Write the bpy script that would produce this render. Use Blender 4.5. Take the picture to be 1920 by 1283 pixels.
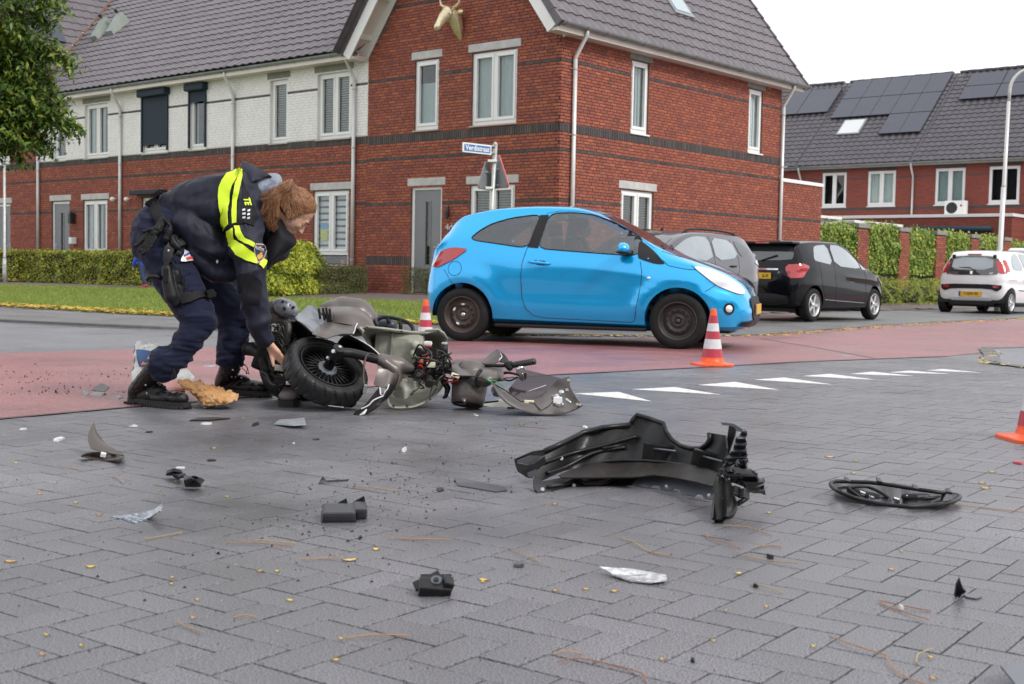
import bpy,bmesh,math,random
import numpy as np
from mathutils import Vector,Matrix
from mathutils.bvhtree import BVHTree
from mathutils import noise as mnoise
for o_ in list(bpy.data.objects):bpy.data.objects.remove(o_)
random.seed(7); rng=np.random.default_rng(7)
SC=bpy.context.scene
COL=SC.collection
PI=math.pi
# ---------------------------------------------------------------- camera
F_PX,PITCH,ROLL,CAM_H=2356.55,.05574655,-.01966618,.8
cr,sr,cp,sp=math.cos(ROLL),math.sin(ROLL),math.cos(PITCH),math.sin(PITCH)
RC=np.array([[1,0,0],[0,cp,sp],[0,-sp,cp]]) @ np.array([[cr,0,sr],[0,1,0],[-sr,0,cr]])
cam_d=bpy.data.cameras.new('camera'); cam=bpy.data.objects.new('camera',cam_d); COL.objects.link(cam)
cam_d.sensor_width=36; cam_d.lens=36*F_PX/1920; cam_d.clip_end=600; cam_d.clip_start=.05
r_,f_,u_=RC@np.array([1,0,0]),RC@np.array([0,1,0]),RC@np.array([0,0,1])
cam.matrix_world=Matrix(((r_[0],u_[0],-f_[0],0),(r_[1],u_[1],-f_[1],0),(r_[2],u_[2],-f_[2],CAM_H),(0,0,0,1)))
cam_d.dof.use_dof=True; cam_d.dof.focus_distance=6.6; cam_d.dof.aperture_fstop=7
SC.camera=cam
# ---------------------------------------------------------------- sky and sun (bright overcast)
SUN_EL,SUN_AZ=math.radians(42),math.radians(128)     # azimuth measured clockwise from +Y
W=bpy.data.worlds.new('World'); SC.world=W; W.use_nodes=True
nt=W.node_tree; bg=nt.nodes['Background']
sk=nt.nodes.new('ShaderNodeTexSky'); sk.sky_type='NISHITA'; sk.sun_disc=False
sk.sun_elevation=SUN_EL; sk.sun_rotation=SUN_AZ
sm=nt.nodes.new('ShaderNodeVectorMath'); sm.operation='SCALE'; sm.inputs[3].default_value=.1
mx=nt.nodes.new('ShaderNodeMix'); mx.data_type='RGBA'; mx.inputs[0].default_value=.88
nt.links.new(sk.outputs[0],sm.inputs[0]); nt.links.new(sm.outputs[0],mx.inputs[6])
mx.inputs[7].default_value=(1.0,1.01,1.04,1)
nt.links.new(mx.outputs[2],bg.inputs[0]); bg.inputs[1].default_value=.95
sun_d=bpy.data.lights.new('sun','SUN'); sun_d.energy=1.5; sun_d.angle=math.radians(12); sun_d.color=(1,.96,.9)
sun=bpy.data.objects.new('sun',sun_d); COL.objects.link(sun)
sd=Vector((math.sin(SUN_AZ)*math.cos(SUN_EL),math.cos(SUN_AZ)*math.cos(SUN_EL),math.sin(SUN_EL)))
sun.rotation_euler=sd.to_track_quat('Z','Y').to_euler(); sun.location=(20,-20,30)
SC.view_settings.view_transform='Standard'; SC.view_settings.look='None'
SC.view_settings.exposure=.55; SC.view_settings.gamma=1; SC.view_settings.use_curve_mapping=False
SC.render.engine='CYCLES'
# ---------------------------------------------------------------- helpers
def ray(u,v):return RC@np.array([(u-960)/F_PX,1,-(v-641.5)/F_PX])
def G(u,v,z=0.):
 r=ray(u,v); t=(z-CAM_H)/r[2]; return Vector((r[0]*t,r[1]*t,z))
def P(u,v,d):
 """world point seen at pixel (u, v) of the photograph, d metres in front of the camera"""
 r=ray(u,v); return Vector((r[0]*d,r[1]*d,CAM_H+r[2]*d))
def put(o,parent=None):
 COL.objects.link(o)
 if parent is not None:o.parent=parent
 return o
def mesh_of(name,V,F,mats,smooth=False,mi=None,rnd=None):
 me=bpy.data.meshes.new(name); me.from_pydata([tuple(v) for v in V],[],[tuple(f) for f in F])
 for m in (mats if isinstance(mats,(list,tuple)) else [mats]):me.materials.append(m)
 if mi is not None:me.polygons.foreach_set('material_index',list(mi))
 if smooth:me.polygons.foreach_set('use_smooth',[True]*len(me.polygons))
 if rnd is not None:
  at=me.attributes.new('rnd','FLOAT','FACE'); at.data.foreach_set('value',list(rnd))
 me.update(); return me
def obj(name,V,F,mats,parent=None,smooth=False,mi=None,rnd=None,kind=None,fix=False):
 me=mesh_of(name,V,F,mats,smooth,mi,rnd)
 if fix:
  bm=bmesh.new(); bm.from_mesh(me); bmesh.ops.recalc_face_normals(bm,faces=bm.faces); bm.to_mesh(me); bm.free()
 o=put(bpy.data.objects.new(name,me),parent)
 if kind:o['kind']=kind
 return o
def tag(o,label,cat,group=None):
 o['label']=label; o['category']=cat
 if group:o['group']=group
 return o
def thing(name,label,cat,loc=(0,0,0),rotz=0.,group=None):
 o=bpy.data.objects.new(name,None); COL.objects.link(o); o.location=loc; o.rotation_euler=(0,0,rotz)
 o.empty_display_size=.2
 return tag(o,label,cat,group)
def copy_tree(o,parent=None,pl=None):
 c=o.copy(); COL.objects.link(c)
 if parent is not None:c.parent=parent
 for ch in list(o.children):copy_tree(ch,c)
 return c
def autosmooth(o,ang=35):
 me=o.data
 me.polygons.foreach_set('use_smooth',[True]*len(me.polygons))
 bm=bmesh.new(); bm.from_mesh(me)
 for e in bm.edges:
  if len(e.link_faces) == 2:e.smooth=e.calc_face_angle(0) < math.radians(ang)
 bm.to_mesh(me); bm.free(); return o
class MB:
 """collects primitives into one mesh"""
 def __init__(s):s.V=[]; s.F=[]; s.M=[]; s.R=[]; s.m=0; s.r=0.; s.T=Matrix.Identity(4)
 def add(s,V,F,m=None):
  b=len(s.V); s.V += [s.T@Vector(v) for v in V]; s.F += [tuple(b+i for i in f) for f in F]
  s.M += [s.m if m is None else m]*len(F); s.R += [s.r]*len(F); return s
 def box(s,x0,x1,y0,y1,z0,z1,m=None):
  V=[(x0,y0,z0),(x1,y0,z0),(x1,y1,z0),(x0,y1,z0),(x0,y0,z1),(x1,y0,z1),(x1,y1,z1),(x0,y1,z1)]
  return s.add(V,[(0,3,2,1),(4,5,6,7),(0,1,5,4),(1,2,6,5),(2,3,7,6),(3,0,4,7)],m)
 def bbox(s,x0,x1,y0,y1,z0,z1,b=.01,m=None):
  """box with chamfered edges"""
  bm=bmesh.new(); bmesh.ops.create_cube(bm,size=1)
  for v in bm.verts:v.co=Vector(((x0+x1)/2+v.co.x*(x1-x0),(y0+y1)/2+v.co.y*(y1-y0),(z0+z1)/2+v.co.z*(z1-z0)))
  bmesh.ops.bevel(bm,geom=bm.edges[:],offset=b,segments=2,profile=.6,affect='EDGES')
  s.addbm(bm,m); return s
 def addbm(s,bm,m=None):
  bm.verts.index_update()
  s.add([v.co for v in bm.verts],[[v.index for v in f.verts] for f in bm.faces],m); bm.free(); return s
 def tube(s,pts,r,n=8,cap=True,m=None,flat=1.):
  pts=[Vector(p) for p in pts]; k=len(pts); rr=r if isinstance(r,(list,tuple)) else [r]*k
  V=[]; F=[]; up=Vector((0,0,1)); prev=None
  for i,p in enumerate(pts):
   d=(pts[min(i+1,k-1)]-pts[max(i-1,0)]); d=d.normalized() if d.length > 1e-9 else Vector((0,0,1))
   if prev is None:x=d.orthogonal().normalized() if abs(d.z) > .95 else d.cross(up).normalized()
   else:
    x=prev-d*prev.dot(d); x=x.normalized() if x.length > 1e-6 else d.orthogonal().normalized()
   prev=x; y=d.cross(x)
   V += [p+x*math.cos(2*PI*j/n)*rr[i]+y*math.sin(2*PI*j/n)*rr[i]*flat for j in range(n)]
  for i in range(k-1):
   for j in range(n):F.append((i*n+j,i*n+(j+1)%n,(i+1)*n+(j+1)%n,(i+1)*n+j))
  if cap:F.append(tuple(range(n))[::-1]); F.append(tuple((k-1)*n+j for j in range(n)))
  return s.add(V,F,m)
 def lathe(s,prof,n=24,axis='z',c=(0,0,0),m=None,closed=False):
  """prof: list of (radius, height); axis through c"""
  V=[]; F=[]; k=len(prof); c=Vector(c)
  for r,h in prof:
   for j in range(n):
    a_=2*PI*j/n; q=(r*math.cos(a_),r*math.sin(a_),h)
    if axis == 'y':q=(q[0],q[2],q[1])
    elif axis == 'x':q=(q[2],q[0],q[1])
    V.append(Vector(q)+c)
  kk=k if closed else k-1
  for i in range(kk):
   for j in range(n):F.append((i*n+j,i*n+(j+1)%n,((i+1)%k)*n+(j+1)%n,((i+1)%k)*n+j))
  return s.add(V,F,m)
 def prism(s,poly,z0,z1,axis='z',m=None):
  n=len(poly); V=[]
  for h in (z0,z1):
   for (p,q) in poly:
    V.append((p,q,h) if axis == 'z' else ((p,h,q) if axis == 'y' else (h,p,q)))
  return s.add(V,[tuple(range(n))[::-1],tuple(range(n,2*n))]+[(i,(i+1)%n,n+(i+1)%n,n+i) for i in range(n)],m)
 def ell(s,c,r,n=12,k=8,m=None,rot=None):
  V=[]; F=[]; c=Vector(c)
  for i in range(k+1):
   t=PI*i/k
   for j in range(n):
    q=Vector((r[0]*math.sin(t)*math.cos(2*PI*j/n),r[1]*math.sin(t)*math.sin(2*PI*j/n),r[2]*math.cos(t)))
    if rot is not None:q=rot@q
    V.append(c+q)
  for i in range(k):
   for j in range(n):F.append((i*n+j,(i+1)*n+j,(i+1)*n+(j+1)%n,i*n+(j+1)%n))
  return s.add(V,F,m)
 def build(s,name,mats,parent=None,smooth=False,kind=None,fix=True,rnd=False,ang=None):
  o=obj(name,s.V,s.F,mats,parent,smooth,s.M,s.R if rnd else None,kind,fix)
  if ang:autosmooth(o,ang)
  return o
def grid(fn,nu,nv,thick=0.,name='panel',mats=None,parent=None,closed_u=False,smooth=True):
 """surface fn(u,v) -> point for u,v in 0..1; thick gives it two skins and a rim"""
 Pn=[[Vector(fn(i/(nu-1),j/(nv-1))) for j in range(nv)] for i in range(nu)]
 V=[p for r in Pn for p in r]; F=[]
 for i in range(nu-1):
  for j in range(nv-1):F.append((i*nv+j,(i+1)*nv+j,(i+1)*nv+j+1,i*nv+j+1))
 o=obj(name,V,F,mats,parent,smooth)
 if thick:
  bm=bmesh.new(); bm.from_mesh(o.data); bmesh.ops.recalc_face_normals(bm,faces=bm.faces)
  bmesh.ops.solidify(bm,geom=bm.faces[:],thickness=thick)
  for e in bm.edges:
   if len(e.link_faces) == 2 and e.calc_face_angle(0) > .7:e.smooth=False
  bm.to_mesh(o.data); bm.free()
  o.data.polygons.foreach_set('use_smooth',[smooth]*len(o.data.polygons))
 return o
# ---------------------------------------------------------------- materials
def N(nt,t,**k):
 n=nt.nodes.new('ShaderNode'+t)
 for a_,b_ in k.items():setattr(n,a_,b_)
 return n
def mat(name,col,rough=.5,metal=0.,var=.12,vscale=3.,bump=0.,bscale=60.,coat=0.,rand=0.,ramp=None,spec=.5,
  rvar=0.,alpha=1.,trans=0.,fine=0.,fscale=400.,emis=None,aniso=None,sheen=0.,bdist=.01,dirt=None):
 """principled with noise-modulated colour and roughness; ramp = list of colours picked per piece"""
 m=bpy.data.materials.new(name); m.use_nodes=True; nt=m.node_tree; L=nt.links.new
 b=nt.nodes['Principled BSDF']; tc=N(nt,'TexCoord')
 co=tc.outputs['Object']
 if ramp or rand:
  at=N(nt,'Attribute',attribute_name='rnd'); oi=N(nt,'ObjectInfo'); ad=N(nt,'Math',operation='ADD')
  fr=N(nt,'Math',operation='FRACT'); L(at.outputs['Fac'],ad.inputs[0]); L(oi.outputs['Random'],ad.inputs[1]); L(ad.outputs[0],fr.inputs[0])
  rv=fr.outputs[0]
 if ramp:
  cr_=N(nt,'ValToRGB'); cr_.color_ramp.interpolation='LINEAR'; E_=cr_.color_ramp.elements
  while len(E_) < len(ramp):E_.new(.5)
  for i,c in enumerate(ramp):E_[i].position=i/(len(ramp)-1); E_[i].color=(*c,1)
  L(rv,cr_.inputs[0]); base=cr_.outputs[0]
 else:
  rg=N(nt,'RGB'); rg.outputs[0].default_value=(*col,1); base=rg.outputs[0]
 nz=N(nt,'TexNoise'); nz.inputs['Scale'].default_value=vscale; nz.inputs['Detail'].default_value=5; L(co,nz.inputs['Vector'])
 mr=N(nt,'MapRange'); mr.inputs[1].default_value=.3; mr.inputs[2].default_value=.7
 mr.inputs[3].default_value=1-var; mr.inputs[4].default_value=1+var; L(nz.outputs[0],mr.inputs[0]); fac=mr.outputs[0]
 if rand:
  m2=N(nt,'MapRange'); m2.inputs[3].default_value=1-rand; m2.inputs[4].default_value=1+rand; L(rv,m2.inputs[0])
  mm=N(nt,'Math',operation='MULTIPLY'); L(fac,mm.inputs[0]); L(m2.outputs[0],mm.inputs[1]); fac=mm.outputs[0]
 if fine:
  n3=N(nt,'TexNoise'); n3.inputs['Scale'].default_value=fscale; n3.inputs['Detail'].default_value=2; L(co,n3.inputs['Vector'])
  m3=N(nt,'MapRange'); m3.inputs[1].default_value=.33; m3.inputs[2].default_value=.67; m3.inputs[3].default_value=1-fine; m3.inputs[4].default_value=1+fine
  L(n3.outputs[0],m3.inputs[0]); mm=N(nt,'Math',operation='MULTIPLY'); L(fac,mm.inputs[0]); L(m3.outputs[0],mm.inputs[1]); fac=mm.outputs[0]
 vm=N(nt,'VectorMath',operation='SCALE'); L(base,vm.inputs[0]); L(fac,vm.inputs[3]); colout=vm.outputs[0]
 if dirt:# (colour, scale, low, high)
  nd=N(nt,'TexNoise'); nd.inputs['Scale'].default_value=dirt[1]; nd.inputs['Detail'].default_value=8; nd.inputs['Roughness'].default_value=.65; L(co,nd.inputs['Vector'])
  md=N(nt,'MapRange'); md.inputs[1].default_value=dirt[2]; md.inputs[2].default_value=dirt[3]; L(nd.outputs[0],md.inputs[0])
  mxd=N(nt,'Mix',data_type='RGBA'); L(md.outputs[0],mxd.inputs[0]); L(colout,mxd.inputs[6]); mxd.inputs[7].default_value=(*dirt[0],1); colout=mxd.outputs[2]
 L(colout,b.inputs['Base Color'])
 b.inputs['Metallic'].default_value=metal; b.inputs['Specular IOR Level'].default_value=spec
 b.inputs['Coat Weight'].default_value=coat; b.inputs['Coat Roughness'].default_value=.04
 b.inputs['Transmission Weight'].default_value=trans; b.inputs['Alpha'].default_value=alpha
 if sheen:b.inputs['Sheen Weight'].default_value=sheen
 if rvar:
  n4=N(nt,'TexNoise'); n4.inputs['Scale'].default_value=vscale*.6; n4.inputs['Detail'].default_value=4; L(co,n4.inputs['Vector'])
  m4=N(nt,'MapRange'); m4.inputs[1].default_value=.35; m4.inputs[2].default_value=.65
  m4.inputs[3].default_value=max(.02,rough-rvar); m4.inputs[4].default_value=min(1,rough+rvar); L(n4.outputs[0],m4.inputs[0]); L(m4.outputs[0],b.inputs['Roughness'])
 else:b.inputs['Roughness'].default_value=rough
 if bump:
  n5=N(nt,'TexNoise'); n5.inputs['Scale'].default_value=bscale; n5.inputs['Detail'].default_value=4; L(co,n5.inputs['Vector'])
  bp=N(nt,'Bump'); bp.inputs['Strength'].default_value=bump; bp.inputs['Distance'].default_value=bdist
  L(n5.outputs[0],bp.inputs['Height']); L(bp.outputs[0],b.inputs['Normal'])
 if emis:b.inputs['Emission Color'].default_value=(*emis[0],1); b.inputs['Emission Strength'].default_value=emis[1]
 return m
def glass(name,tint=(.75,.8,.8),body=.25,rough=.02):
 m=bpy.data.materials.new(name); m.use_nodes=True; nt=m.node_tree; L=nt.links.new
 for n in list(nt.nodes):
  if n.type != 'OUTPUT_MATERIAL':nt.nodes.remove(n)
 out=nt.nodes['Material Output']; tr=N(nt,'BsdfTransparent'); tr.inputs[0].default_value=(*tint,1)
 gl=N(nt,'BsdfGlossy'); gl.inputs['Roughness'].default_value=rough; gl.inputs[0].default_value=(.9,.9,.9,1)
 lw=N(nt,'LayerWeight'); lw.inputs[0].default_value=.5; pw=N(nt,'Math',operation='POWER'); pw.inputs[1].default_value=4.5; L(lw.outputs['Facing'],pw.inputs[0])
 mr=N(nt,'MapRange'); mr.inputs[3].default_value=body; mr.inputs[4].default_value=1; L(pw.outputs[0],mr.inputs[0])
 mx=N(nt,'MixShader'); L(mr.outputs[0],mx.inputs[0]); L(tr.outputs[0],mx.inputs[1]); L(gl.outputs[0],mx.inputs[2]); L(mx.outputs[0],out.inputs[0])
 return m
BR=[(.26,.074,.050),(.34,.092,.054),(.28,.077,.052),(.38,.105,.056),(.29,.080,.052),(.22,.069,.053),(.36,.098,.055),(.27,.074,.050),(.42,.128,.062),(.31,.086,.052)]
M=dict(
 brick=mat('brick_red',(.3,.06,.04),.85,ramp=BR,var=.16,vscale=9,bump=.4,bscale=90),
 brick_dark=mat('brick_dark',(.05,.045,.045),.8,ramp=[(.055,.048,.048),(.08,.068,.063),(.065,.056,.056),(.11,.09,.078),(.07,.06,.058)],bump=.3,bscale=90),
 brick_white=mat('brick_painted_white',(.84,.82,.79),.7,rand=.015,var=.03,bump=.3,bscale=60),
 mortar=mat('mortar_dark',(.135,.080,.068),.95,var=.2,bump=.3),
 mortar_white=mat('mortar_white',(.74,.72,.69),.9,var=.05),
 lintel=mat('concrete_lintel',(.50,.49,.47),.85,var=.14,vscale=5,bump=.3,bscale=80,fine=.1,fscale=120),
 lintel_dark=mat('concrete_lintel_weathered',(.25,.24,.21),.85,var=.14,vscale=5,bump=.3),
 frame=mat('window_frame_white',(.8,.8,.78),.35,var=.03),
 board=mat('painted_board_white',(.8,.79,.77),.45,var=.04),
 soffit=mat('soffit_cream',(.66,.60,.54),.6,var=.06),
 sill=mat('stone_sill',(.45,.40,.33),.8,var=.1),
 zinc=mat('zinc',(.30,.32,.32),.4,.6,var=.15,vscale=4,rvar=.1),
 pipe=mat('downpipe_grey',(.62,.62,.60),.4,.25,var=.08,vscale=3),
 tile=mat('roof_tile',(.115,.10,.11),.42,rand=.12,var=.1,vscale=4,bump=.2,bscale=40,spec=.5),
 tile_far=mat('roof_tile_dark',(.07,.063,.074),.42,rand=.12,var=.1,vscale=4,spec=.5),
 glass=glass('window_glass',(.90,.93,.93),.06),
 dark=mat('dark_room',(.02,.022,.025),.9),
 curtain=mat('curtain_grey_green',(.36,.43,.42),.9,var=.06,vscale=6),
 curtain_l=mat('curtain_pale',(.60,.66,.63),.9,var=.06,vscale=6),
 blind=mat('blind_slat',(.40,.44,.40),.6,var=.05),
 blind_l=mat('blind_slat_pale',(.62,.66,.68),.6,var=.05),
 door=mat('door_grey',(.20,.205,.215),.45,var=.04),
 shutter=mat('roller_shutter_navy',(.020,.033,.050),.6,spec=.25,var=.05),
 black=mat('black_plastic',(.02,.02,.02),.4),
 gold=mat('gold_paint',(.72,.62,.40),.34,.7,var=.15,vscale=14,bump=.3,bscale=40),
 solar=mat('solar_cell',(.035,.04,.062),.14,.1,var=.08,spec=.8),
 solar_rim=mat('solar_rim',(.05,.05,.055),.4,.5),
 galv=mat('galvanised_steel',(.48,.49,.47),.45,.5,var=.12,vscale=10),
)
def text_mesh(s,size,name,m,parent,Mx,ext=.002,align='CENTER',bold=0.,space=1.):
 c=bpy.data.curves.new(name,'FONT'); c.body=s; c.size=size; c.extrude=ext; c.align_x=align; c.align_y='CENTER'; c.offset=bold; c.space_character=space; c.resolution_u=3
 o=bpy.data.objects.new(name,c); COL.objects.link(o); dg=bpy.context.evaluated_depsgraph_get(); me=bpy.data.meshes.new_from_object(o.evaluated_get(dg))
 bpy.data.objects.remove(o); bpy.data.curves.remove(c)
 me.materials.clear(); me.materials.append(m); q=put(bpy.data.objects.new(name,me),parent); q.matrix_basis=Mx; return q
# ---------------------------------------------------------------- ground, roads, pavement
def in_poly(x,y,poly):
 c=False; n=len(poly)
 for i in range(n):
  x1,y1=poly[i]; x2,y2=poly[(i+1)%n]
  if (y1 > y) != (y2 > y) and x < (x2-x1)*(y-y1)/(y2-y1)+x1:c=not c
 return c
def sheet(name,poly,z,m,kind='structure',depth=.0):
 bm=bmesh.new(); zf=z if callable(z) else (lambda x,y:z)
 vs=[bm.verts.new((x,y,zf(x,y))) for x,y in poly]; f=bm.faces.new(vs)
 if f.normal.z < 0:f.normal_flip()
 if depth:
  r=bmesh.ops.extrude_face_region(bm,geom=[f])
  for v in [g for g in r['geom'] if isinstance(g,bmesh.types.BMVert)]:v.co.z -= depth
 bmesh.ops.triangulate(bm,faces=bm.faces[:]); bmesh.ops.recalc_face_normals(bm,faces=bm.faces)
 me=bpy.data.meshes.new(name); bm.to_mesh(me); bm.free(); me.materials.append(m)
 o=put(bpy.data.objects.new(name,me)); o['kind']=kind; return o
mt_paver=mat('paver_grey',(.124,.120,.130),.43,rand=.09,var=.20,vscale=.8,fine=.95,fscale=230,bump=.10,bscale=260,rvar=.12,spec=.55,bdist=.004)
mt_bed=mat('joint_sand',(.028,.027,.026),.8,var=.3,vscale=30,bump=.4,bscale=200)
mt_red=mat('red_asphalt',(.27,.120,.122),.42,var=.10,vscale=.9,fine=.50,fscale=120,bump=.6,bscale=170,rvar=.10,spec=.5,bdist=.005)
mt_asph=mat('grey_asphalt',(.165,.167,.18),.40,var=.12,vscale=.8,fine=.25,fscale=120,bump=.5,bscale=160,rvar=.14,spec=.5,bdist=.005)
mt_pave=mat('pavement_slabs',(.145,.143,.145),.5,var=.14,vscale=1.2,fine=.2,fscale=60,bump=.3,rvar=.14)
mt_path=mat('brown_brick_path',(.14,.112,.105),.7,var=.12,vscale=2,fine=.2,fscale=40)
mt_grass=mat('grass_soil',(.13,.19,.03),.9,var=.25,vscale=1.3,fine=.3,fscale=30,bump=.6,bscale=40,dirt=((.13,.12,.05),.7,.55,.8))
mt_paint=mat('road_paint_white',(.66,.66,.64),.5,var=.10,vscale=12,fine=.12,fscale=150,dirt=((.22,.22,.23),16,.56,.72))
mt_kerb=mat('kerb_concrete',(.13,.13,.13),.6,rand=.1,var=.15,vscale=6,fine=.15,fscale=90)
mt_puddle=mat('standing_water',(.015,.016,.016),.03,spec=.6)
def damp(m,sc,lo,hi,rlo,rhi):
 """broad damp and drier patches, laid out in world space"""
 nt=m.node_tree; L=nt.links.new; b=nt.nodes['Principled BSDF']; g=N(nt,'NewGeometry'); z=N(nt,'TexNoise'); z.inputs['Scale'].default_value=sc; z.inputs['Detail'].default_value=7; z.inputs['Roughness'].default_value=.62
 L(g.outputs['Position'],z.inputs['Vector']); a=N(nt,'MapRange'); a.inputs[1].default_value=.36; a.inputs[2].default_value=.64; a.inputs[3].default_value=lo; a.inputs[4].default_value=hi; L(z.outputs[0],a.inputs[0])
 v=N(nt,'VectorMath',operation='SCALE'); L(b.inputs['Base Color'].links[0].from_socket,v.inputs[0]); L(a.outputs[0],v.inputs[3]); L(v.outputs[0],b.inputs['Base Color'])
 r=N(nt,'MapRange'); r.inputs[1].default_value=.38; r.inputs[2].default_value=.62; r.inputs[3].default_value=rlo; r.inputs[4].default_value=rhi; L(z.outputs[0],r.inputs[0]); L(r.outputs[0],b.inputs['Roughness'])
damp(mt_paver,.55,.74,1.26,.30,.52); damp(mt_red,.8,.84,1.14,.32,.54); damp(mt_asph,.5,.86,1.14,.26,.5); damp(mt_pave,.6,.82,1.16,.35,.6)
mt_far=mat('distant_ground',(.12,.12,.115),.8)
sheet('ground',[(-150,-60),(150,-60),(150,260),(-150,260)],-.03,mt_far)
RED_LOW=[(-14,-7.2),(-8,-1.0),(-4.6,3.9),(-2.592,6.347),(-2.136,6.982),(-.9,8.55),(.382,9.845),(1.543,10.798),(2.751,11.9),(4.57,13.182),(6.197,15.191),(9.5,19.6),(22,35),(60,82)]
RED_TOP=[(-20,1),(-9,7.2),(-4.472,10.958),(-3.554,11.777),(-.721,14.135),(.9,15.15),(2.36,16.20),(3.30,16.93),(6.22,21.3),(11.08,27.3),(55,84)]
GUT=[(-30,26.5),(-12,19.2),(-6.879,16.857),(-4.41,15.716),(-3.047,15.577),(-1.06,15.564),(.267,15.818),(2.361,16.354),(3.319,16.998),(6.245,21.338),(11.114,27.309),(55.2,84.3)]
PAV=[(-7.5,-1.2)]+RED_LOW[2:11]+[(6.0,14.6),(5.6,13.0),(4.9,11.7),(5.4,9),(6,4),(5,-1.2)]
sheet('road',[(-60,-10),(-20,1)]+RED_TOP[1:8]+GUT[:9][::-1]+[(-60,40)],-.004,mt_asph)
sheet('cycle_road',RED_LOW+RED_TOP[::-1],.004,mt_red)
sheet('paver_bed',PAV,-.012,mt_bed)
sheet('pavement',GUT+[(60,140),(-90,140)],.022,mt_pave)
# ground beside the right-hand corner
sheet('side_pavement',[(6.3,15.1),(5.62,14.7),(5.2,13.4),(4.75,12.2),(5.0,11.2),(7.2,9),(14,4),(40,30),(60.5,81),(22.4,35),(9.7,19.5)],.014,mt_asph)
kc=random.Random(5)
def kerb(name,pts,w,h,step=.9,base=-.02,label=None):
 """a run of single kerb stones; each stone its own piece"""
 root=thing('kerb',label,'kerb',(pts[0][0],pts[0][1],0)); k=0
 for (x0,y0),(x1,y1) in zip(pts[:-1],pts[1:]):
  L_=math.hypot(x1-x0,y1-y0); n=max(1,round(L_/step)); dx,dy=(x1-x0)/L_,(y1-y0)/L_
  for i in range(n):
   if k >= 300:break
   a0,a1=i*L_/n+.004,(i+1)*L_/n-.004; b=MB(); zj=kc.uniform(-.003,.003)
   b.T=Matrix(((dx,-dy,0,x0-pts[0][0]),(dy,dx,0,y0-pts[0][1]),(0,0,1,0),(0,0,0,1)))
   b.box(a0,a1,0,w,base,h-.012+zj).add([(a0,0.0,h-.012+zj),(a1,0,h-.012+zj),(a1,w,h-.012+zj),(a0,w,h-.012+zj),(a0+.008,.01,h+zj),(a1-.008,.01,h+zj),(a1-.008,w-.01,h+zj),(a0+.008,w-.01,h+zj)],
    [(4,5,6,7),(0,1,5,4),(1,2,6,5),(2,3,7,6),(3,0,4,7)])
   b.build('kerb_stone',mt_kerb,root); k += 1
 return root
kerb('kerb',GUT[1:11],.14,.032,label='low grey kerb along the far side of the wet road')
kerb('kerb',[(9.6,19.45),(6.3,15.1),(5.62,14.7),(5.2,13.4),(4.75,12.2),(5.0,11.2),(7.2,9)],-.14,.016,label='rounded kerb of the pavement corner at the right edge')
# standing water in the gutter
for pts,w in (([(-11.5,18.9),(-6.9,16.78),(-4.6,15.70)],.09),([(-4.6,15.70),(-3.4,15.50),(-1.1,15.47),(.2,15.7)],.07)):
 V=[]; F=[]
 for i,(x,y) in enumerate(pts):V += [(x,y-.07,.008),(x,y-.07-w*kc.uniform(.7,1.3),.008)]
 for i in range(len(pts)-1):F.append((2*i,2*i+1,2*i+3,2*i+2))
 o=obj('puddle',V,F,mt_puddle,kind='structure')
# herringbone pavers, every one a block with chamfered edges
def herring():
 ang=math.radians(-36); ux,uy=math.cos(ang),math.sin(ang); vx,vy=-uy,ux
 Wd=.108; out=[]
 for i in range(-130,131):
  for j in range(-130,131):
   # 2x1 herringbone: horizontal block where (i+j)%4==0, vertical where (i-j)... %4==2
   k=(i-j) % 4
   if k == 0:c0,c1=(i,j),(i+2,j+1)
   elif k == 3:c0,c1=(i,j),(i+1,j+2)
   else:continue
   out.append((c0[0]*Wd,c0[1]*Wd,c1[0]*Wd,c1[1]*Wd))
 res=[]
 for (a0,b0,a1,b1) in out:
  ca,cb=(a0+a1)/2,(b0+b1)/2; x=ca*ux+cb*vx; y=ca*uy+cb*vy+5.6
  if y < 1.7 or abs(x) > .46*y+.5:continue
  if in_poly(x,y,PAV) or in_poly(x+.13,y-.11,PAV):res.append((x,y,a1-a0 > b1-b0))
 return res,ang
pv,ang=herring()
pv.sort(key=lambda p:p[0]**2*.3+p[1]**2)
def paver_mesh():
 b=MB(); g=.0022; c=.0010; L_,w_=.216/2-g,.108/2-g
 V=[(-L_,-w_,-.02),(L_,-w_,-.02),(L_,w_,-.02),(-L_,w_,-.02),(-L_,-w_,-c),(L_,-w_,-c),(L_,w_,-c),(-L_,w_,-c),(-L_+c,-w_+c,0),(L_-c,-w_+c,0),(L_-c,w_-c,0),(-L_+c,w_-c,0)]
 F=[(8,9,10,11),(4,5,9,8),(5,6,10,9),(6,7,11,10),(7,4,8,11),(0,1,5,4),(1,2,6,5),(2,3,7,6),(3,0,4,7)]
 return V,F
PV,PF=paver_mesh(); pme=mesh_of('paver',PV,PF,mt_paver)
pav_root=bpy.data.objects.new('paved_street',None); COL.objects.link(pav_root); pav_root['kind']='structure'
PVn=np.array(PV); V=[]; F=[]; R=[]
for i,(x,y,h) in enumerate(pv):
 th=ang+(0 if h else PI/2)+kc.gauss(0,.004); tx,ty=kc.gauss(0,.0018),kc.gauss(0,.0018); dz=kc.uniform(-.001,.001)
 if i < 300:
  o=bpy.data.objects.new('paver',pme); put(o,pav_root); o.location=(x,y,dz); o.rotation_euler=(tx,ty,th)
 else:
  c_,s_=math.cos(th),math.sin(th); b0=len(V)
  Q=PVn.copy(); X=Q[:,0]*c_-Q[:,1]*s_+x; Y=Q[:,0]*s_+Q[:,1]*c_+y; Z=Q[:,2]+dz+Q[:,0]*ty+Q[:,1]*tx
  V += list(zip(X,Y,Z)); F += [tuple(b0+k for k in f) for f in PF]; R += [kc.random()]*len(PF)
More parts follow.
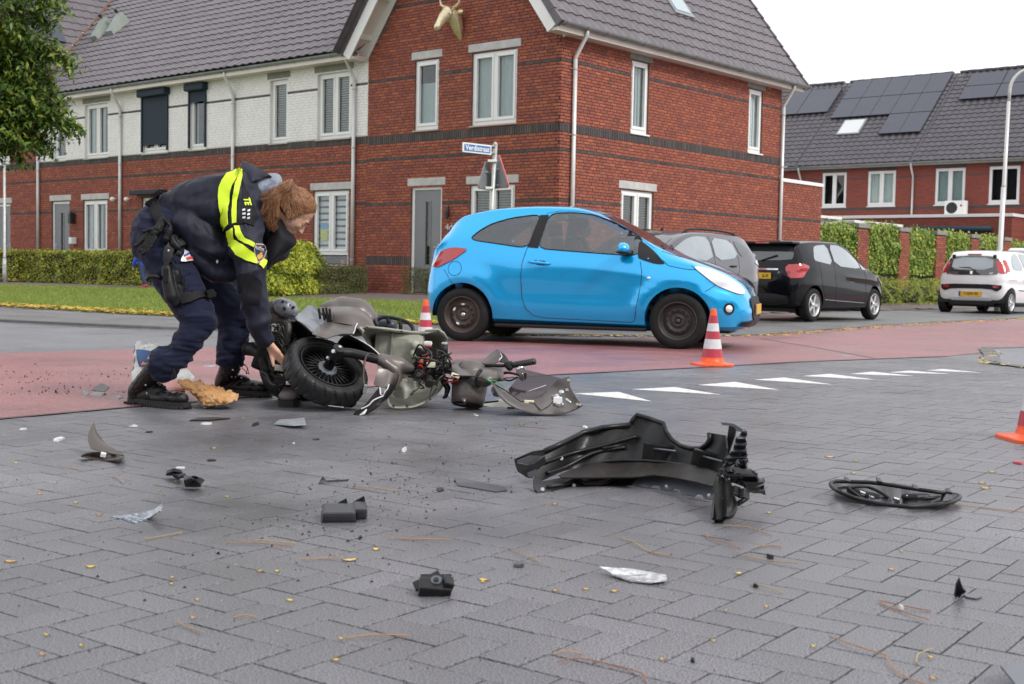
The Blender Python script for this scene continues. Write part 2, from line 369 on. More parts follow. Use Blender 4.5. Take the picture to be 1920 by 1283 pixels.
obj('paver_field',V,F,mt_paver,pav_root,rnd=R,kind='stuff')
# give-way teeth painted on the pavers
def tooth(p0,p1,p2):
 c=(Vector(p0)+Vector(p1)+Vector(p2))/3; V=[Vector((*p,0))-Vector((*c.xy,0)) for p in (p0,p1,p2)]
 o=obj('give_way_triangle',[(v.x,v.y,.0045) for v in V]+[(v.x,v.y,.0005) for v in V],[(0,1,2),(0,3,4,1),(1,4,5,2),(2,5,3,0)],mt_paint,pav_root,fix=True); o.location=(c.x,c.y,0); return o
TE=[((1000,746),(1085,741),(1140,757)),((1078,739),(1160,736),(1222,754)),((1186,731),(1265,727),(1350,741)),((1310,723),(1378,717),(1460,732)),((1415,713),(1470,709),(1560,722)),
  ((1507,706),(1556,702),(1640,713)),((1595,702),(1636,698),(1712,706)),((1668,699),(1706,696),(1780,702)),((1738,695.5),(1768,693),(1838,699.5))]
for t in TE[1:]:tooth(*[tuple(G(*q).xy) for q in t])
# dark seam lines in the asphalt
def strip(name,pts,w,z,m):
 V=[]; F=[]
 for i,p in enumerate(pts):
  a_=Vector(pts[max(i-1,0)]); b_=Vector(pts[min(i+1,len(pts)-1)]); d=(b_-a_).normalized(); n=Vector((-d.y,d.x))
  V += [(p[0]+n.x*w/2,p[1]+n.y*w/2,z),(p[0]-n.x*w/2,p[1]-n.y*w/2,z)]
 F=[(2*i,2*i+1,2*i+3,2*i+2) for i in range(len(pts)-1)]
 return obj(name,V,F,m,kind='structure',fix=True)
mt_seam=mat('tar_seam',(.03,.03,.032),.4)
strip('tar_seam',[tuple(G(1426,636).xy),tuple(G(1530,653).xy),tuple(G(1640,673).xy)],.02,.008,mt_seam)
strip('tar_seam',RED_LOW[2:10],.018,.008,mt_seam)
# verge
GR_BACK=[tuple(G(u,v,.2).xy) for u,v in ((-150,530),(0,533),(297,543),(495,555),(700,562),(900,570))]
GR_FRONT=[(-12.4,23.0),(-9.4,22.2),(-5.6,19.4),(-3.4,18.3),(-1.4,18.0),(1.2,17.9),(3.1,18.5),(3.6,21)]
def zslope(x,y):
 """height of the land between the kerb and the houses"""
 # distance from the facade line of the corner house
 n_=(x-.857)*.6501+(y-25)*.7598; m_=(x-.857)*.7598-(y-25)*.6501
 return .02+.26*min(min(1,max(0,1+(n_+.3)/6.5)),min(1,max(0,1-(m_-.3)/2.2)))
def verge_mesh():
 poly=[(x-3 if i==0 else x,y) for i,(x,y) in enumerate(GR_FRONT)]
 back=GR_BACK[::-1]; return poly+back
vp=verge_mesh()
def terrain(name,inside,x0,x1,y0,y1,st,dz,m):
 V={}; VV=[]; F=[]
 def vi(i,j):
  if (i,j) not in V:V[(i,j)]=len(VV); x,y=x0+i*st,y0+j*st; VV.append((x,y,zslope(x,y)+dz))
  return V[(i,j)]
 for i in range(int((x1-x0)/st)):
  for j in range(int((y1-y0)/st)):
   if inside(x0+(i+.5)*st,y0+(j+.5)*st):F.append((vi(i,j),vi(i+1,j),vi(i+1,j+1),vi(i,j+1)))
 return obj(name,VV,F,m,kind='structure',smooth=True,fix=True)
GV=[(-40,36),(-12.4,23.0)]+GR_FRONT[1:]
lawn_in=lambda x,y:in_poly(x,y,[(-30,33)]+GR_FRONT+GR_BACK[::-1]+[(-34,44)])
terrain('grass_verge',lawn_in,-34,8,17.5,46,.25,.006,mt_grass)
terrain('garden_path',lambda x,y:zslope(x,y) > .024 and in_poly(x,y,GUT+[(60,140),(-90,140)]) and (x >-60 and y < 70),-60,14,16,70,.5,-.002,mt_path)
# grass blades over the verge
def blades(n,fn,hmin,hmax,w,ramp,name):
 V=[]; F=[]; R=[]
 m=mat(name+'_blade',(0,0,0),.7,ramp=ramp,var=.1)
 k=0
 while k < n:
  p=fn()
  if p is None:continue
  x,y,z=p; h=random.uniform(hmin,hmax); a_=random.uniform(0,2*PI); b=len(V)
  V += [(x-math.cos(a_)*w,y-math.sin(a_)*w,z),(x+math.cos(a_)*w,y+math.sin(a_)*w,z),(x+random.gauss(0,h*.35),y+random.gauss(0,h*.35),z+h)]
  F.append((b,b+1,b+2)); R.append(random.random()); k += 1
 o=obj(name,V,F,m,rnd=R,kind='stuff'); return o
LP=[(-30,33)]+GR_FRONT+GR_BACK[::-1]+[(-34,44)]
def lawn_pt():
 y=random.uniform(17.6,36); x=random.uniform(-.42*y-1,min(4,.1*y+2))
 if not in_poly(x,y,LP):return None
 return x,y,zslope(x,y)
o=blades(70000,lawn_pt,.02,.06,.007,[(.10,.16,.02),(.18,.25,.03),(.25,.30,.04),(.15,.21,.03),(.34,.32,.08)],'grass')
tag(o,'short green grass of the verge in front of the houses','grass')
# fallen leaves along the grass edge and the far kerb
leaf_ramp=[(.62,.40,.03),(.75,.56,.06),(.55,.28,.03),(.70,.48,.10),(.45,.25,.05)]
mt_leaf=mat('fallen_leaf',(0,0,0),.6,ramp=leaf_ramp,var=.15)
def leaf_litter(name,n,fn,size,label):
 V=[]; F=[]; R=[]; k=0
 while k < n:
  p=fn()
  if p is None:continue
  x,y,z=p; s=size*random.uniform(.6,1.4); a_=random.uniform(0,2*PI); c,t=math.cos(a_),math.sin(a_); b=len(V); q=random.uniform(.35,.6)
  V += [(x-c*s,y-t*s,z+random.uniform(0,.006)),(x+t*s*q,y-c*s*q,z+random.uniform(.001,.012)),(x+c*s,y+t*s,z+random.uniform(.0,.012)),(x-t*s*q,y+c*s*q,z+random.uniform(.001,.008))]
  F.append((b,b+1,b+2,b+3)); R.append(random.random()); k += 1
 o=obj(name,V,F,mt_leaf,rnd=R,kind='stuff'); return tag(o,label,'leaves')
def along(pts,wid,off=0,zf=None):
 seg=[(Vector(a_),Vector(b_)) for a_,b_ in zip(pts[:-1],pts[1:])]; Ls=[(b_-a_).length for a_,b_ in seg]
 def f():
  t=random.uniform(0,sum(Ls)); i=0
  while t > Ls[i]:t -= Ls[i]; i += 1
  a_,b_=seg[i]; d=(b_-a_).normalized(); n=Vector((-d.y,d.x)); p=a_+d*t+n*(off+random.gauss(0,wid)); return p.x,p.y,(zf(p.x,p.y) if zf else .01)
 return f
GRF=[(-14,25.2)]+GR_FRONT[1:7]
leaf_litter('fallen_leaves',7500,along([(-20,29)]+GR_FRONT[1:7],.17,.06,lambda x,y:max(.02,zslope(x,y))+random.uniform(.02,.06)),.042,'yellow leaves gathered along the front edge of the grass')
leaf_litter('fallen_leaves',1300,along(GUT[5:11],.11,-.05),.032,'yellow leaves in the gutter behind the blue car and beyond')
leaf_litter('fallen_leaves',60,along([(5.55,14.5),(5.15,13.3),(4.7,12.3),(4.9,11.3)],.08,-.06),.03,'brown leaves swept against the kerb corner at the right edge')
# ---------------------------------------------------------------- houses
HC=(.857,25.0); TH=.70772; HROT=-TH          # local x = -s (to the right along the front), local y = into the house
ax_=Vector((math.cos(TH),-math.sin(TH),0)); ay_=Vector((math.sin(TH),math.cos(TH),0))
Z0=.28; LZ=0
BRK=[(3.624,3.774,'h'),(3.224,3.274,'n'),(2.234,2.284,'n'),(4.961,5.011,'n')]      # dark bands (heavy soldier course, thin bands)
def frame_T(O,ux,n,y0=0):
 """matrix: local (u, out, z) -> thing space"""
 return Matrix(((ux[0],n[0],0,O[0]),(ux[1],n[1],0,O[1]),(0,0,1,0),(0,0,0,1)))
ubrick=None
def unit_brick():
 """front face plus four sides, chamfered, 1x1x1 scaled later"""
 c=.004
 return c
def brick_geo(L_,H_,d=.012):
 c=.003
 V=[(0,-.02,0),(L_,-.02,0),(L_,-.02,H_),(0,-.02,H_),(c,d,c),(L_-c,d,c),(L_-c,d,H_-c),(c,d,H_-c)]
 return V,[(4,5,6,7),(0,1,5,4),(1,2,6,5),(2,3,7,6),(3,0,4,7)]
BL,BH,CO=.21,.051,.0625
std_brick={}
def std(m):
 if m.name not in std_brick:V,F=brick_geo(BL,BH); std_brick[m.name]=mesh_of('brick',V,F,m)
 return std_brick[m.name]
def brick_wall(root,O,ux,n,length,z0,ztop,opens,singles=0,upper_white=None,bands=BRK,zlim=None,tiny=None,sgl_from=0,backing=True,lowband=None):
 """a wall of single bricks over a recessed mortar bed. opens: (u0,u1,z0,z1); zlim(u) upper limit"""
 T=frame_T(O,ux,n); Rn=random.Random(int(O[0]*100)+int(length*37))
 stuff={}; cnt=0; single=[]
 # mortar bed: cells round the openings
 us=sorted({0,length}|{o[0] for o in opens}|{o[1] for o in opens}); zs=sorted({z0,ztop}|{o[2] for o in opens}|{o[3] for o in opens})
 b=MB(); b.T=T
 if zlim:
  bw=MB(); bw.T=T
  bm=None
 for i in range(len(us)-1):
  for j in range(len(zs)-1):
   uc,zc=(us[i]+us[i+1])/2,(zs[j]+zs[j+1])/2
   if any(o[0] < uc < o[1] and o[2] < zc < o[3] for o in opens):continue
   if zlim and zs[j+1] >= ztop-1e-6:
    k=max(1,int((us[i+1]-us[i])/.25))
    for q in range(k):
     a0=us[i]+(us[i+1]-us[i])*q/k; a1=us[i]+(us[i+1]-us[i])*(q+1)/k
     h0,h1=zlim(a0),zlim(a1)
     if min(h0,h1) <= zs[j]:continue
     b.add([(a0,-.12,zs[j]),(a1,-.12,zs[j]),(a1,-.12,h1),(a0,-.12,h0),(a0,0,zs[j]),(a1,0,zs[j]),(a1,0,h1),(a0,0,h0)],[(0,3,2,1),(4,5,6,7),(2,3,7,6)])
     b.m=1 if (upper_white and zc > 3.78) else 0
   else:
    b.add([(us[i],-.12,zs[j]),(us[i+1],-.12,zs[j]),(us[i+1],-.12,zs[j+1]),(us[i],-.12,zs[j+1]),(us[i],0,zs[j]),(us[i+1],0,zs[j]),(us[i+1],0,zs[j+1]),(us[i],0,zs[j+1])],
      [(0,3,2,1),(4,5,6,7),(0,1,5,4),(1,2,6,5),(2,3,7,6),(3,0,4,7)],1 if (upper_white and zc > 3.78) else 0)
 b.build('wall',[M['mortar'],M['mortar_white']],root,fix=True)
 def place(u,z,L_,H_,m):
  nonlocal cnt
  full=abs(L_-BL) < 1e-6 and abs(H_-BH) < 1e-6
  if full and cnt < singles and m is not M['brick_dark'] and u >= sgl_from:
   o=bpy.data.objects.new('brick',std(m)); put(o,root); o.matrix_basis=T@Matrix.Translation((u,Rn.uniform(-.002,.002),z)); cnt += 1; return
  S=stuff.setdefault(m.name,(m,[],[],[])); bb=len(S[1]); V,F=brick_geo(L_,H_,.012+Rn.uniform(-.002,.002))
  for v in V:S[1].append(T@Vector((v[0]+u,v[1],v[2]+z)))
  for f in F:S[2].append(tuple(bb+i for i in f)); S[3].append(0)
  r=Rn.random(); S[3][-5:]=[r]*5
 z=z0; row=0
 while z < ztop-.02:
  zc=z+BH/2; heavy=next((q for q in bands if q[2] == 'h' and q[0]-.02 <= zc <= q[1]+.005),None)
  thin=any(q[2] == 'n' and abs((q[0]+q[1])/2-zc) < CO/2 for q in bands)
  if heavy:# soldier course: bricks on end
   H_=.165; m=M['brick_dark']; u=0
   while u < length-.03:
    L_=min(.052,length-u)
    if not any(o[0]-.02 < u+L_/2 < o[1]+.02 and o[2] < z+H_/2 < o[3] for o in opens) and not (zlim and zlim(u+L_/2) < z+H_):place(u,z,L_,H_,m)
    u += .0625
   z += .1875; row += 1; continue
  white=upper_white and z > 3.70
  m=M['brick_dark'] if thin else (M['brick_white'] if white else M['brick'])
  u=-(row % 2)*.1125-(.05 if row % 3 == 0 else 0)
  iv=[(o[0],o[1]) for o in opens if o[2]-.01 < zc < o[3]+.005]
  while u < length:
   a0,a1=max(u,0),min(u+BL,length)
   for (p,q) in iv:
    if p < a1 and q > a0:
     if a0 >= p and a1 <= q:a0=a1
     elif a0 < p:a1=min(a1,p)
     else:a0=max(a0,q)
   if zlim:
    if zlim(a0) < z+BH or zlim(a1) < z+BH:a0=a1
   if a1-a0 > .03:place(a0,z,BL if a1-a0 > BL-.002 else a1-a0,BH,m)
   u += BL+.0125
  z += CO; row += 1
 for nme,(m,V,F,R) in stuff.items():
  obj('brick_courses',V,F,m,root,rnd=R,kind='stuff')
def window(root,T,u0,u1,z0,z1,leaves=2,rec=.035,style='curtain',lint=True,lower=0,sillz=True,lintm='lintel',tilt=False,sill_c='frame',lint_over=.1,lint_h=.165,lint_gap=.025):
 """white framed window set back in the wall; frame > pane, blind, sill"""
 fr=MB(); fr.T=T; d0,d1=-rec-.07,-rec; w=.065
 fr.bbox(u0,u1,d0,d1,z1-w,z1,.006).bbox(u0,u1,d0,d1,z0,z0+w+.02,.006).bbox(u0,u0+w,d0,d1,z0+w+.02,z1-w,.006).bbox(u1-w,u1,d0,d1,z0+w+.02,z1-w,.006)
 cells=[]; zb=z0+w+.02
 if lower:fr.bbox(u0+w,u1-w,d0,d1,z0+lower-.04,z0+lower+.04,.006); cells.append((u0+w,u1-w,zb,z0+lower-.04)); zb=z0+lower+.04
 for i in range(leaves):
  a0=u0+w+(u1-u0-2*w)*i/leaves; a1=u0+w+(u1-u0-2*w)*(i+1)/leaves
  if leaves == 2:
   if i == 0:a1 -= .035
   else:a0 += .035
  cells.append((a0,a1,zb,z1-w))
 if leaves == 2:
  um=(u0+u1)/2; fr.bbox(um-.035,um+.035,d0,d1+.004,zb,z1-w,.006)
 s=.05
 for i,(a0,a1,b0,b1) in enumerate(cells):
  if lower and i == 0:continue
  e=d1+.018     # sash
  fr.bbox(a0,a1,d0+.02,e,b1-s,b1,.006).bbox(a0,a1,d0+.02,e,b0,b0+s+.015,.006).bbox(a0,a0+s,d0+.02,e,b0+s+.015,b1-s,.006).bbox(a1-s,a1,d0+.02,e,b0+s+.015,b1-s,.006)
 f=fr.build('window',M['frame'],root)
 if tilt:pass
 for i,(a0,a1,b0,b1) in enumerate(cells):
  g=MB(); g.T=T; g.box(a0+.02,a1-.02,-rec-.04,-rec-.034,b0+.02,b1-.02); g.build('pane',M['glass'],f)
 # what stands behind the glass
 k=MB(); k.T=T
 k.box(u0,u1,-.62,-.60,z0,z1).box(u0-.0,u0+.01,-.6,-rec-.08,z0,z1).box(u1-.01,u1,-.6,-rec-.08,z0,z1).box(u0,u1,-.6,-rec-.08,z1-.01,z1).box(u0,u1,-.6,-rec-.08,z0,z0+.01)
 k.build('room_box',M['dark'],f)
 def curt(a0,a1,b0,b1,m,dep=-rec-.11):
  n=max(8,int((a1-a0)/.03)); V=[]; F=[]
  for q in range(n+1):
   u=a0+(a1-a0)*q/n; y=dep+.012*math.sin(q*1.7)
   V += [T@Vector((u,y,b0)),T@Vector((u,y,b1))]
  for q in range(n):F.append((2*q,2*q+2,2*q+3,2*q+1))
  obj('curtain',V,F,m,f,smooth=True)
 if style == 'curtain':curt(u0+.02,u1-.02,z0+.02,z1-.03,M['curtain'])
 elif style == 'pale':curt(u0+.02,u1-.02,z0+.02,z1-.03,M['curtain_l'])
 elif style == 'part':curt(u0+.02,u0+.02+(u1-u0)*.22,z0+.02,z1-.03,M['curtain']); curt(u0+(u1-u0)*.55,u0+(u1-u0)*.66,z0+.02,z1-.03,M['curtain'])
 elif style == 'half':curt(u0+.02,u1-.02,z0+.02,z0+(z1-z0)*.68,M['curtain'])
 elif style in ('blind','stripe'):
  st=.055 if style == 'blind' else .15; z=z0+.06+(lower if style == 'stripe' else 0); sb=MB(); sb.T=T
  while z < z1-.08:
   if style == 'blind':sb.add([(u0+.05,-rec-.12,z),(u1-.05,-rec-.12,z),(u1-.05,-rec-.085,z+.030),(u0+.05,-rec-.085,z+.030)],[(0,1,2,3)])
   else:sb.box(u0+.05,u1-.05,-rec-.10,-rec-.096,z,z+.10)
   z += st
  sb.build('blind',M['blind' if style == 'blind' else 'blind_l'],f,fix=False)
 if sillz:
  g=MB(); g.T=T; g.bbox(u0-.03,u1+.03,-rec,.045,z0-.035,z0-.001,.008); g.build('sill',M[sill_c],f)
 # dark reveal lining
 g=MB(); g.T=T
 if lint:
  g.bbox(u0-lint_over,u1+lint_over,-.1,.022,z1+lint_gap,z1+lint_gap+lint_h,.008); g.build('lintel',M[lintm],root)
 return f
def door(root,T,u0,u1,z0,z1,lint=True,handle_side=-1):
 fr=MB(); fr.T=T; rec=.04; w=.07
 fr.bbox(u0,u1,-rec-.09,-rec,z1-w,z1,.006).bbox(u0,u0+w,-rec-.09,-rec,z0,z1-w,.006).bbox(u1-w,u1,-rec-.09,-rec,z0,z1-w,.006)
 f=fr.build('door_frame',M['frame'],root)
 d=MB(); d.T=T; a0,a1=u0+w,u1-w; g0=a0+(a1-a0)*.42; g1=g0+.14; zz0,zz1=z0+.62,z0+1.98
 y0,y1=-rec-.06,-rec-.02
 d.box(a0,g0,y0,y1,z0+.02,z1-w).box(g1,a1,y0,y1,z0+.02,z1-w).box(g0,g1,y0,y1,zz1,z1-w).box(g0,g1,y0,y1,z0+.02,z0+.12).box(g0,g1,y0,y1,z0+.34,zz0)
 for (p,q) in ((g0-.025,g0),(g1,g1+.025)):d.bbox(p,q,y1,y1+.012,zz0-.02,zz1+.02,.003)
 d.bbox(a0+.18,a1-.18,y1,y1+.012,z0+.50,z0+.515,.003).bbox(a0+.26,a1-.1,y1,y1+.03,z0+.42,z0+.47,.006)
 dd=d.build('door',M['door'],root)
 g=MB(); g.T=T; g.box(g0,g1,-rec-.045,-rec-.04,zz0,zz1).box(g0,g1,-rec-.045,-rec-.04,z0+.12,z0+.34); g.build('pane',M['glass'],dd)
 g=MB(); g.T=T; g.box(g0,g1,-rec-.2,-rec-.19,z0,z1); g.build('dark_hall',M['dark'],dd)
 g=MB(); g.T=T; hx=a1-.07 if handle_side > 0 else a0+.07; g.tube([(hx,y1+.0,z0+1.0),(hx,y1+.05,z0+1.0),(hx-.1*handle_side,y1+.05,z0+1.0)],.011,6); g.box(hx-.02,hx+.02,y1,y1+.008,z0+.9,z0+1.08); g.build('handle',M['galv'],dd)
 g=MB(); g.T=T; g.bbox(u0-.02,u1+.02,-rec-.1,.05,z0-.12,z0-.001,.008); g.build('doorstep',M['lintel'],root)
 if lint:g=MB(); g.T=T; g.bbox(u0-.1,u1+.1,-.1,.022,z1+.02,z1+.185,.008); g.build('lintel',M['lintel'],root)
 return dd
def tile_geo(w=.30,l=.36,far=False):
 n=6; V=[]; F=[]; prof=[]
 for i in range(n+1):
  t=i/n; prof.append((t*w,.030*(.5+.5*math.cos(2*PI*(t-.72)))**1.6 if not far else .04*(.5+.5*math.cos(2*PI*(t-.5)))))
 for (u,z) in prof:V += [(u,0,z+.028),(u,l,z+.002),(u,0,z+.002)]
 for i in range(n):
  a_,b_=3*i,3*(i+1); F.append((a_,b_,b_+1,a_+1)); F.append((a_+2,b_+2,b_,a_))
 # side edge
 F.append((2,0,1)); F.append((3*n,3*n+2,3*n+1))
 return V,F
TG={}
def roof_tiles(root,O,e,s,nn,nu,nv,keep,m,singles=300,far=False,w=.30,crs=.325,name='roof_tile'):
 """O eave corner, e along the eave, s up the slope, nn normal (thing space)"""
 key=(m.name,far)
 if key not in TG:V,F=tile_geo(far=far); TG[key]=(mesh_of('roof_tile',V,F,m,smooth=False),V,F)
 me,V0,F0=TG[key]; V=[]; F=[]; R=[]; cnt=0; Rn=random.Random(3)
 B=Matrix(((e[0],s[0],nn[0],0),(e[1],s[1],nn[1],0),(e[2],s[2],nn[2],0),(0,0,0,1)))
 Vn=np.array(V0)
 for j in range(nv):
  for i in range(nu):
   if not keep((i+.5)*w,(j+.5)*crs):continue
   p=Vector(O)+Vector(e)*(i*w)+Vector(s)*(j*crs+Rn.gauss(0,.002))+Vector(nn)*Rn.uniform(0,.003)
   if cnt < singles:
    o=bpy.data.objects.new(name,me); put(o,root); o.matrix_basis=Matrix.Translation(p)@B; cnt += 1
   else:
    b=len(V); R3=np.array(B.to_3x3()); Q=Vn@R3.T+np.array(p); V += [tuple(q) for q in Q]; F += [tuple(b+k for k in f) for f in F0]; R += [Rn.random()]*len(F0)
 if V:obj('roof_tile_courses',V,F,m,root,rnd=R,kind='stuff')
def gutter(root,p0,p1,out,r=.075,name='gutter'):
 p0,p1,out=Vector(p0),Vector(p1),Vector(out); V=[]; F=[]; n=8
 for p in (p0,p1):
  for rr in (r,r-.012):
   for i in range(n+1):
    t=PI*i/n; V.append(p+out*(math.cos(t)*rr)+Vector((0,0,-math.sin(t)*rr)))
 q=2*(n+1)
 for i in range(n):
  F += [(i,i+1,q+i+1,q+i),(n+1+i,q+n+1+i,q+n+2+i,n+2+i)]
 F += [(0,q,q+n+1,n+1),(n,2*n+1,q+2*n+1,q+n)]
 for b in (0,q):F += [(b+i,b+i+1,b+n+2+i,b+n+1+i) for i in range(n)]
 o=obj(name,V,F,M['zinc'],root,smooth=False,fix=True); autosmooth(o,40)
 # brackets
 b=MB(); L_=(p1-p0).length; d=(p1-p0)/L_
 for i in range(int(L_/.66)+1):
  c=p0+d*(.1+i*.66)
  if (c-p0).length > L_:break
  b.tube([c+out*(math.cos(PI*t/8)*(r+.006))+Vector((0,0,-math.sin(PI*t/8)*(r+.006))) for t in range(9)],.006,4)
 b.build('gutter_bracket_row',M['zinc'],root,kind='stuff')
 e=MB()
 for p in (p0+d*.004,p1-d*.004):
  e.add([p+out*(math.cos(PI*i/n)*r)+Vector((0,0,-math.sin(PI*i/n)*r)) for i in range(n+1)],[tuple(range(n+1))])
 e.build('gutter_end',M['zinc'],root,fix=False)
def downpipe(root,T,u,ztop,out0,z0=.2,side=0.,r=.04):
 b=MB(); b.T=T; b.tube([(u+side,out0,ztop),(u+side,out0,ztop-.08),(u+side,out0-.02,ztop-.14),(u,.075,ztop-.52),(u,.07,ztop-.60)],r,10)
 b.tube([(u,.07,ztop-.56),(u,.07,z0)],r+.004,12)
 o=b.build('downpipe',M['pipe'],root,smooth=True,fix=True)
 for z in (ztop-.75,3.55,2.1,1.0):
  c=MB(); c.T=T
  c.lathe([(r+.004,-.015),(r+.012,-.015),(r+.012,.015),(r+.004,.015)],12,c=(u,.07,z)); c.box(u-.012,u+.012,0,.04,z-.01,z+.01); c.tube([(u,.06,z),(u-.09,.03,z)],.006,5)
  c.build('pipe_clip',M['galv'],o)
FX=((1,0),(0,-1))       # front facade: u runs to the right (+x), out = -y
def Tf(x0):return frame_T((x0,0),(1,0),(0,-1))
# ============ corner house
cor=thing('brick_house','red brick corner house with steep gable and golden bull head on its front','house',(HC[0],HC[1],0),HROT)
Wd_,DEP=5.53,9.0; SL=1.35; EZ=5.62; OVE=.35; OVF=.5
# front: u = x + 5.53
def fo(s0,s1):return (Wd_-s1,Wd_-s0)
ops=[]
def spec(s_r,s_l,z0,z1):a_,b_=fo(s_r,s_l); return (a_,b_,z0,z1)
fdoor=spec(3.18,4.12,.30,2.61); fw1=spec(3.33,4.05,3.83,5.33); fw2=spec(1.13,2.37,3.83,5.33); fg=spec(1.13,2.37,.80,2.59)
ops=[fdoor,fw1,fw2,fg]
zl=lambda u:5.50+SL*(min(u,Wd_-u))+.1
T=Tf(-Wd_)
brick_wall(cor,(-Wd_,0),(1,0),(0,-1),Wd_,.22,5.5+SL*Wd_/2+.1,ops,singles=150,zlim=zl,bands=BRK+[(.94,1.1,'h'),(6.55,6.61,'n')],sgl_from=2.6)
TB=frame_T((0,0),(0,1),(1,0))
sw1=(2.40,3.04,3.80,5.32); sw2=(7.27,7.93,3.80,5.32); sg=(2.12,3.32,.80,2.58)
brick_wall(cor,(0,0),(0,1),(1,0),8.87,.22,5.58,[sw1,sw2,sg],singles=150,bands=BRK+[(.94,1.1,'h')])
door(cor,T,*fdoor,handle_side=1)
window(cor,T,*fw1,leaves=1,style='half',sill_c='sill'); window(cor,T,*fw2,style='curtain',sill_c='sill'); window(cor,T,*fg,style='blind',lower=.35)
window(cor,TB,*sw1,leaves=1,style='curtain',lintm='lintel_dark',lint_gap=.02,lint_h=.16); window(cor,TB,*sw2,leaves=1,style='pale',lintm='lintel_dark',lint_gap=.02,lint_h=.16)
window(cor,TB,*sg,style='blind',lower=.35)
# closed back and inner core keep the light out
b=MB(); b.box(-Wd_+.15,-.15,.66,8.7,.2,5.5); b.build('inner_core',M['dark'],cor)
b=MB(); b.add([(-Wd_,8.86,.2),(0,8.86,.2),(0,8.86,5.55),(-Wd_/2,8.86,5.5+SL*Wd_/2),(-Wd_,8.86,5.55)],[(4,3,2,1,0)]); b.build('back_wall',M['mortar'],cor,fix=False)
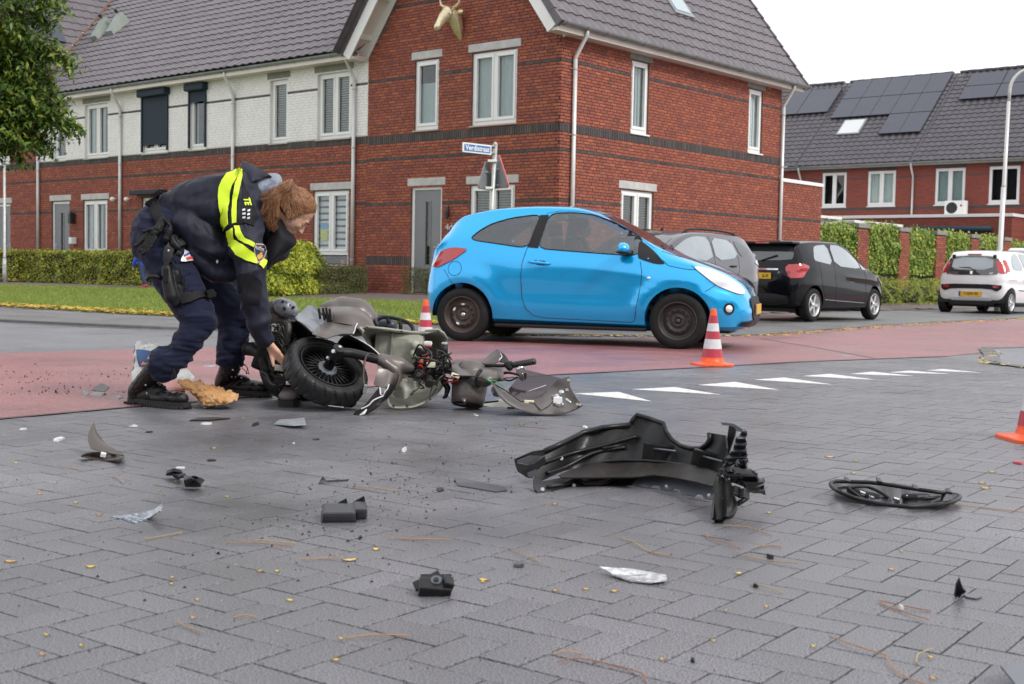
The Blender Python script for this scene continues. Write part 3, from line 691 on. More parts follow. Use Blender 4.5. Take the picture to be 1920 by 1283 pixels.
# roof slopes (right and left) with overhang at the front
th_=math.atan(SL); cs,sn=math.cos(th_),math.sin(th_); RY0,RY1=-OVF,9.45
HR=Wd_/2+OVE; ZR=EZ+SL*HR
for sgn in (1,-1):
 ex=0 if sgn == 1 else -Wd_
 p0=(ex+sgn*OVE,EZ)                                   # eave line (x, z)
 xr=-Wd_/2
 b=MB(); nx,nz=sgn*sn,cs; t_=.14
 b.add([(p0[0],RY0,p0[1]),(p0[0],RY1,p0[1]),(xr,RY1,ZR),(xr,RY0,ZR),(p0[0]-nx*t_,RY0,p0[1]-nz*t_),(p0[0]-nx*t_,RY1,p0[1]-nz*t_),(xr,RY1,ZR-t_/cs),(xr,RY0,ZR-t_/cs)],
   [(0,1,2,3),(4,7,6,5),(0,4,5,1),(2,6,7,3),(0,3,7,4),(1,5,6,2)])
 b.build('roof_deck',M['soffit'],cor)
 # bargeboards front and back
 for yy,nm in ((RY0-.03,'bargeboard'),(RY1,'bargeboard')):
  b=MB(); w_=.34; lo=(p0[0]-nx*w_,p0[1]-nz*w_+.02)
  b.add([(p0[0]+nx*.03,yy,p0[1]+nz*.03),(xr,yy,ZR+.06),(xr,yy,ZR-w_/cs),(lo[0],yy,lo[1]),(p0[0]+nx*.03,yy+.03,p0[1]+nz*.03),(xr,yy+.03,ZR+.06),(xr,yy+.03,ZR-w_/cs),(lo[0],yy+.03,lo[1])],
    [(0,1,2,3),(7,6,5,4),(0,4,5,1),(1,5,6,2),(2,6,7,3),(3,7,4,0)])
  b.build(nm,M['board'],cor)
 # trim board against the wall and soffit battens
 b=MB(); ws=.30
 q0=(ex-sgn*.0,EZ-.02-SL*0)
 A0=(p0[0]-nx*t_,p0[1]-nz*t_)
 b.add([(A0[0],-.04,A0[1]),(xr,-.04,ZR-t_/cs),(xr,-.04,ZR-(t_+.2)/cs),(A0[0]-nx*.2,-.04,A0[1]-nz*.2),(A0[0],-.015,A0[1]),(xr,-.015,ZR-t_/cs),(xr,-.015,ZR-(t_+.2)/cs),(A0[0]-nx*.2,-.015,A0[1]-nz*.2)],
   [(0,1,2,3),(7,6,5,4),(0,4,5,1),(1,5,6,2),(2,6,7,3),(3,7,4,0)])
 b.build('gable_trim',M['board'],cor)
 for k in range(5):
  d_=.55+k*1.0; c=Vector((p0[0]-sgn*cs*d_-nx*(t_+.02),0,p0[1]+sn*d_-nz*(t_+.02)))
  b=MB(); uu=Vector((-sgn*cs,0,sn))*.045; vv=Vector((nx,0,nz))*.05
  pts=[c+uu+vv,c-uu+vv,c-uu-vv,c+uu-vv]
  b.add([(p.x,RY0+.002,p.z) for p in pts]+[(p.x,-.045,p.z) for p in pts],[(0,1,2,3),(7,6,5,4),(0,4,5,1),(1,5,6,2),(2,6,7,3),(3,7,4,0)])
  b.build('soffit_batten',M['board'],cor)
 # boxed eave
 b=MB(); xo=p0[0]-nx*t_
 x_in,x_out=(ex+sgn*.012,xo+sgn*.06)
 b.box(min(x_in,x_out),max(x_in,x_out),RY0,RY1,EZ-.16,EZ-.10); b.box(min(x_out,x_out-sgn*.03),max(x_out,x_out-sgn*.03),RY0+.002,RY1-.002,EZ-.10,EZ+.0)
 b.build('eave_board',M['soffit'],cor)
 if sgn == 1 or True:
  gx=p0[0]+sgn*.02
  gutter(cor,(gx,RY0+.02,EZ+.02),(gx,RY1+.15,EZ+.0),(sgn,0,0))
 # tiles
 up=Vector((-sgn*cs,0,sn)); nn=Vector((nx,0,nz)); e=Vector((0,sgn,0))
 O=Vector((p0[0],RY0 if sgn==1 else RY1,p0[1]))+up*(-.05)+nn*.012
 Lr=HR/cs; nuT=int((RY1-RY0)/.30)
 vis=lambda u,v:v < 3.9
 roof_tiles(cor,O,e,up,nn,nuT+1,int(Lr/.325)+1,(lambda u,v,L2=Lr:v < L2 and u < (RY1-RY0)+.1) if sgn==1 else (lambda u,v,L2=Lr:v < L2 and u > 5.5),M['tile'],singles=150 if sgn==1 else 0)
 # verge tiles with folded edge
 for yy in (RY0,RY1):
  for k in range(int(Lr/.325)):
   q=O.copy(); q.y=0; q=q+up*(k*.325)
   b=MB(); sg=-1 if yy == RY0 else 1
   y0_,y1_=(yy-.055,yy+.03) if yy == RY0 else (yy-.03,yy+.055)
   pts=[q,q+up*.34,q+up*.34+nn*.045,q+nn*.07]
   lo_=[q-nn*.10,q+up*.34-nn*.10,q+up*.34+nn*.045,q+nn*.07]
   b.add([(p.x,y0_,p.z) for p in lo_]+[(p.x,y1_,p.z) for p in lo_],[(0,1,2,3),(7,6,5,4),(0,4,5,1),(1,5,6,2),(2,6,7,3),(3,7,4,0)])
   b.build('verge_tile',M['tile'],cor)
# ridge caps
for k in range(int((RY1-RY0)/.4)):
 b=MB(); y0_=RY0+k*.4
 b.add([(xr+math.cos(PI*i/6)*.12,y,ZR-.02+math.sin(PI*i/6)*.12+(.012 if y > y0_ else 0)) for y in (y0_,y0_+.42) for i in range(7)],[(i,i+1,8+i,7+i) for i in range(6)])
 b.build('ridge_cap',M['tile'],cor,smooth=True)
# skylight on the side roof
def on_roof(sgn,y,d,h):
 q=Vector(((0 if sgn==1 else -Wd_)+sgn*OVE,0,EZ))+Vector((-sgn*cs,0,sn))*d+Vector((sgn*sn,0,cs))*h; q.y=y; return q
def roof_box(root,name,fn,y0,y1,d0,d1,h0,h1,m,fix=True):
 V=[fn(y,d,h) for h in (h0,h1) for (y,d) in ((y0,d0),(y1,d0),(y1,d1),(y0,d1))]
 return obj(name,V,[(0,1,2,3),(4,5,6,7),(0,1,5,4),(1,2,6,5),(2,3,7,6),(3,0,4,7)],m,root,fix=fix)
fnR=lambda y,d,h:on_roof(1,y,d,h)
vx=roof_box(cor,'skylight',fnR,4.55,5.35,1.30,2.4,.02,.09,M['zinc'])
roof_box(vx,'skylight_pane',fnR,4.65,5.25,1.40,2.3,.092,.10,mat('skylight_glass',(.35,.42,.45),.05,spec=1,var=0))
# pipes, wall lamp, house number
downpipe(cor,TB,.37,EZ-.02,OVE+.0,z0=.25); downpipe(cor,TB,8.87,EZ-.02,OVE+.0,z0=.25)
b=MB(); b.T=T; b.bbox(2.52-.0,2.58,.0,.05,1.95,2.16,.008).lathe([(.0,0),(.038,0),(.038,.16),(.0,.16)],10,c=(2.59,.10,1.90)); b.build('wall_lamp',M['black'],cor)
mnum=mat('number_steel',(.55,.53,.5),.35,.7)
Tx=Matrix(((1,0,0,-Wd_+2.60),(0,0,-1,-.03),(0,1,0,1.72),(0,0,0,1)))
text_mesh('4d',.20,'house_number',mnum,cor,Tx,.008)
# side extension wall (garage) beside the corner house
ext=thing('brick_garage','single storey red brick garage wall with white coping behind the parked cars','garage',(HC[0],HC[1],0),HROT)
brick_wall(ext,(-.0,8.9),(0,1),(1,0),2.27,.2,3.20,[],singles=0,bands=BRK+[(.94,1.1,'h')])
b=MB(); b.bbox(-.25,.05,8.9,11.2,3.20,3.29,.01); b.build('coping',M['board'],ext)
b=MB(); b.box(-2.6,-.13,8.95,11.15,.2,3.19); b.build('inner_core',M['mortar'],ext)
b=MB(); b.box(-2.6,.0,11.171,11.19,.2,3.2); b.build('end_wall',M['brick'],ext)
# ============ white row houses
RS=.88; rth=math.atan(RS); rc,rs_=math.cos(rth),math.sin(rth)
def row_house(s0,s1,label,wins,doors,extra=None,pipe=None,canopy=None,singles=300):
 w=s1-s0; t=thing('row_house',label,'house',(HC[0]-ax_.x*s1,HC[1]-ax_.y*s1,0),HROT,'white and red brick houses in the terrace')
 T=frame_T((0,0),(1,0),(0,-1))
 cv=lambda q:(s1-q[1],s1-q[0],q[2],q[3])
 brick_wall(t,(0,0),(1,0),(0,-1),w-.002,.2,5.56,[cv(q) for q,*_ in wins]+[cv(q) for q in doors],singles=singles,upper_white=True)
 for q,lv,sty,kw in wins:window(t,T,*cv(q),leaves=lv,style=sty,**kw)
 for q in doors:door(t,T,*cv(q),lint=not canopy)
 b=MB(); b.box(.01,w-.01,.66,8.5,.2,5.5); b.build('inner_core',M['dark'],t)
 b=MB(); b.box(-.0,w,-.30,.01,5.50,5.545); b.box(0,w,-.33,-.30,5.50,5.66); b.build('eave_board',M['soffit'],t)
 gutter(t,(0,-.34,5.66),(w,-.34,5.66),(0,-1,0),.07)
 for k,(u,sd) in enumerate(pipe or []):downpipe(t,T,s1-u,5.62,.34,side=sd)
 return t,T
def roof_plane(t,w,xlo,xhi,O,keep,singles=300):
 pass
LW=dict(rec=.07,lintm='lintel_dark',lint_gap=.03,lint_h=.15,sill_c='sill')
GWd=dict(lower=.32)
rh1,T1=row_house(5.53,10.44,'white and brick terraced house nearest the gable, two slatted blinds upstairs',[((6.12,7.27,3.80,5.32),2,'blind',LW),((8.36,9.02,3.80,5.32),1,'blind',LW),((6.14,7.38,.80,2.60),2,'stripe',dict(lower=.35))],[(8.35,9.3,.30,2.61)],
 pipe=[(5.93,0),(10.40,0)])
rh2,T2=row_house(10.44,15.20,'white and brick terraced house with navy roller shutters in the middle of the terrace',[((13.30,14.45,3.80,5.32),2,'dark',dict(lint=False,sill_c='sill')),((11.6,12.30,3.80,5.32),1,'part',dict(lint=False,sill_c='sill')),((11.2,12.4,.8,2.6),2,'part',GWd)],[(13.55,14.5,.30,2.61)],
 canopy=True)
rh3,T3=row_house(15.20,20.10,'white and brick terraced house farthest left, partly behind the tree',[((16.18,17.40,3.80,5.32),2,'part',LW),((18.42,19.10,3.80,5.32),1,'dark',LW),((16.22,17.48,.80,2.60),2,'part',GWd)],[(18.23,19.22,.30,2.61)],
 pipe=[(15.48,0),(19.90,0)])
# roller shutters of the middle house
for (a0,a1,low) in ((13.26,14.49,4.02),(11.58,12.33,5.02)):
 b=MB(); b.T=T2; u0,u1=15.20-a1,15.20-a0
 b.bbox(u0-.02,u1+.06,.0,.20,5.30,5.50,.04)
 o=b.build('shutter_box',M['shutter'],rh2)
 b=MB(); b.T=T2
 for u in (u0,u1-.05):b.box(u,u+.05,.015,.06,3.85,5.31)
 b.build('shutter_rail',M['shutter'],o)
 z=low
 while z < 5.30:
  b=MB(); b.T=T2; b.bbox(u0+.05,u1-.05,.025,.037,z,z+.0415,.004); b.build('shutter_slat',M['shutter'],o); z += .042
b=MB(); b.T=T2; b.bbox(15.2-14.72,15.2-13.3,.0,.28,2.68,2.80,.02); b.build('door_canopy',M['shutter'],rh2)
# security lamps between doors
def spot(root,T,u,z):
 b=MB(); b.T=T; b.ell((u,.13,z),(.07,.08,.065),12,8); b.tube([(u,.0,z+.02),(u,.08,z+.02)],.02,6); b.build('security_light',M['frame'],root,smooth=True)
spot(rh2,T2,15.2-15.05,2.58); spot(rh3,T3,20.1-15.75,2.60); spot(rh1,T1,10.44-7.62,2.62)
b=MB(); b.T=T3; b.bbox(20.1-17.95,20.1-17.80,.02,.2,1.35,1.55,.02); b.build('wall_socket_box',M['frame'],rh3)
b=MB(); b.T=T3; b.bbox(20.1-18.0,20.1-17.86,.03,.2,1.95,2.25,.02); b.tube([(20.1-17.93,0,2.2),(20.1-17.93,.15,2.28)],.015,5); b.build('wall_lantern',M['black'],rh3)
# poster in the ground floor window of the first terraced house
b=MB(); b.T=T1; b.box(10.44-7.24,10.44-6.98,-.105,-.10,1.45,1.72,0); b.box(10.44-7.24,10.44-6.98,-.106,-.10,1.721,1.86,1)
b.build('poster',[mat('poster_yellow',(.55,.58,.06),.6),mat('poster_blue',(.06,.30,.6),.6)],rh1)
b=MB(); b.T=T1; b.lathe([(.06,0),(.09,.1),(.0,.1)],10,c=(10.44-6.5,-.2,.90)); b.build('flower_pot',mat('pot_orange',(.6,.13,.03),.6),rh1)
# ============ left gable house
lh=thing('brick_house','red brick gable house at the far left, behind the tree, with solar panels','house',(HC[0]-ax_.x*20.10,HC[1]-ax_.y*20.10,0),HROT)
TL=frame_T((-5.6,0),(1,0),(0,-1)); lw0=(5.6-(22.5-20.1),5.6-(21.45-20.1),3.83,5.33)
ldoor=(5.6-1.0-1.5,5.6-1.5,.30,2.60)
brick_wall(lh,(-5.6,0),(1,0),(0,-1),5.6-.002,.2,5.5+SL*2.8,[(5.6-2.75,5.6-1.62,3.83,5.33),(5.6-2.5,5.6-1.58,.30,2.60)],singles=0,zlim=lambda u:5.6+SL*min(u,5.6-u))
window(lh,TL,5.6-2.75,5.6-1.62,3.83,5.33,style='pale'); door(lh,TL,5.6-2.5,5.6-1.58,.30,2.60,handle_side=1)
b=MB(); b.box(-5.4,-.15,.66,8.5,.2,5.5); b.build('inner_core',M['dark'],lh)
lx0,lz0=.40,5.62; lcs,lsn=cs,sn; LR=3.2/lcs
b=MB(); b.add([(lx0,-.3,lz0),(lx0,9,lz0),(lx0-3.2,9,lz0+3.2*SL),(lx0-3.2,-.3,lz0+3.2*SL),(-6,-.3,lz0),(-6,9,lz0)],[(0,1,2,3),(3,2,5,4)]); b.build('roof_deck',M['soffit'],lh,fix=False)
upL=Vector((-lcs,0,lsn)); nL=Vector((lsn,0,lcs))
# valley: left slope height = row slope height  -> y = (z-5.66)/RS
def keepL(u,v):
 h=v*lsn; y=u-.3; return v < LR and y > h/RS-.42-.0 and y < 8.9 and True
def keepL(u,v):
 h=v*lsn; y=u-.3; return v < LR and y < h/RS-.30
roof_tiles(lh,Vector((lx0,-.3,lz0)),Vector((0,1,0)),upL,nL,31,int(LR/.325)+1,keepL,M['tile'],singles=300)
fnL=lambda y,d,h:Vector((lx0,y,lz0))+upL*d+nL*h
for (y0_,d0_) in ((.55,2.55),(-.2,1.55),(-.2,3.3),(.55,4.28)):
 p_=roof_box(lh,'solar_panel',fnL,y0_,y0_+1.02 if y0_ > 0 else y0_+.72,d0_,d0_+1.65,.07,.11,M['solar'])
# shared terrace roof: each house carries its own slope
def row_roof(t,s0,s1,keep,singles=300):
 w=s1-s0; O=Vector((0,-.36,5.70)); s=Vector((0,rc,rs_)); n=Vector((0,-rs_,rc))
 b=MB(); hh=4.7
 def pt(x,d,h):return Vector((x,-.34,5.66))+s*d+n*h
 LL=4.7/rc
 if s0 > 15:# clipped by the valley
  b.add([pt(.1,0,-.02),pt(w,0,-.02),pt(w,LL,-.02),pt(.1-3.2*.0,LL,-.02)],[(0,1,2,3)])
  b.add([pt(.1,0,-.02),pt(.1,LL,-.02),pt(-3.0,LL,-.02)],[(0,1,2)])
 else:b.add([pt(0,0,-.02),pt(w,0,-.02),pt(w,LL,-.02),pt(0,LL,-.02)],[(0,1,2,3)])
 b.build('roof_deck',M['tile'],t,fix=False)
 return O,s,n
for t,s0,s1 in ((rh1,5.53,10.44),(rh2,10.44,15.20),(rh3,15.20,20.10)):
 O,s,n=row_roof(t,s0,s1,None); w=s1-s0
 if t is rh1:# runs on until the corner house's bargeboard
  # corner left slope overhang reaches s=5.88; tiles stop at the verge
  roof_tiles(t,O+Vector((.0,0,0)),Vector((1,0,0)),s,n,16,19,lambda u,v:u < 4.91+v*rs_/SL*.9-.40,M['tile'])
 elif t is rh2:roof_tiles(t,O,Vector((1,0,0)),s,n,16,19,lambda u,v:u < 4.86,M['tile'])
 else:
  # slope continues left of the party wall as far as the valley
  roof_tiles(t,O+Vector((-3.6,0,0)),Vector((1,0,0)),s,n,29,19,lambda u,v:(u-3.6) > .40-(v*rs_)/SL and u < 8.55,M['tile'])
# valley gutter
k=[]
for h in (0,1,2,3,4.3):k.append(Vector((lx0-h/SL,h/RS-.34,lz0+h+.13)))
b=MB(); b.tube(k,.06,6,flat=.3); b.build('valley_gutter',mat('rusty_moss',(.16,.07,.035),.9,var=.4,vscale=12,bump=.8),lh)
# roof vents
def vent(root,x,d):
 s=Vector((0,rc,rs_)); n=Vector((0,-rs_,rc))
 pt=lambda xx,dd,h:Vector((xx,-.34,5.66))+s*dd+n*h
 V=[pt(x,d,.03),pt(x+.38,d,.03),pt(x+.38,d+.75,.03),pt(x,d+.75,.03),pt(x+.02,d+.02,.20),pt(x+.36,d+.02,.20),pt(x+.36,d+.72,.42),pt(x+.02,d+.72,.42)]
 o=obj('roof_vent',V,[(4,5,6,7),(0,1,5,4),(1,2,6,5),(2,3,7,6),(3,0,4,7)],M['zinc_green'],root,fix=True)
 b=MB(); c=pt(x+.08,d+.72,.44); b.tube([c,c+n*.12],.05,8); b.build('vent_cap',M['black'],o)
 b=MB()
 for i in range(7):b.box(-.16,.16,-.01,.01,-.01,.01); 
 b=MB(); 
 for i in range(6):
  a0=pt(x-.01,d+.1+i*.1,.1); a1=pt(x-.01,d+.14+i*.1,.1+.04*i+.12); b.tube([a0,a1],.012,4)
 b.build('louvre',M['black'],o)
M['zinc_green']=mat('vent_grey_green',(.25,.28,.25),.6,var=.1)
vent(rh3,-.15,3.05); vent(rh3,.55,3.2)
vent(rh1,4.91-1.75+.2,3.05); vent(rh1,4.91-.95+.2,3.15)
# ============ far terrace
FC=(15.66213721,53.75477968)
M['brick_far']=mat('brick_far',(.16,.042,.033),.9,var=.18,vscale=2.5,bump=.4,bscale=30)
def brick_tex(name,c1,c2,mortar):
 m=bpy.data.materials.new(name); m.use_nodes=True; nt=m.node_tree; L=nt.links.new; b=nt.nodes['Principled BSDF']
 tc=N(nt,'TexCoord'); mp=N(nt,'Mapping'); mp.inputs['Rotation'].default_value=(PI/2,0,0); L(tc.outputs['Object'],mp.inputs[0])
 bt=N(nt,'TexBrick'); bt.inputs['Scale'].default_value=1; bt.inputs['Brick Width'].default_value=.22; bt.inputs['Row Height'].default_value=.0625; bt.inputs['Mortar Size'].default_value=.008
 bt.inputs['Color1'].default_value=(*c1,1); bt.inputs['Color2'].default_value=(*c2,1); bt.inputs['Mortar'].default_value=(*mortar,1); L(mp.outputs[0],bt.inputs[0]); L(bt.outputs[0],b.inputs[0])
 b.inputs['Roughness'].default_value=.9; bp=N(nt,'Bump'); bp.inputs['Distance'].default_value=.01; bp.invert=True; L(bt.outputs['Fac'],bp.inputs['Height']); L(bp.outputs[0],b.inputs['Normal']); return m
M['brick_far']=brick_tex('brick_far_courses',(.24,.055,.04),(.33,.07,.04),(.08,.06,.055))
def far_house(s0,s1,label,wins,pipes=(),panels=(),sky=None):
 w=s1-s0; t=thing('row_house',label,'house',(FC[0]-ax_.x*s1,FC[1]-ax_.y*s1,0),HROT,'dark roofed brick houses in the far terrace')
 T=frame_T((0,0),(1,0),(0,-1)); cv=lambda q:(s1-q[1],s1-q[0],q[2],q[3])
 ops=[cv(q) for q,_ in wins]; b=MB(); b.T=T
 us=sorted({0,w}|{o[0] for o in ops}|{o[1] for o in ops}); zs=[0,3.88,5.40,5.66]
 for i in range(len(us)-1):
  for j in range(3):
   uc=(us[i]+us[i+1])/2
   if j == 1 and any(o[0] < uc < o[1] for o in ops):continue
   b.box(us[i],us[i+1],-.3,0,zs[j],zs[j+1])
 b.build('wall',M['brick_far'],t)
 b=MB(); b.T=T
 for z in (5.09,3.73):
  for i in range(len(us)-1):
   uc=(us[i]+us[i+1])/2
   if z > 5 and any(o[0] < uc < o[1] for o in ops):continue
   b.box(us[i],us[i+1],-.02,.006,z,z+(.055 if z > 5 else .12))
 b.build('brick_band',M['brick_dark'],t)
 for q,sty in wins:window(t,T,*cv(q),leaves=2,style=sty,rec=.03,lint=False,sillz=True); 
 for q,_ in wins:
  a0,a1=cv(q)[:2]; b=MB(); b.T=T; b.box(a0-.05,a1+.05,.0,.015,5.42,5.56); b.build('lintel',M['brick_dark'],t)
 b=MB(); b.box(0,w,-.30,0,5.56,5.60).box(0,w,-.32,-.30,5.55,5.68); b.build('eave_board',M['lintel_dark'],t)
 gutter(t,(0,-.34,5.70),(w,-.34,5.70),(0,-1,0),.07)
 for u in pipes:downpipe(t,T,s1-u,5.64,.34)
 fs=math.atan(.86); s=Vector((0,math.cos(fs),math.sin(fs))); n=Vector((0,-math.sin(fs),math.cos(fs))); LL=5.0/math.cos(fs)
 pt=lambda x,d,h:Vector((x,-.36,5.72))+s*d+n*h
 b=MB(); b.add([pt(0,0,0),pt(w,0,0),pt(w,LL,0),pt(0,LL,0),(w,9.3,5.7),(0,9.3,5.7)],[(0,1,2,3),(3,2,4,5)]); b.build('roof_deck',M['tile_far'],t,fix=False)
 roof_tiles(t,pt(0,-.03,.01),Vector((1,0,0)),s,n,int(w/.3),int(LL/.325),lambda u,v:u < w,M['tile_far'],singles=100,far=True)
 b=MB()
 for i in range(int(w/.35)):b.box(i*.35,i*.35+.34,pt(0,LL,0).y-.12,pt(0,LL,0).y+.12,pt(0,LL,0).z-.02,pt(0,LL,0).z+.07+(.01 if i%2 else 0))
 b.build('ridge_cap_row',M['tile_far'],t,kind='stuff')
 fn=lambda x,d,h:pt(x,d,h)
 for (x0,x1,d0,d1) in panels:
  o=roof_box(t,'solar_panel',fn,x0+.012,x1-.012,d0+.012,d1-.012,.10,.145,M['solar'])
  roof_box(o,'panel_rim',fn,x0,x1,d0,d1,.095,.135,M['solar_rim'])
 if sky:
  x0,x1,d0,d1=sky; o=roof_box(t,'skylight',fn,x0,x1,d0,d1,.02,.10,M['zinc']); roof_box(o,'skylight_pane',fn,x0+.07,x1-.07,d0+.07,d1-.07,.102,.11,mat('skylight_blind',(.6,.62,.62),.2,var=.02))
 return t
FARROOF=[]
far_house(3.88,9.1,'dark roofed far terraced house mostly hidden behind the corner house',[((4.9,6.1,3.9,5.4),'part')],(),[(9.1-6.6,9.1-5.60,4.02,6.0),(9.1-5.59,9.1-4.03,4.02,6.0)])
far_house(-1.35,3.88,'far terraced house with twelve solar panels stepped beside a skylight',[((1.69,2.84,3.9,5.4),'dark'),((-.54,.71,3.9,5.4),'pale')],(-1.32,3.84),
 [(3.88-3.64+i*.945,3.88-3.64+(i+1)*.945,d0,d1) for (d0,d1) in ((3.46,4.95),(4.97,6.46)) for i in range(5)]+[(3.88-3.64+i*.945,3.88-3.64+(i+1)*.945,1.96,3.44) for i in (3,4)],(3.88-2.88,3.88-1.80,2.15,3.28))
far_house(-6.58,-1.35,'far terraced house with black netted windows above a dark rolled awning',[((-3.5,-2.25,3.9,5.4),'curtain'),((-5.68,-4.46,3.9,5.4),'dark')],(),[(-1.35+2.0,-1.35+3.54,4.22,5.2),(-1.35+3.56,-1.35+5.1,4.22,5.2),(-1.35+2.0,-1.35+3.54,5.22,6.2),(-1.35+3.56,-1.35+5.1,5.22,6.2)])
far_house(-11.8,-6.58,'far terraced house at the right edge behind the street lamp',[((-9.0,-7.8,3.9,5.4),'curtain')],(-6.6,))
# flat extensions in front of the far terrace
fe=thing('flat_extension','low flat roofed brick extension with white edge below the far windows','building',(FC[0],FC[1],0),HROT)
b=MB(); b.box(-4.6,6.2,-2.2,-.0,0,3.28); b.build('wall',M['brick_far'],fe)
b=MB(); b.bbox(-4.65,6.25,-2.25,.0,3.28,3.40,.01); b.build('roof_edge',M['board'],fe)
b=MB(); b.box(.9,1.9,-2.215,-2.19,.4,2.3).box(3.2,5.2,-2.215,-2.19,.4,2.3); b.build('patio_door',M['frame'],fe)
b=MB(); b.box(.98,1.82,-2.225,-2.214,.5,2.22).box(3.28,4.16,-2.225,-2.214,.5,2.22).box(4.24,5.12,-2.225,-2.214,.5,2.22); b.build('pane',M['solar'],fe)
b=MB(); b.tube([(1.2,-2.4,2.80),(5.5,-2.4,2.80)],.13,12); b.build('rolled_awning',M['shutter'],fe,smooth=True,fix=True)
ac=thing('air_conditioner','white air conditioning unit standing on the flat roof under a far window','air conditioner',(FC[0]-ax_.x*-3.4-ay_.x*.6,FC[1]-ax_.y*-3.4-ay_.y*.6,3.40),HROT)
b=MB(); b.bbox(-.42,.42,-.16,.16,.05,.62,.02); b.build('casing',M['frame'],ac)
b=MB(); b.lathe([(.0,-.165),(.07,-.165),(.08,-.17),(.20,-.17),(.21,-.165),(.23,-.165)],24,axis='y',c=(-.12,0,.33)); b.build('fan_grille',M['solar_rim'],ac)
b=MB(); b.lathe([(.0,-.164),(.045,-.164),(.045,-.16)],16,axis='y',c=(.26,0,.42)); b.build('round_badge',mat('badge_red',(.45,.02,.08),.4),ac)
b=MB(); b.box(-.35,-.3,-.16,.16,0,.05).box(.3,.35,-.16,.16,0,.05); b.build('foot',M['black'],ac)
# ---------------------------------------------------------------- leaves
IVY=[(0.063,0.126,0.021),(0.126,0.224,0.031),(0.21,0.322,0.049),(0.28,0.42,0.07),(0.392,0.476,0.098),(0.49,0.462,0.084),(0.084,0.168,0.028)]
HDG=[(0.049,0.098,0.017),(0.112,0.182,0.025),(0.21,0.266,0.031),(0.336,0.378,0.042),(0.56,0.56,0.063),(0.42,0.308,0.056),(0.14,0.21,0.028)]
YEL=[(0.07,0.126,0.021),(0.168,0.252,0.028),(0.308,0.378,0.042),(0.532,0.56,0.056),(0.728,0.7,0.07),(0.14,0.21,0.028)]
DKH=[(.045,.07,.02),(.08,.12,.03),(.12,.16,.04),(.20,.20,.06),(.24,.15,.07),(.06,.09,.02)]
JUN=[(0.14,0.196,0.028),(0.238,0.308,0.042),(0.364,0.42,0.056),(0.476,0.504,0.084),(0.168,0.238,0.042)]
def leaf_mat(name,ramp,rough=.45):
 m=mat(name,(0,0,0),rough,ramp=ramp,var=.1,spec=.4)
 nt=m.node_tree; b=nt.nodes['Principled BSDF']; b.inputs['Subsurface Weight'].default_value=0
 tr=N(nt,'BsdfTranslucent'); src=b.inputs['Base Color'].links[0].from_socket; nt.links.new(src,tr.inputs[0])
 ms=N(nt,'MixShader'); ms.inputs[0].default_value=.3; out=nt.nodes['Material Output']
 nt.links.new(b.outputs[0],ms.inputs[1]); nt.links.new(tr.outputs[0],ms.inputs[2]); nt.links.new(ms.outputs[0],out.inputs[0]); return m
LM=dict(ivy=leaf_mat('ivy_leaf',IVY),hdg=leaf_mat('hedge_leaf',HDG),yel=leaf_mat('shrub_leaf',YEL),dkh=leaf_mat('box_leaf',DKH),jun=leaf_mat('juniper_leaf',JUN),tree=leaf_mat('tree_leaf',[(.022,.055,.010),(.045,.10,.014),(.08,.155,.024),(.14,.215,.034),(.28,.31,.045),(.06,.125,.02)],.4))
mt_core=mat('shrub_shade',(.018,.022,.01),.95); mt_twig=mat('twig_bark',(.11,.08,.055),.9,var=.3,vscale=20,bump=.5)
def leafmesh(name,pts,size,m,parent,el=.6,updir=None,jit=.9,kind='stuff',droop=0.,fold=True):
 """pts: list of (point, normal); each leaf is a folded pair of triangles"""
 n=len(pts); P0=np.array([p for p,_ in pts]); Nn=np.array([q for _,q in pts])+rng.normal(0,jit*.5,(n,3))
 Nn /= np.linalg.norm(Nn,axis=1)[:,None]+1e-9
 A_=rng.normal(0,1,(n,3)); 
 if droop:A_[:,2] -= droop*2
 A_ -= (A_*Nn).sum(1)[:,None]*Nn; A_ /= np.linalg.norm(A_,axis=1)[:,None]+1e-9; B_=np.cross(Nn,A_)
 s=size*rng.uniform(.6,1.35,n)[:,None]; w=s*el*.5
 tip,base=P0+A_*s*.55,P0-A_*s*.45; l=P0+B_*w+Nn*w*.35-A_*s*.05; r=P0-B_*w+Nn*w*.35-A_*s*.05
 V=np.stack([base,r,tip,l],1).reshape(-1,3); me=bpy.data.meshes.new(name)
 me.vertices.add(4*n); me.vertices.foreach_set('co',V.ravel())
 idx=np.arange(n)*4; F=np.stack([idx,idx+1,idx+2,idx,idx+2,idx+3],1).ravel()
 me.loops.add(6*n); me.loops.foreach_set('vertex_index',F.astype(np.int32)); me.polygons.add(2*n)
 me.polygons.foreach_set('loop_start',np.arange(2*n,dtype=np.int32)*3); me.polygons.foreach_set('loop_total',np.full(2*n,3,np.int32))
 me.update(); at=me.attributes.new('rnd','FLOAT','FACE'); at.data.foreach_set('value',np.repeat(rng.random(n),2).astype(np.float32)); me.materials.append(m); me.validate()
 o=put(bpy.data.objects.new(name,me),parent)
 if kind:o['kind']=kind
 return o
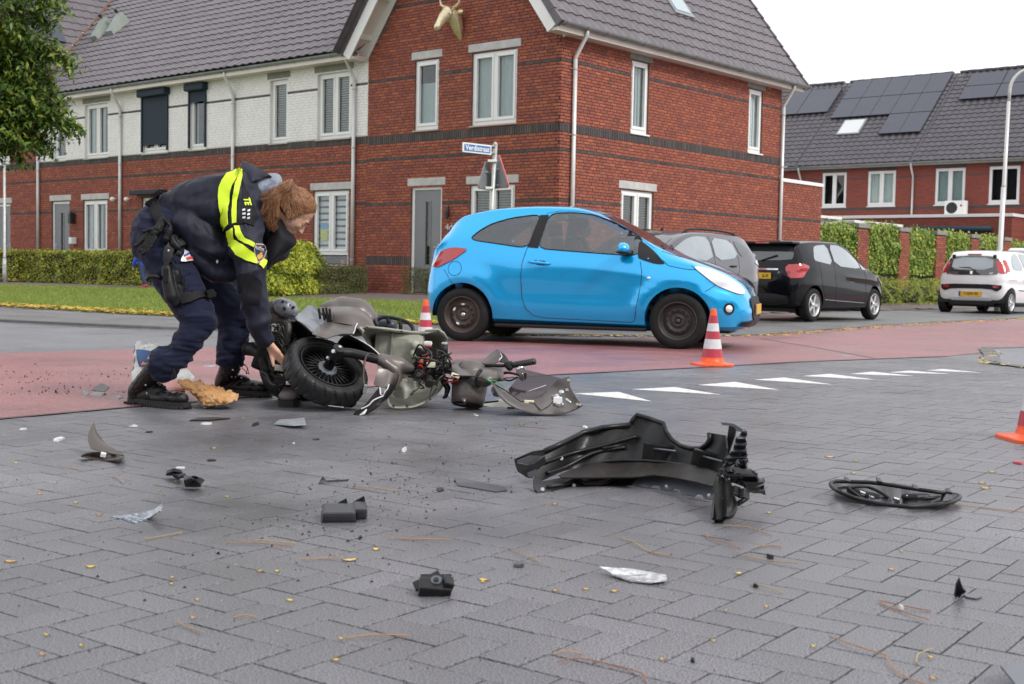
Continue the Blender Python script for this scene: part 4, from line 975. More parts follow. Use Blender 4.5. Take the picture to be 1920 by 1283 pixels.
def hedge(name,label,cat,loc,rotz,L_,D_,H_,n,size,m,z0=0.,rough=.06,twigs=30,top_wave=.04,group=None,core=True,el=.62,round_=0.):
 t=thing(name,label,cat,loc,rotz,group); pts=[]; R=random.Random(int(L_*100)+n)
 def topz(x):return H_*(1+top_wave*mnoise.noise(Vector((x*1.3+loc[0],loc[1],0)))*1.5)
 k=0
 while k < n:
  f=R.random(); x=R.uniform(0,L_); y=R.uniform(0,D_); z=R.uniform(0,1)
  tz=topz(x)
  if f < .50:y=abs(R.gauss(0,.035)); nrm=Vector((0,-1,.35))
  elif f < .58:y=D_-abs(R.gauss(0,.03)); nrm=Vector((0,1,.3))
  elif f < .78:z=1+R.gauss(-.01,.02)+max(0,R.gauss(-.01,.03)); nrm=Vector((0,-.2,1))
  elif f < .86:x=abs(R.gauss(0,.04)); nrm=Vector((-1,0,.3))
  elif f < .94:x=L_-abs(R.gauss(0,.04)); nrm=Vector((1,0,.3))
  else:nrm=Vector((R.gauss(0,1),R.gauss(0,1),R.gauss(0,1)))
  dn=mnoise.noise(Vector((x*2.2,z*3+7,y*2)))*rough*1.8
  if round_:
   ex=max(0,1-min(x,L_-x)/(round_)); z=z*(1-.45*ex*ex)
   if y < D_/2:y += .3*round_*ex*ex+max(0,z-.7)*.25
  y -= dn if y < D_/2 else -dn
  pts.append((Vector((x,y,z*tz if z < .98 else tz*z+abs(dn)*.6)),nrm)); k += 1
 leafmesh('leaves',pts,size,m,t,el=el)
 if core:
  b=MB(); e=.07 if not round_ else .42; b.bbox(e,L_-e,.07 if not round_ else .28,D_-.07,.10,H_*(.93 if not round_ else .62),.05); b.build('shade_core',mt_core,t)  # solid dark box, the shade between the leaves put into its colour
 b=MB()
 for i in range(twigs):
  x=(i+.5)*L_/twigs+R.uniform(-.03,.03); y=R.uniform(.08,D_*.6); b.tube([(x,y,-.02),(x+R.gauss(0,.02),y,H_*.3),(x+R.gauss(0,.06),y+R.gauss(0,.03),H_*.8)],[.011,.008,.004],5)
 b.build('stems',mt_twig,t); return t
def seg(u0,u1,v,z):# base line on the ground under two pixels
 a_,b_=G(u0,v[0],z),G(u1,v[1],z); d=b_-a_; return (a_.x,a_.y,z),math.atan2(d.y,d.x),d.xy.length
lo,rz,L_=seg(37,262,(528,536),.25)
hedge('hedge','long clipped yellow-green hedge left of the officer in front of the terrace','hedge',lo,rz,L_,.75,.86,15000,.058,LM['hdg'])
lo,rz,L_=seg(-70,30,(525,528),.25)
hedge('hedge','clipped hedge at the left edge behind the lamp post','hedge',lo,rz,L_,.75,.86,5000,.058,LM['hdg'])
lo,rz,L_=seg(478,622,(553,553),.22)
hedge('shrub','bushy yellow-green shrub behind the officer\'s arms, beside the striped window','shrub',lo,rz,L_,1.0,1.02,9000,.075,LM['yel'],rough=.13,top_wave=.12,round_=.45,twigs=16)
lo,rz,L_=seg(598,689,(553,554),.22)
hedge('hedge','low dark green fine-leaved hedge to the right of the yellow-green shrub','hedge',lo,rz,L_,.8,.62,9000,.034,LM['dkh'],rough=.05,twigs=26,el=.5)
lo,rz,L_=seg(750,835,(556,559),.22)
hedge('hedge','small sparse hedge in front of the grey door beside the blue car','hedge',lo,rz,L_,.6,.60,4200,.034,LM['dkh'],rough=.08,twigs=22,core=False,el=.5)
lo,rz,L_=seg(1600,1790,(575,572),.1)
hedge('low_shrubs','low bright green spreading bushes at the foot of the ivy wall','shrub',lo,math.atan2(ay_.y,ay_.x),12.5,1.5,.66,26000,.06,LM['jun'],rough=.16,top_wave=.22,twigs=20,el=.28,round_=.3)
# ivy wall
iw=thing('ivy_wall','garden wall of brick pillars filled with panels of climbing ivy','wall',(HC[0]+.02*ax_.x,HC[1]+.02*ax_.y,0),HROT)
pil=[(13.40,14.10),(16.20,16.92),(18.95,19.70),(21.85,22.55),(24.9,25.6),(27.9,28.6),(31,31.7)]
for (a0,a1) in pil:
 b=MB(); b.box(-.32,.0,a0,a1,.1,2.22); o=b.build('pillar',M['mortar'],iw)
 V=[]; F=[]; R=[]; z=.12; row=0; Rn=random.Random(int(a0*10))
 while z < 2.18:
  for (T_,w_) in ((frame_T((0,a0),(0,1),(1,0)),a1-a0),(frame_T((-.32,a0),(1,0),(0,-1)),.32)):
   u=-(row%2)*.1125
   while u < w_:
    p,q=max(u,0),min(u+BL,w_)
    if q-p > .03:
     vv,ff=brick_geo(q-p,BH); bb=len(V); V += [T_@Vector((v[0]+p,v[1],v[2]+z)) for v in vv]; F += [tuple(bb+i for i in f) for f in ff]; R += [Rn.random()]*5
    u += BL+.0125
  z += CO; row += 1
 obj('brick_courses',V,F,M['brick'],o,rnd=R,kind='stuff')
 b=MB(); b.bbox(-.35,.04,a0-.03,a1+.03,2.22,2.34,.01); b.build('pillar_cap',M['lintel_dark'],o)
 b=MB(); b.box(-.34,.02,a0-.02,a1+.02,.1,.5-.0); 
gaps=[11.2]+[q for p in pil for q in p]
Rn=random.Random(4)
for i in range(0,len(gaps)-1,2):
 a0,a1=gaps[i],gaps[i+1]; n=5200 if i < 8 else 2600; pts=[]
 hh=2.18+Rn.uniform(-.04,.1)
 for k in range(n):
  y=Rn.uniform(a0-.05,a1+.05); z=Rn.uniform(.35,1)**.8*hh; d=mnoise.noise(Vector((y*2.1,z*2.1,3)))*.10+abs(Rn.gauss(0,.03))-.02
  if Rn.random() < .08:z=hh+abs(Rn.gauss(0,.09)); d=Rn.uniform(-.25,0)
  pts.append((Vector((-.05+d,y,z)),Vector((1,0,.5))))
 leafmesh('ivy_leaves',pts,.085,LM['ivy'],iw,el=.85,droop=.5)
 b=MB(); b.box(-.24,-.10,a0,a1,.1,2.0); b.build('ivy_shade_core',mt_core,iw)  # dark backing box, shade behind the ivy painted as its colour
# carport roofs behind the wall
for (a0,a1,z,lab) in ((11.9,14.6,2.70,'white edged garden shed roof behind the first ivy panel'),(15.6,18.9,2.66,'white edged garden shed roof behind the second ivy panel')):
 sh=thing('garden_shed',lab,'shed',(HC[0]+ay_.x*a0-ax_.x*3.2,HC[1]+ay_.y*a0-ax_.y*3.2,.1),HROT)
 b=MB(); b.box(0,2.0,0,a1-a0,0,z-.3); b.build('shed_wall',M['lintel'],sh); b=MB(); b.bbox(-.1,2.1,-.1,a1-a0+.1,z-.3,z-.22,.01); b.build('roof_edge',M['board'],sh)
# tree with hanging foliage, top left
tb=P(-330,600,15.2); tree=thing('tree','broadleaved tree with drooping green foliage hanging into the top left','tree',(tb.x,tb.y,.1))
b=MB(); R=random.Random(11); org=Vector((tb.x,tb.y,.1))
b.tube([(0,0,-.1),(.03,.02,1.2),(0,.05,2.4),(.1,0,4.2),(.0,.1,6.2)],[.19,.16,.14,.11,.05],12); b.build('trunk',mt_twig,tree,smooth=True)
tips=[(118,2,15.0),(96,38,15.3),(60,70,15.6),(92,92,15.2),(132,118,15.0),(100,150,15.3),(108,186,15.1),(70,205,15.4),(143,238,15.0),(92,270,15.2),(36,290,15.3),(10,250,15.6),(60,250,15.5),(20,120,15.6),(30,30,15.5),(50,165,15.7),(75,225,15.0),(15,195,15.2),(100,215,15.3),(80,128,15.5),(35,215,15.0),(125,232,15.2),(40,262,14.9),(20,60,15),(5,160,15)]
lim=MB(); pts=[]
def spray(start,end,n,spread):
 start,end=Vector(start),Vector(end); d=end-start; L_=d.length
 mid=start+d*.5+Vector((0,0,L_*.16)); C_=[]
 for i in range(9):
  t=i/8; C_.append(start*(1-t)**2+mid*2*t*(1-t)+end*t*t)
 lim.tube([c-org for c in C_],[.022*(1-t/9)+.003 for t in range(9)],5)
 for i in range(n):
  t=R.uniform(.28,1)**.8; k=min(7,int(t*8)); c=C_[k].lerp(C_[k+1],t*8-k)
  off=Vector((R.gauss(0,1),R.gauss(0,1),R.gauss(0,1)-.3))*spread*(1.15-.75*t)*.5
  q=c+off-org
  # twig of three to five leaves
  dr=Vector((R.gauss(.3,.5),R.gauss(0,.5),-.55)).normalized()
  for j in range(5):pts.append((q+dr*(.04*j)+Vector((R.gauss(0,.012),R.gauss(0,.012),0)),Vector((R.gauss(0,.6),-.5,.9))))
for (u,v,d) in tips:
 e=P(u,v,d); s0=org+Vector((.05,.05,R.uniform(2.2,4.6))); mid=e.lerp(s0,.45)
 spray(e.lerp(s0,.42)+Vector((0,0,.10)),e,150,.26)
 lim.tube([s0-org,(e.lerp(s0,.42)+Vector((0,0,.1)))-org],[.05,.024],6)
for i in range(70):# the rest of the crown, outside the picture
 a_=R.uniform(0,2*PI); el=R.uniform(-.25,1.2); rr=R.uniform(1.3,2.5); e=org+Vector((math.cos(a_)*math.cos(el)*rr-.3,math.sin(a_)*math.cos(el)*rr,4.0+math.sin(el)*rr*1.0))
 u,v=(lambda c:(960+F_PX*c[0]/c[1],641.5-F_PX*c[2]/c[1]))(RC.T@np.array([e.x,e.y,e.z-CAM_H]))
 if u >-25 and v >-60:continue
 s0=org+Vector((0,0,R.uniform(2.5,5))); spray(e.lerp(s0,.5),e,60,.5)
lim.build('branches',mt_twig,tree,smooth=True,fix=False)
leafmesh('crown',pts,.088,LM['tree'],tree,el=.42,droop=1.0,jit=1.0)
# ---------------------------------------------------------------- lamps and signs
def lamp_left():
 p=G(9,531,.2); t=thing('street_lamp','thin grey lamp post with conical head at the left edge','street lamp',(p.x,p.y,.2))
 b=MB(); b.tube([(0,0,-.05),(0,0,.7)],.055,14); b.tube([(0,0,.7),(0,0,.74),(0,0,3.8)],[.055,.04,.034],14); b.build('pole',M['galv'],t,smooth=True,fix=True)
 b=MB(); b.lathe([(.03,3.72),(.07,3.8),(.24,3.92),(.26,4.05)],20); b.build('lantern',mat('lamp_lantern',(.30,.27,.26),.3),t,smooth=True)
 b=MB(); b.lathe([(.27,4.05),(.26,4.08),(.1,4.2),(0,4.23)],20); b.build('lamp_cap',M['galv'],t,smooth=True)
 b=MB(); b.box(-.04,.04,-.058,-.045,.25,.55); b.build('service_door',M['galv'],t)
lamp_left()
def lamp_right():
 d=33.5; base=P(1870,575,d); t=thing('street_lamp','tall grey street lamp with curved arm behind the white cars','street lamp',(base.x,base.y,.1))
 tilt=(-.018,0)
 b=MB(); b.tube([(0,0,-.1),(0,0,1.4)],.085,14); b.tube([(0,0,1.4),(.01,0,1.48),(.035,0,3.2)],[.085,.066,.062],14)
 b.tube([(.035,0,3.2),(.04,0,3.25),(.075,0,5.45)],[.062,.05,.045],14)
 arm=[(.075,0,5.4),(.09,0,5.75)]+[(.09+.55*(1-math.cos(a_)),0,5.75+.55*math.sin(a_)) for a_ in [PI/2*k/8 for k in range(1,9)]]+[(1.4,0,6.36)]
 b.tube(arm,.042,12); b.build('pole',M['pipe'],t,smooth=True,fix=True)
 b=MB(); b.bbox(1.35,2.0,-.11,.11,6.30,6.42,.03); b.build('lamp_head',M['galv'],t); t.rotation_euler=(0,0,-.3)
lamp_right()
mt_sb=mat('street_sign_blue',(.05,.16,.38),.35); mt_sw=mat('sign_white',(.8,.8,.8),.35); mt_sr=mat('sign_red',(.62,.10,.10),.4); mt_sg=mat('sign_back_grey',(.24,.25,.26),.5,.3)
def street_sign():
 top=P(929,270,20.5); t=thing('street_sign','leaning grey pole with street name plate and triangular signs behind the blue car','street sign',(top.x-.06,top.y,.09))
 H=top.z-.09; b=MB(); b.tube([(-.05,0,-.05),(.06,0,H)],.036,12); b.build('pole',M['galv'],t,smooth=True,fix=True)
 b=MB(); b.tube([(.055,0,H-.02),(.06,0,H+.03)],[.04,.02],10); b.build('pole_cap',M['galv'],t,smooth=True)
 # name plate
 dx=Vector((-.72,-.69,0)); L_=.62; h=.155; o0=Vector((.02,-.03,H-.20))
 right=-dx; nrm=Vector((-right.y*-1,0,0)); n=Vector((right.y,-right.x,0)); up=Vector((0,0,1))
 Mx=Matrix(((right.x,up.x,n.x,0),(right.y,up.y,n.y,0),(right.z,up.z,n.z,0),(0,0,0,1)))
 c=o0+dx*(L_/2+.04)+Vector((0,0,.09))
 b=MB(); b.T=Matrix.Translation(c)@Mx; b.bbox(-L_/2,L_/2,-h/2,h/2,-.012,.012,.006); b.build('name_plate',mt_sw,t)
 b=MB(); b.T=Matrix.Translation(c)@Mx; b.box(-L_/2+.025,L_/2-.025,-h/2+.022,h/2-.022,.012,.0145); pl=b.build('plate_field',mt_sb,t)
 text_mesh('Verdistraat',.115,'plate_lettering',mt_sw,t,Matrix.Translation(c+n*.0165)@Mx,.0015,bold=.002,space=1.0)
 b=MB(); b.box(.0,.06,-.06,.02,H-.16,H-.13).box(.0,.06,-.06,.02,H-.05,H-.02); b.build('bracket',M['galv'],t)
 # triangular signs seen from behind
 def tri(cx,cz,side,yaw,red,tilt=0):
  hgt=side*.866; r=.05; pts=[]
  for k in range(3):
   a_=PI/2+k*2*PI/3; R_=hgt*2/3-.06; cc=Vector((math.cos(a_)*R_,math.sin(a_)*R_))
   for j in range(5):aa=a_+(-PI/3)+j*(2*PI/3)/4; pts.append((cc.x+math.cos(aa)*r,cc.y+math.sin(aa)*r))
  ex=Vector((math.cos(yaw),math.sin(yaw),0)); en=Vector((math.sin(yaw),-math.cos(yaw),0))   # en: back, towards us
  Mx=Matrix.Translation((cx,.06,cz))@Matrix(((ex.x,0,en.x,0),(ex.y,0,en.y,0),(0,1,0,0),(0,0,0,1)))
  b=MB(); b.T=Mx; b.prism(pts,.0,.004); o=b.build('sign_back',mt_sg,t)
  b=MB(); b.T=Mx; P2=[(p*1.04,q*1.04) for p,q in pts]; b.prism(P2,-.022,-.001); b.build('sign_rim',red,o)
  b=MB(); b.T=Mx; b.box(-.05,.05,-.16,-.13,.004,.03); b.build('clamp',M['galv'],o); b=MB(); b.T=Mx; b.box(-.05,.05,.10,.13,.004,.03); b.build('clamp',M['galv'],o)
  return o
 tri(.10,H-.52,.60,-.95,mt_sr); tri(-.07,H-.57,.50,1.05,mt_sg)
 b=MB(); b.bbox(-.06,.09,-.06,.05,H-.30,H-.26,.01); b.build('clamp',mt_sw,t); b=MB(); b.bbox(-.09,.05,-.06,.05,H-.74,H-.70,.01); b.build('clamp',mt_sw,t)
 b=MB(); b.box(.19,.20,-.02,-.01,H-.66,H-.60); b.build('sticker',mt_sw,t)
street_sign()
# ---------------------------------------------------------------- golden bull head
def bull():
 q=Vector((HC[0],HC[1],0))+ax_*(-2.74)-ay_*.0; t=thing('bull_head','golden bull head with horns mounted on the brick gable','wall ornament',(q.x,q.y,6.03),HROT); t.scale=(.92,)*3
 t.rotation_euler=(0,0,HROT)
 bm_parts=MB()
 # neck plate and neck (local -y is out of the wall)
 bm_parts.tube([(.04,0,-.42),(.04,-.10,-.18),(.03,-.20,.05),(.0,-.30,.16)],[.04,.13,.17,.16],14)
 # head pointing outwards and to the left/down
 bm_parts.tube([(.02,-.22,.20),(-.03,-.36,.16),(-.08,-.47,.02),(-.12,-.55,-.12),(-.14,-.60,-.21),(-.145,-.62,-.26)],[.13,.165,.13,.095,.09,.06],14)
 bm_parts.ell((-.145,-.60,-.22),(.085,.075,.065),12,8)
 bm_parts.ell((.10,-.42,.10),(.04,.035,.045),8,6); bm_parts.ell((-.15,-.38,.12),(.04,.035,.045),8,6)
 o=bm_parts.build('head',M['gold'],t)
 rm=o.modifiers.new('r','REMESH'); rm.mode='VOXEL'; rm.voxel_size=.014; sm_=o.modifiers.new('s','SMOOTH'); sm_.iterations=4
 dg=bpy.context.evaluated_depsgraph_get(); me=bpy.data.meshes.new_from_object(o.evaluated_get(dg)); o.modifiers.clear(); o.data=me
 me.polygons.foreach_set('use_smooth',[True]*len(me.polygons)); me.materials.clear(); me.materials.append(M['gold'])
 for s in (-1,1):
  b=MB(); b.tube([(s*.08,-.28,.28),(s*.20,-.30,.30),(s*.29,-.33,.36),(s*.30,-.35,.47),(s*.26,-.36,.54)],[.045,.042,.034,.022,.006],10); b.build('horn',M['gold'],t,smooth=True,fix=True)
  b=MB(); b.ell((s*.24,-.26,.16),(.10,.025,.055),12,8); b.build('ear',M['gold'],t,smooth=True)
  b=MB(); b.ell((-.145+s*.035,-.665,-.215),(.014,.012,.02),8,6); b.build('nostril',M['black'],t)
  b=MB(); b.ell((-.03+s*.115,-.455,.105),(.022,.014,.02),8,6); b.build('eye',M['black'],t)
bull()
# ---------------------------------------------------------------- cars
def interp(keys):
 xs=np.array([k[0] for k in keys],float); ys=np.array([k[1] for k in keys],float)
 # monotone-ish cubic (catmull-rom with clamped tangents)
 d=np.diff(ys)/np.diff(xs); m=np.zeros_like(ys); m[0],m[-1]=d[0],d[-1]
 for i in range(1,len(ys)-1):m[i]=0 if d[i-1]*d[i] <= 0 else 2*d[i-1]*d[i]/(d[i-1]+d[i])
 def f(x):
  x=min(max(x,xs[0]),xs[-1]); i=min(int(np.searchsorted(xs,x,'right'))-1,len(xs)-2); i=max(i,0)
  h=xs[i+1]-xs[i]; t=(x-xs[i])/h
  return float(ys[i]*(1+2*t)*(1-t)**2+m[i]*h*t*(1-t)**2+ys[i+1]*t*t*(3-2*t)+m[i+1]*h*t*t*(t-1))
 return f
def chaikin(poly,n=2,closed=True):
 for _ in range(n):
  q=[]; k=len(poly)
  for i in range(k if closed else k-1):
   a_,b_=poly[i],poly[(i+1)%k]; q += [(a_[0]*.8+b_[0]*.2,a_[1]*.8+b_[1]*.2),(a_[0]*.2+b_[0]*.8,a_[1]*.2+b_[1]*.8)]
  poly=q if closed else [poly[0]]+q[1:-1]+[poly[-1]]
 return poly
def fill_poly(poly,st):
 """triangulated grid fill of a 2-D polygon: returns points, faces"""
 bm=bmesh.new(); vs=[]
 n=len(poly)
 for i in range(n):
  a_=Vector(poly[i]); b_=Vector(poly[(i+1)%n]); k=max(1,int((b_-a_).length/st))
  for j in range(k):p=a_.lerp(b_,j/k); vs.append(bm.verts.new((p.x,p.y,0)))
 bm.faces.new(vs)
 xs=[p[0] for p in poly]; ys=[p[1] for p in poly]
 for ax,lo_,hi_ in ((0,min(xs),max(xs)),(1,min(ys),max(ys))):
  c=lo_+st*.5
  while c < hi_:
   co=(c,0,0) if ax == 0 else (0,c,0); no=(1,0,0) if ax == 0 else (0,1,0)
   bmesh.ops.bisect_plane(bm,geom=bm.verts[:]+bm.edges[:]+bm.faces[:],plane_co=co,plane_no=no,dist=1e-5); c += st
 bmesh.ops.triangulate(bm,faces=[f for f in bm.faces if len(f.verts) > 4])
 bm.verts.index_update(); V=[(v.co.x,v.co.y) for v in bm.verts]; F=[[v.index for v in f.verts] for f in bm.faces]; bm.free(); return V,F
class Car:
 """x forward, y left, z up, origin on the ground under the middle of the car"""
 def __init__(s,name,label,loc,rot,paint,P_,cat='car',group=None):
  s.t=thing(name,label,cat,loc,rot,group); s.paint=paint; s.p=P_; s.build_shell()
 def section(s,x):
  p=s.p; w=p['w'](x); zb=p['zb'](x); zt=p['zt'](x); belt=min(p['belt'](x),zt-.055); rw=p['rw'](x)
  fl=p.get('flare',lambda x,z:0)
  side=[(.0,zb),(w*.5,zb),(w*.86,zb+.01),(w*.95,zb+.05),(w*.975,zb+.12)]
  zs=np.linspace(zb+.20,belt,9)
  for z in zs:
   t=(z-zb)/(belt-zb); yy=w*(.985+.02*math.sin(t*PI)-.05*max(0,t-.72)/.28-.012*(1-t))
   # character line
   cl=p['line'](x); yy += .012*math.exp(-((z-cl)/.035)**2)*p.get('cls',1)-.010*math.exp(-((z-cl+.085)/.05)**2)*p.get('cls',1)
   side.append((yy+fl(x,z),z))
  ys=side[-1][0]; gh=zt-belt
  k=7
  for i in range(1,k+1):# greenhouse side, then roof
   t=i/k; z=belt+gh*(.86*t); y=ys+(rw-ys)*(t**1.15) if gh > .15 else ys-(ys-rw)*t*t*1.0
   side.append((y,z))
  y1,z1=side[-1]
  for a_ in (.25,.5,.75):side.append((y1*(1-.18*a_*a_),z1+(zt-z1)*(.62*math.sin(a_*PI/2)/1)))
  y2=side[-1][0]; z2=side[-1][1]
  for t in (.2,.45,.72,1.):side.append((y2*(1-t),z2+(zt-z2)*math.sin(min(1,t*1.15)*PI/2)))
  return side
 def build_shell(s):
  p=s.p; L0,L1=p['x0'],p['x1']; n=p.get('n',74)
  u=np.linspace(0,1,n); xs=L0+(L1-L0)*(.5-.5*np.cos(u*PI))*.35+(L1-L0)*u*.65
  rings=[s.section(x) for x in xs]; k=len(rings[0]); V=[]; F=[]
  nose=p.get('rake',lambda x,z:0)
  for x,r in zip(xs,rings):
   full=[(-y,z) for y,z in r[1:]][::-1][1:] if False else None
   pts=r+[(-y,z) for y,z in r[1:-1]][::-1]
   V += [(x+nose(x,z),y,z) for y,z in pts]
  m_=2*k-2
  for i in range(n-1):
   for j in range(m_):F.append((i*m_+j,i*m_+(j+1)%m_,(i+1)*m_+(j+1)%m_,(i+1)*m_+j))
  c0=len(V); r0=[V[j] for j in range(m_)]; V.append(tuple(np.mean(r0,0))); r1=V[(n-1)*m_:(n-1)*m_+m_]; V.append(tuple(np.mean(r1,0)))
  for j in range(m_):F.append((c0,(j+1)%m_,j)); F.append((c0+1,(n-1)*m_+j,(n-1)*m_+(j+1)%m_))
  o=obj('body',V,F,s.paint,s.t,smooth=True,fix=True)
  s.bvh=BVHTree.FromPolygons([Vector(v) for v in V],F); s.body=o
  s.body_me0=o.data.copy()
  # wheel arches cut
  b=MB(); R=p['R']
  for ax in (p['xf'],p['xr']):
   for sg in (-1,1):
    y0,y1=(sg*(p['wmax']+.2),sg*(p['wmax']-.34)); rr=R+p.get('arch',.065)
    b.lathe([(0,0),(rr,0),(rr,1),(0,1)],48,axis='y',c=(0,0,0)); 
    for q in range(len(b.V)-48*4,len(b.V)):v=b.V[q]; b.V[q]=Vector((v.x+ax,y0+(y1-y0)*v.y,v.z*1.0+R+.01))
  s.cut=b
 def carve(s,extra=None,keep_depth=True):
  """cut the arches (and windows) out of the shell"""
  ct=obj('cutter',s.cut.V,s.cut.F,s.paint,None,fix=True); mo=s.body.modifiers.new('b','BOOLEAN'); mo.operation='DIFFERENCE'; mo.solver='EXACT'; mo.object=ct
  s.t.location,loc=(0,0,0),s.t.location.copy(); s.t.rotation_euler,rot=(0,0,0),s.t.rotation_euler.copy(); s.t.scale,sc_=(1,1,1),s.t.scale.copy()
  cts=[ct]
  if extra is not None:
   mo.use_self=False
   for e in extra:
    c2=obj('cutter',e.V,e.F,s.paint,None,fix=True); m2=s.body.modifiers.new('b','BOOLEAN'); m2.operation='DIFFERENCE'; m2.solver='EXACT'; m2.object=c2; cts.append(c2)
  bpy.context.view_layer.update()
  dg=bpy.context.evaluated_depsgraph_get(); me=bpy.data.meshes.new_from_object(s.body.evaluated_get(dg)); s.body.modifiers.clear(); s.body.data=me
  me.materials.clear(); me.materials.append(s.paint)
  me.polygons.foreach_set('use_smooth',[True]*len(me.polygons)); me.polygons.foreach_set('material_index',[0]*len(me.polygons))
  bm=bmesh.new(); bm.from_mesh(me)
  bmesh.ops.recalc_face_normals(bm,faces=bm.faces)
  for e in bm.edges:
   if len(e.link_faces) == 2:e.smooth=e.calc_face_angle(0) < math.radians(32)
  bm.to_mesh(me); bm.free()
  for c in cts:bpy.data.objects.remove(c)
  s.t.location=loc; s.t.rotation_euler=rot; s.t.scale=sc_
 def proj(s,q,axis,sg):
  """cast from outside onto the shell"""
  if axis == 'y':o=Vector((q[0],sg*3,q[1])); d=Vector((0,-sg,0))
  elif axis == 'x':o=Vector((sg*5,q[0],q[1])); d=Vector((-sg,0,0))
  else:o=Vector((q[0],q[1],5)); d=Vector((0,0,-1))
  h=s.bvh.ray_cast(o,d)
  return (h[0],h[1]) if h[0] is not None else (None,None)
 def panel(s,name,poly,axis,sg,m,off=.004,st=.06,thick=.003,parent=None,smooth=2,mirror=False):
  if smooth:poly=chaikin(poly,smooth)
  V2,F=fill_poly(poly,st); V=[]; lastp=None; ok=[]
  for q in V2:
   h,nn=s.proj(q,axis,sg)
   if h is None:V.append(None)
   else:
    if nn.dot(Vector((0,sg,0)) if axis == 'y' else Vector((sg,0,0)) if axis == 'x' else Vector((0,0,1))) < 0:nn=-nn
    V.append(h+nn*off)
  if not any(v is not None for v in V):print('panel missed',name); return None
  for i,v in enumerate(V):
   if v is None:V[i]=min((w for w in V if w is not None),key=lambda w,q=V2[i]:(w.x-q[0])**2+(w.z-q[1])**2 if axis == 'y' else ((w.y-q[0])**2+(w.z-q[1])**2 if axis == 'x' else (w.x-q[0])**2+(w.y-q[1])**2))
  bm=bmesh.new(); bv=[bm.verts.new(v) for v in V]
  for f in F:
   try:bm.faces.new([bv[i] for i in f])
   except ValueError:pass
  bmesh.ops.recalc_face_normals(bm,faces=bm.faces)
  d0=Vector((0,sg,0)) if axis == 'y' else Vector((sg,0,0)) if axis == 'x' else Vector((0,0,1))
  if sum((f.normal.dot(d0) for f in bm.faces)) < 0:bmesh.ops.reverse_faces(bm,faces=bm.faces)
  if thick:
   r=bmesh.ops.extrude_face_region(bm,geom=bm.faces[:]); vs=[g for g in r['geom'] if isinstance(g,bmesh.types.BMVert)]
   bm.normal_update()
   for v in vs:v.co += v.normal*thick
   bmesh.ops.recalc_face_normals(bm,faces=bm.faces)
  me=bpy.data.meshes.new(name); bm.to_mesh(me); bm.free(); me.materials.append(m)
  o=put(bpy.data.objects.new(name,me),parent or s.t); autosmooth(o,40); return o
 def seam(s,pts,axis,sg,m,r=.0035,name='panel_seam',parent=None,off=-.0005):
  """a thin dark line along the shell"""
  P2=[]
  for (a_,b_) in zip(pts[:-1],pts[1:]):
   k=max(1,int(math.dist(a_,b_)/.03))
   P2 += [(a_[0]+(b_[0]-a_[0])*i/k,a_[1]+(b_[1]-a_[1])*i/k) for i in range(k)]
  P2.append(pts[-1]); C_=[]
  for q in P2:
   h,nn=s.proj(q,axis,sg)
   if h is not None:C_.append(h)
  b=MB(); b.tube(C_,r,5); return b.build(name,m,parent or s.body,smooth=True,fix=True)
 def wheel(s,x,sg,steer=0.,kind='steel',mt=None,spokes=5):
  p=s.p; R=p['R']; wt=.185; rr=R*.66; y=sg*(p['wmax']-p.get('inset',.10))
  root=bpy.data.objects.new('wheel',None); put(root,s.t); root.location=(x,y,R); root.rotation_euler=(0,0,steer)
  # axis along local y, outside = +y*sg
  def Y(v):return v*sg
  b=MB(); prof=[(rr,-.085),(rr+.012,-.092),(R-.045,-.095),(R-.014,-.080),(R-.002,-.06),(R,-.03),(R,.03),(R-.002,.06),(R-.014,.080),(R-.045,.095),(rr+.012,.092),(rr,.085)]
  b.lathe([(a_,Y(h)) for a_,h in prof],56,axis='y'); ty=b.build('tyre',MC['tyre'],root,smooth=True,fix=True)
  g=MB()
  for k in (-.045,-.015,.015,.045):g.lathe([(R+.0012,k-.003),(R+.0015,k+.003)],56,axis='y')
  g.build('tread_groove',MC['void'],root,fix=False)
  b=MB()
  if kind == 'steel':
   b.lathe([(a_,Y(h)) for a_,h in [(rr+.008,.088),(rr+.002,.094),(rr-.008,.085),(rr-.02,.05),(rr-.035,.02),(rr-.05,.035),(rr-.075,.05),(rr-.095,.05),(rr-.105,.035),(.07,.03),(.06,.05),(.035,.05),(.03,.02),(0,.02)]],48,axis='y')
   rim=b.build('rim',mt,root,smooth=True,fix=True)
   for k in range(12):
    a_=2*PI*k/12; h=MB(); h.T=Matrix.Rotation(-a_,4,'Y')@Matrix.Translation((rr-.080,Y(.052),0)); h.ell((0,0,0),(.011,.004,.021),10,6); h.build('rim_hole',MC['lens'] if (x < 0 and k in (3,5,8)) else MC['void'],rim)
   for k in range(4):
    a_=2*PI*k/4+.4; h=MB(); h.T=Matrix.Rotation(-a_,4,'Y')@Matrix.Translation((.054,Y(.042),0)); h.lathe([(0,Y(.01)),(.009,Y(.01)),(.009,Y(-.01))],8,axis='y'); h.build('wheel_bolt',MC['void'],rim)
   h=MB(); h.lathe([(0,Y(.062)),(.02,Y(.06)),(.028,Y(.045))],14,axis='y'); h.build('hub_cap',MC['chrome_dull'] if x < 0 else mt,rim,smooth=True)
  else:
   b.lathe([(a_,Y(h)) for a_,h in [(rr+.008,.088),(rr,.096),(rr-.012,.085),(rr-.02,.03),(rr-.03,.0)]],40,axis='y')
   rim=b.build('rim',mt,root,smooth=True,fix=True)
   h=MB(); h.lathe([(0,Y(.0)),(rr-.02,Y(.0))],24,axis='y'); h.build('brake_disc',MC['void'],root)
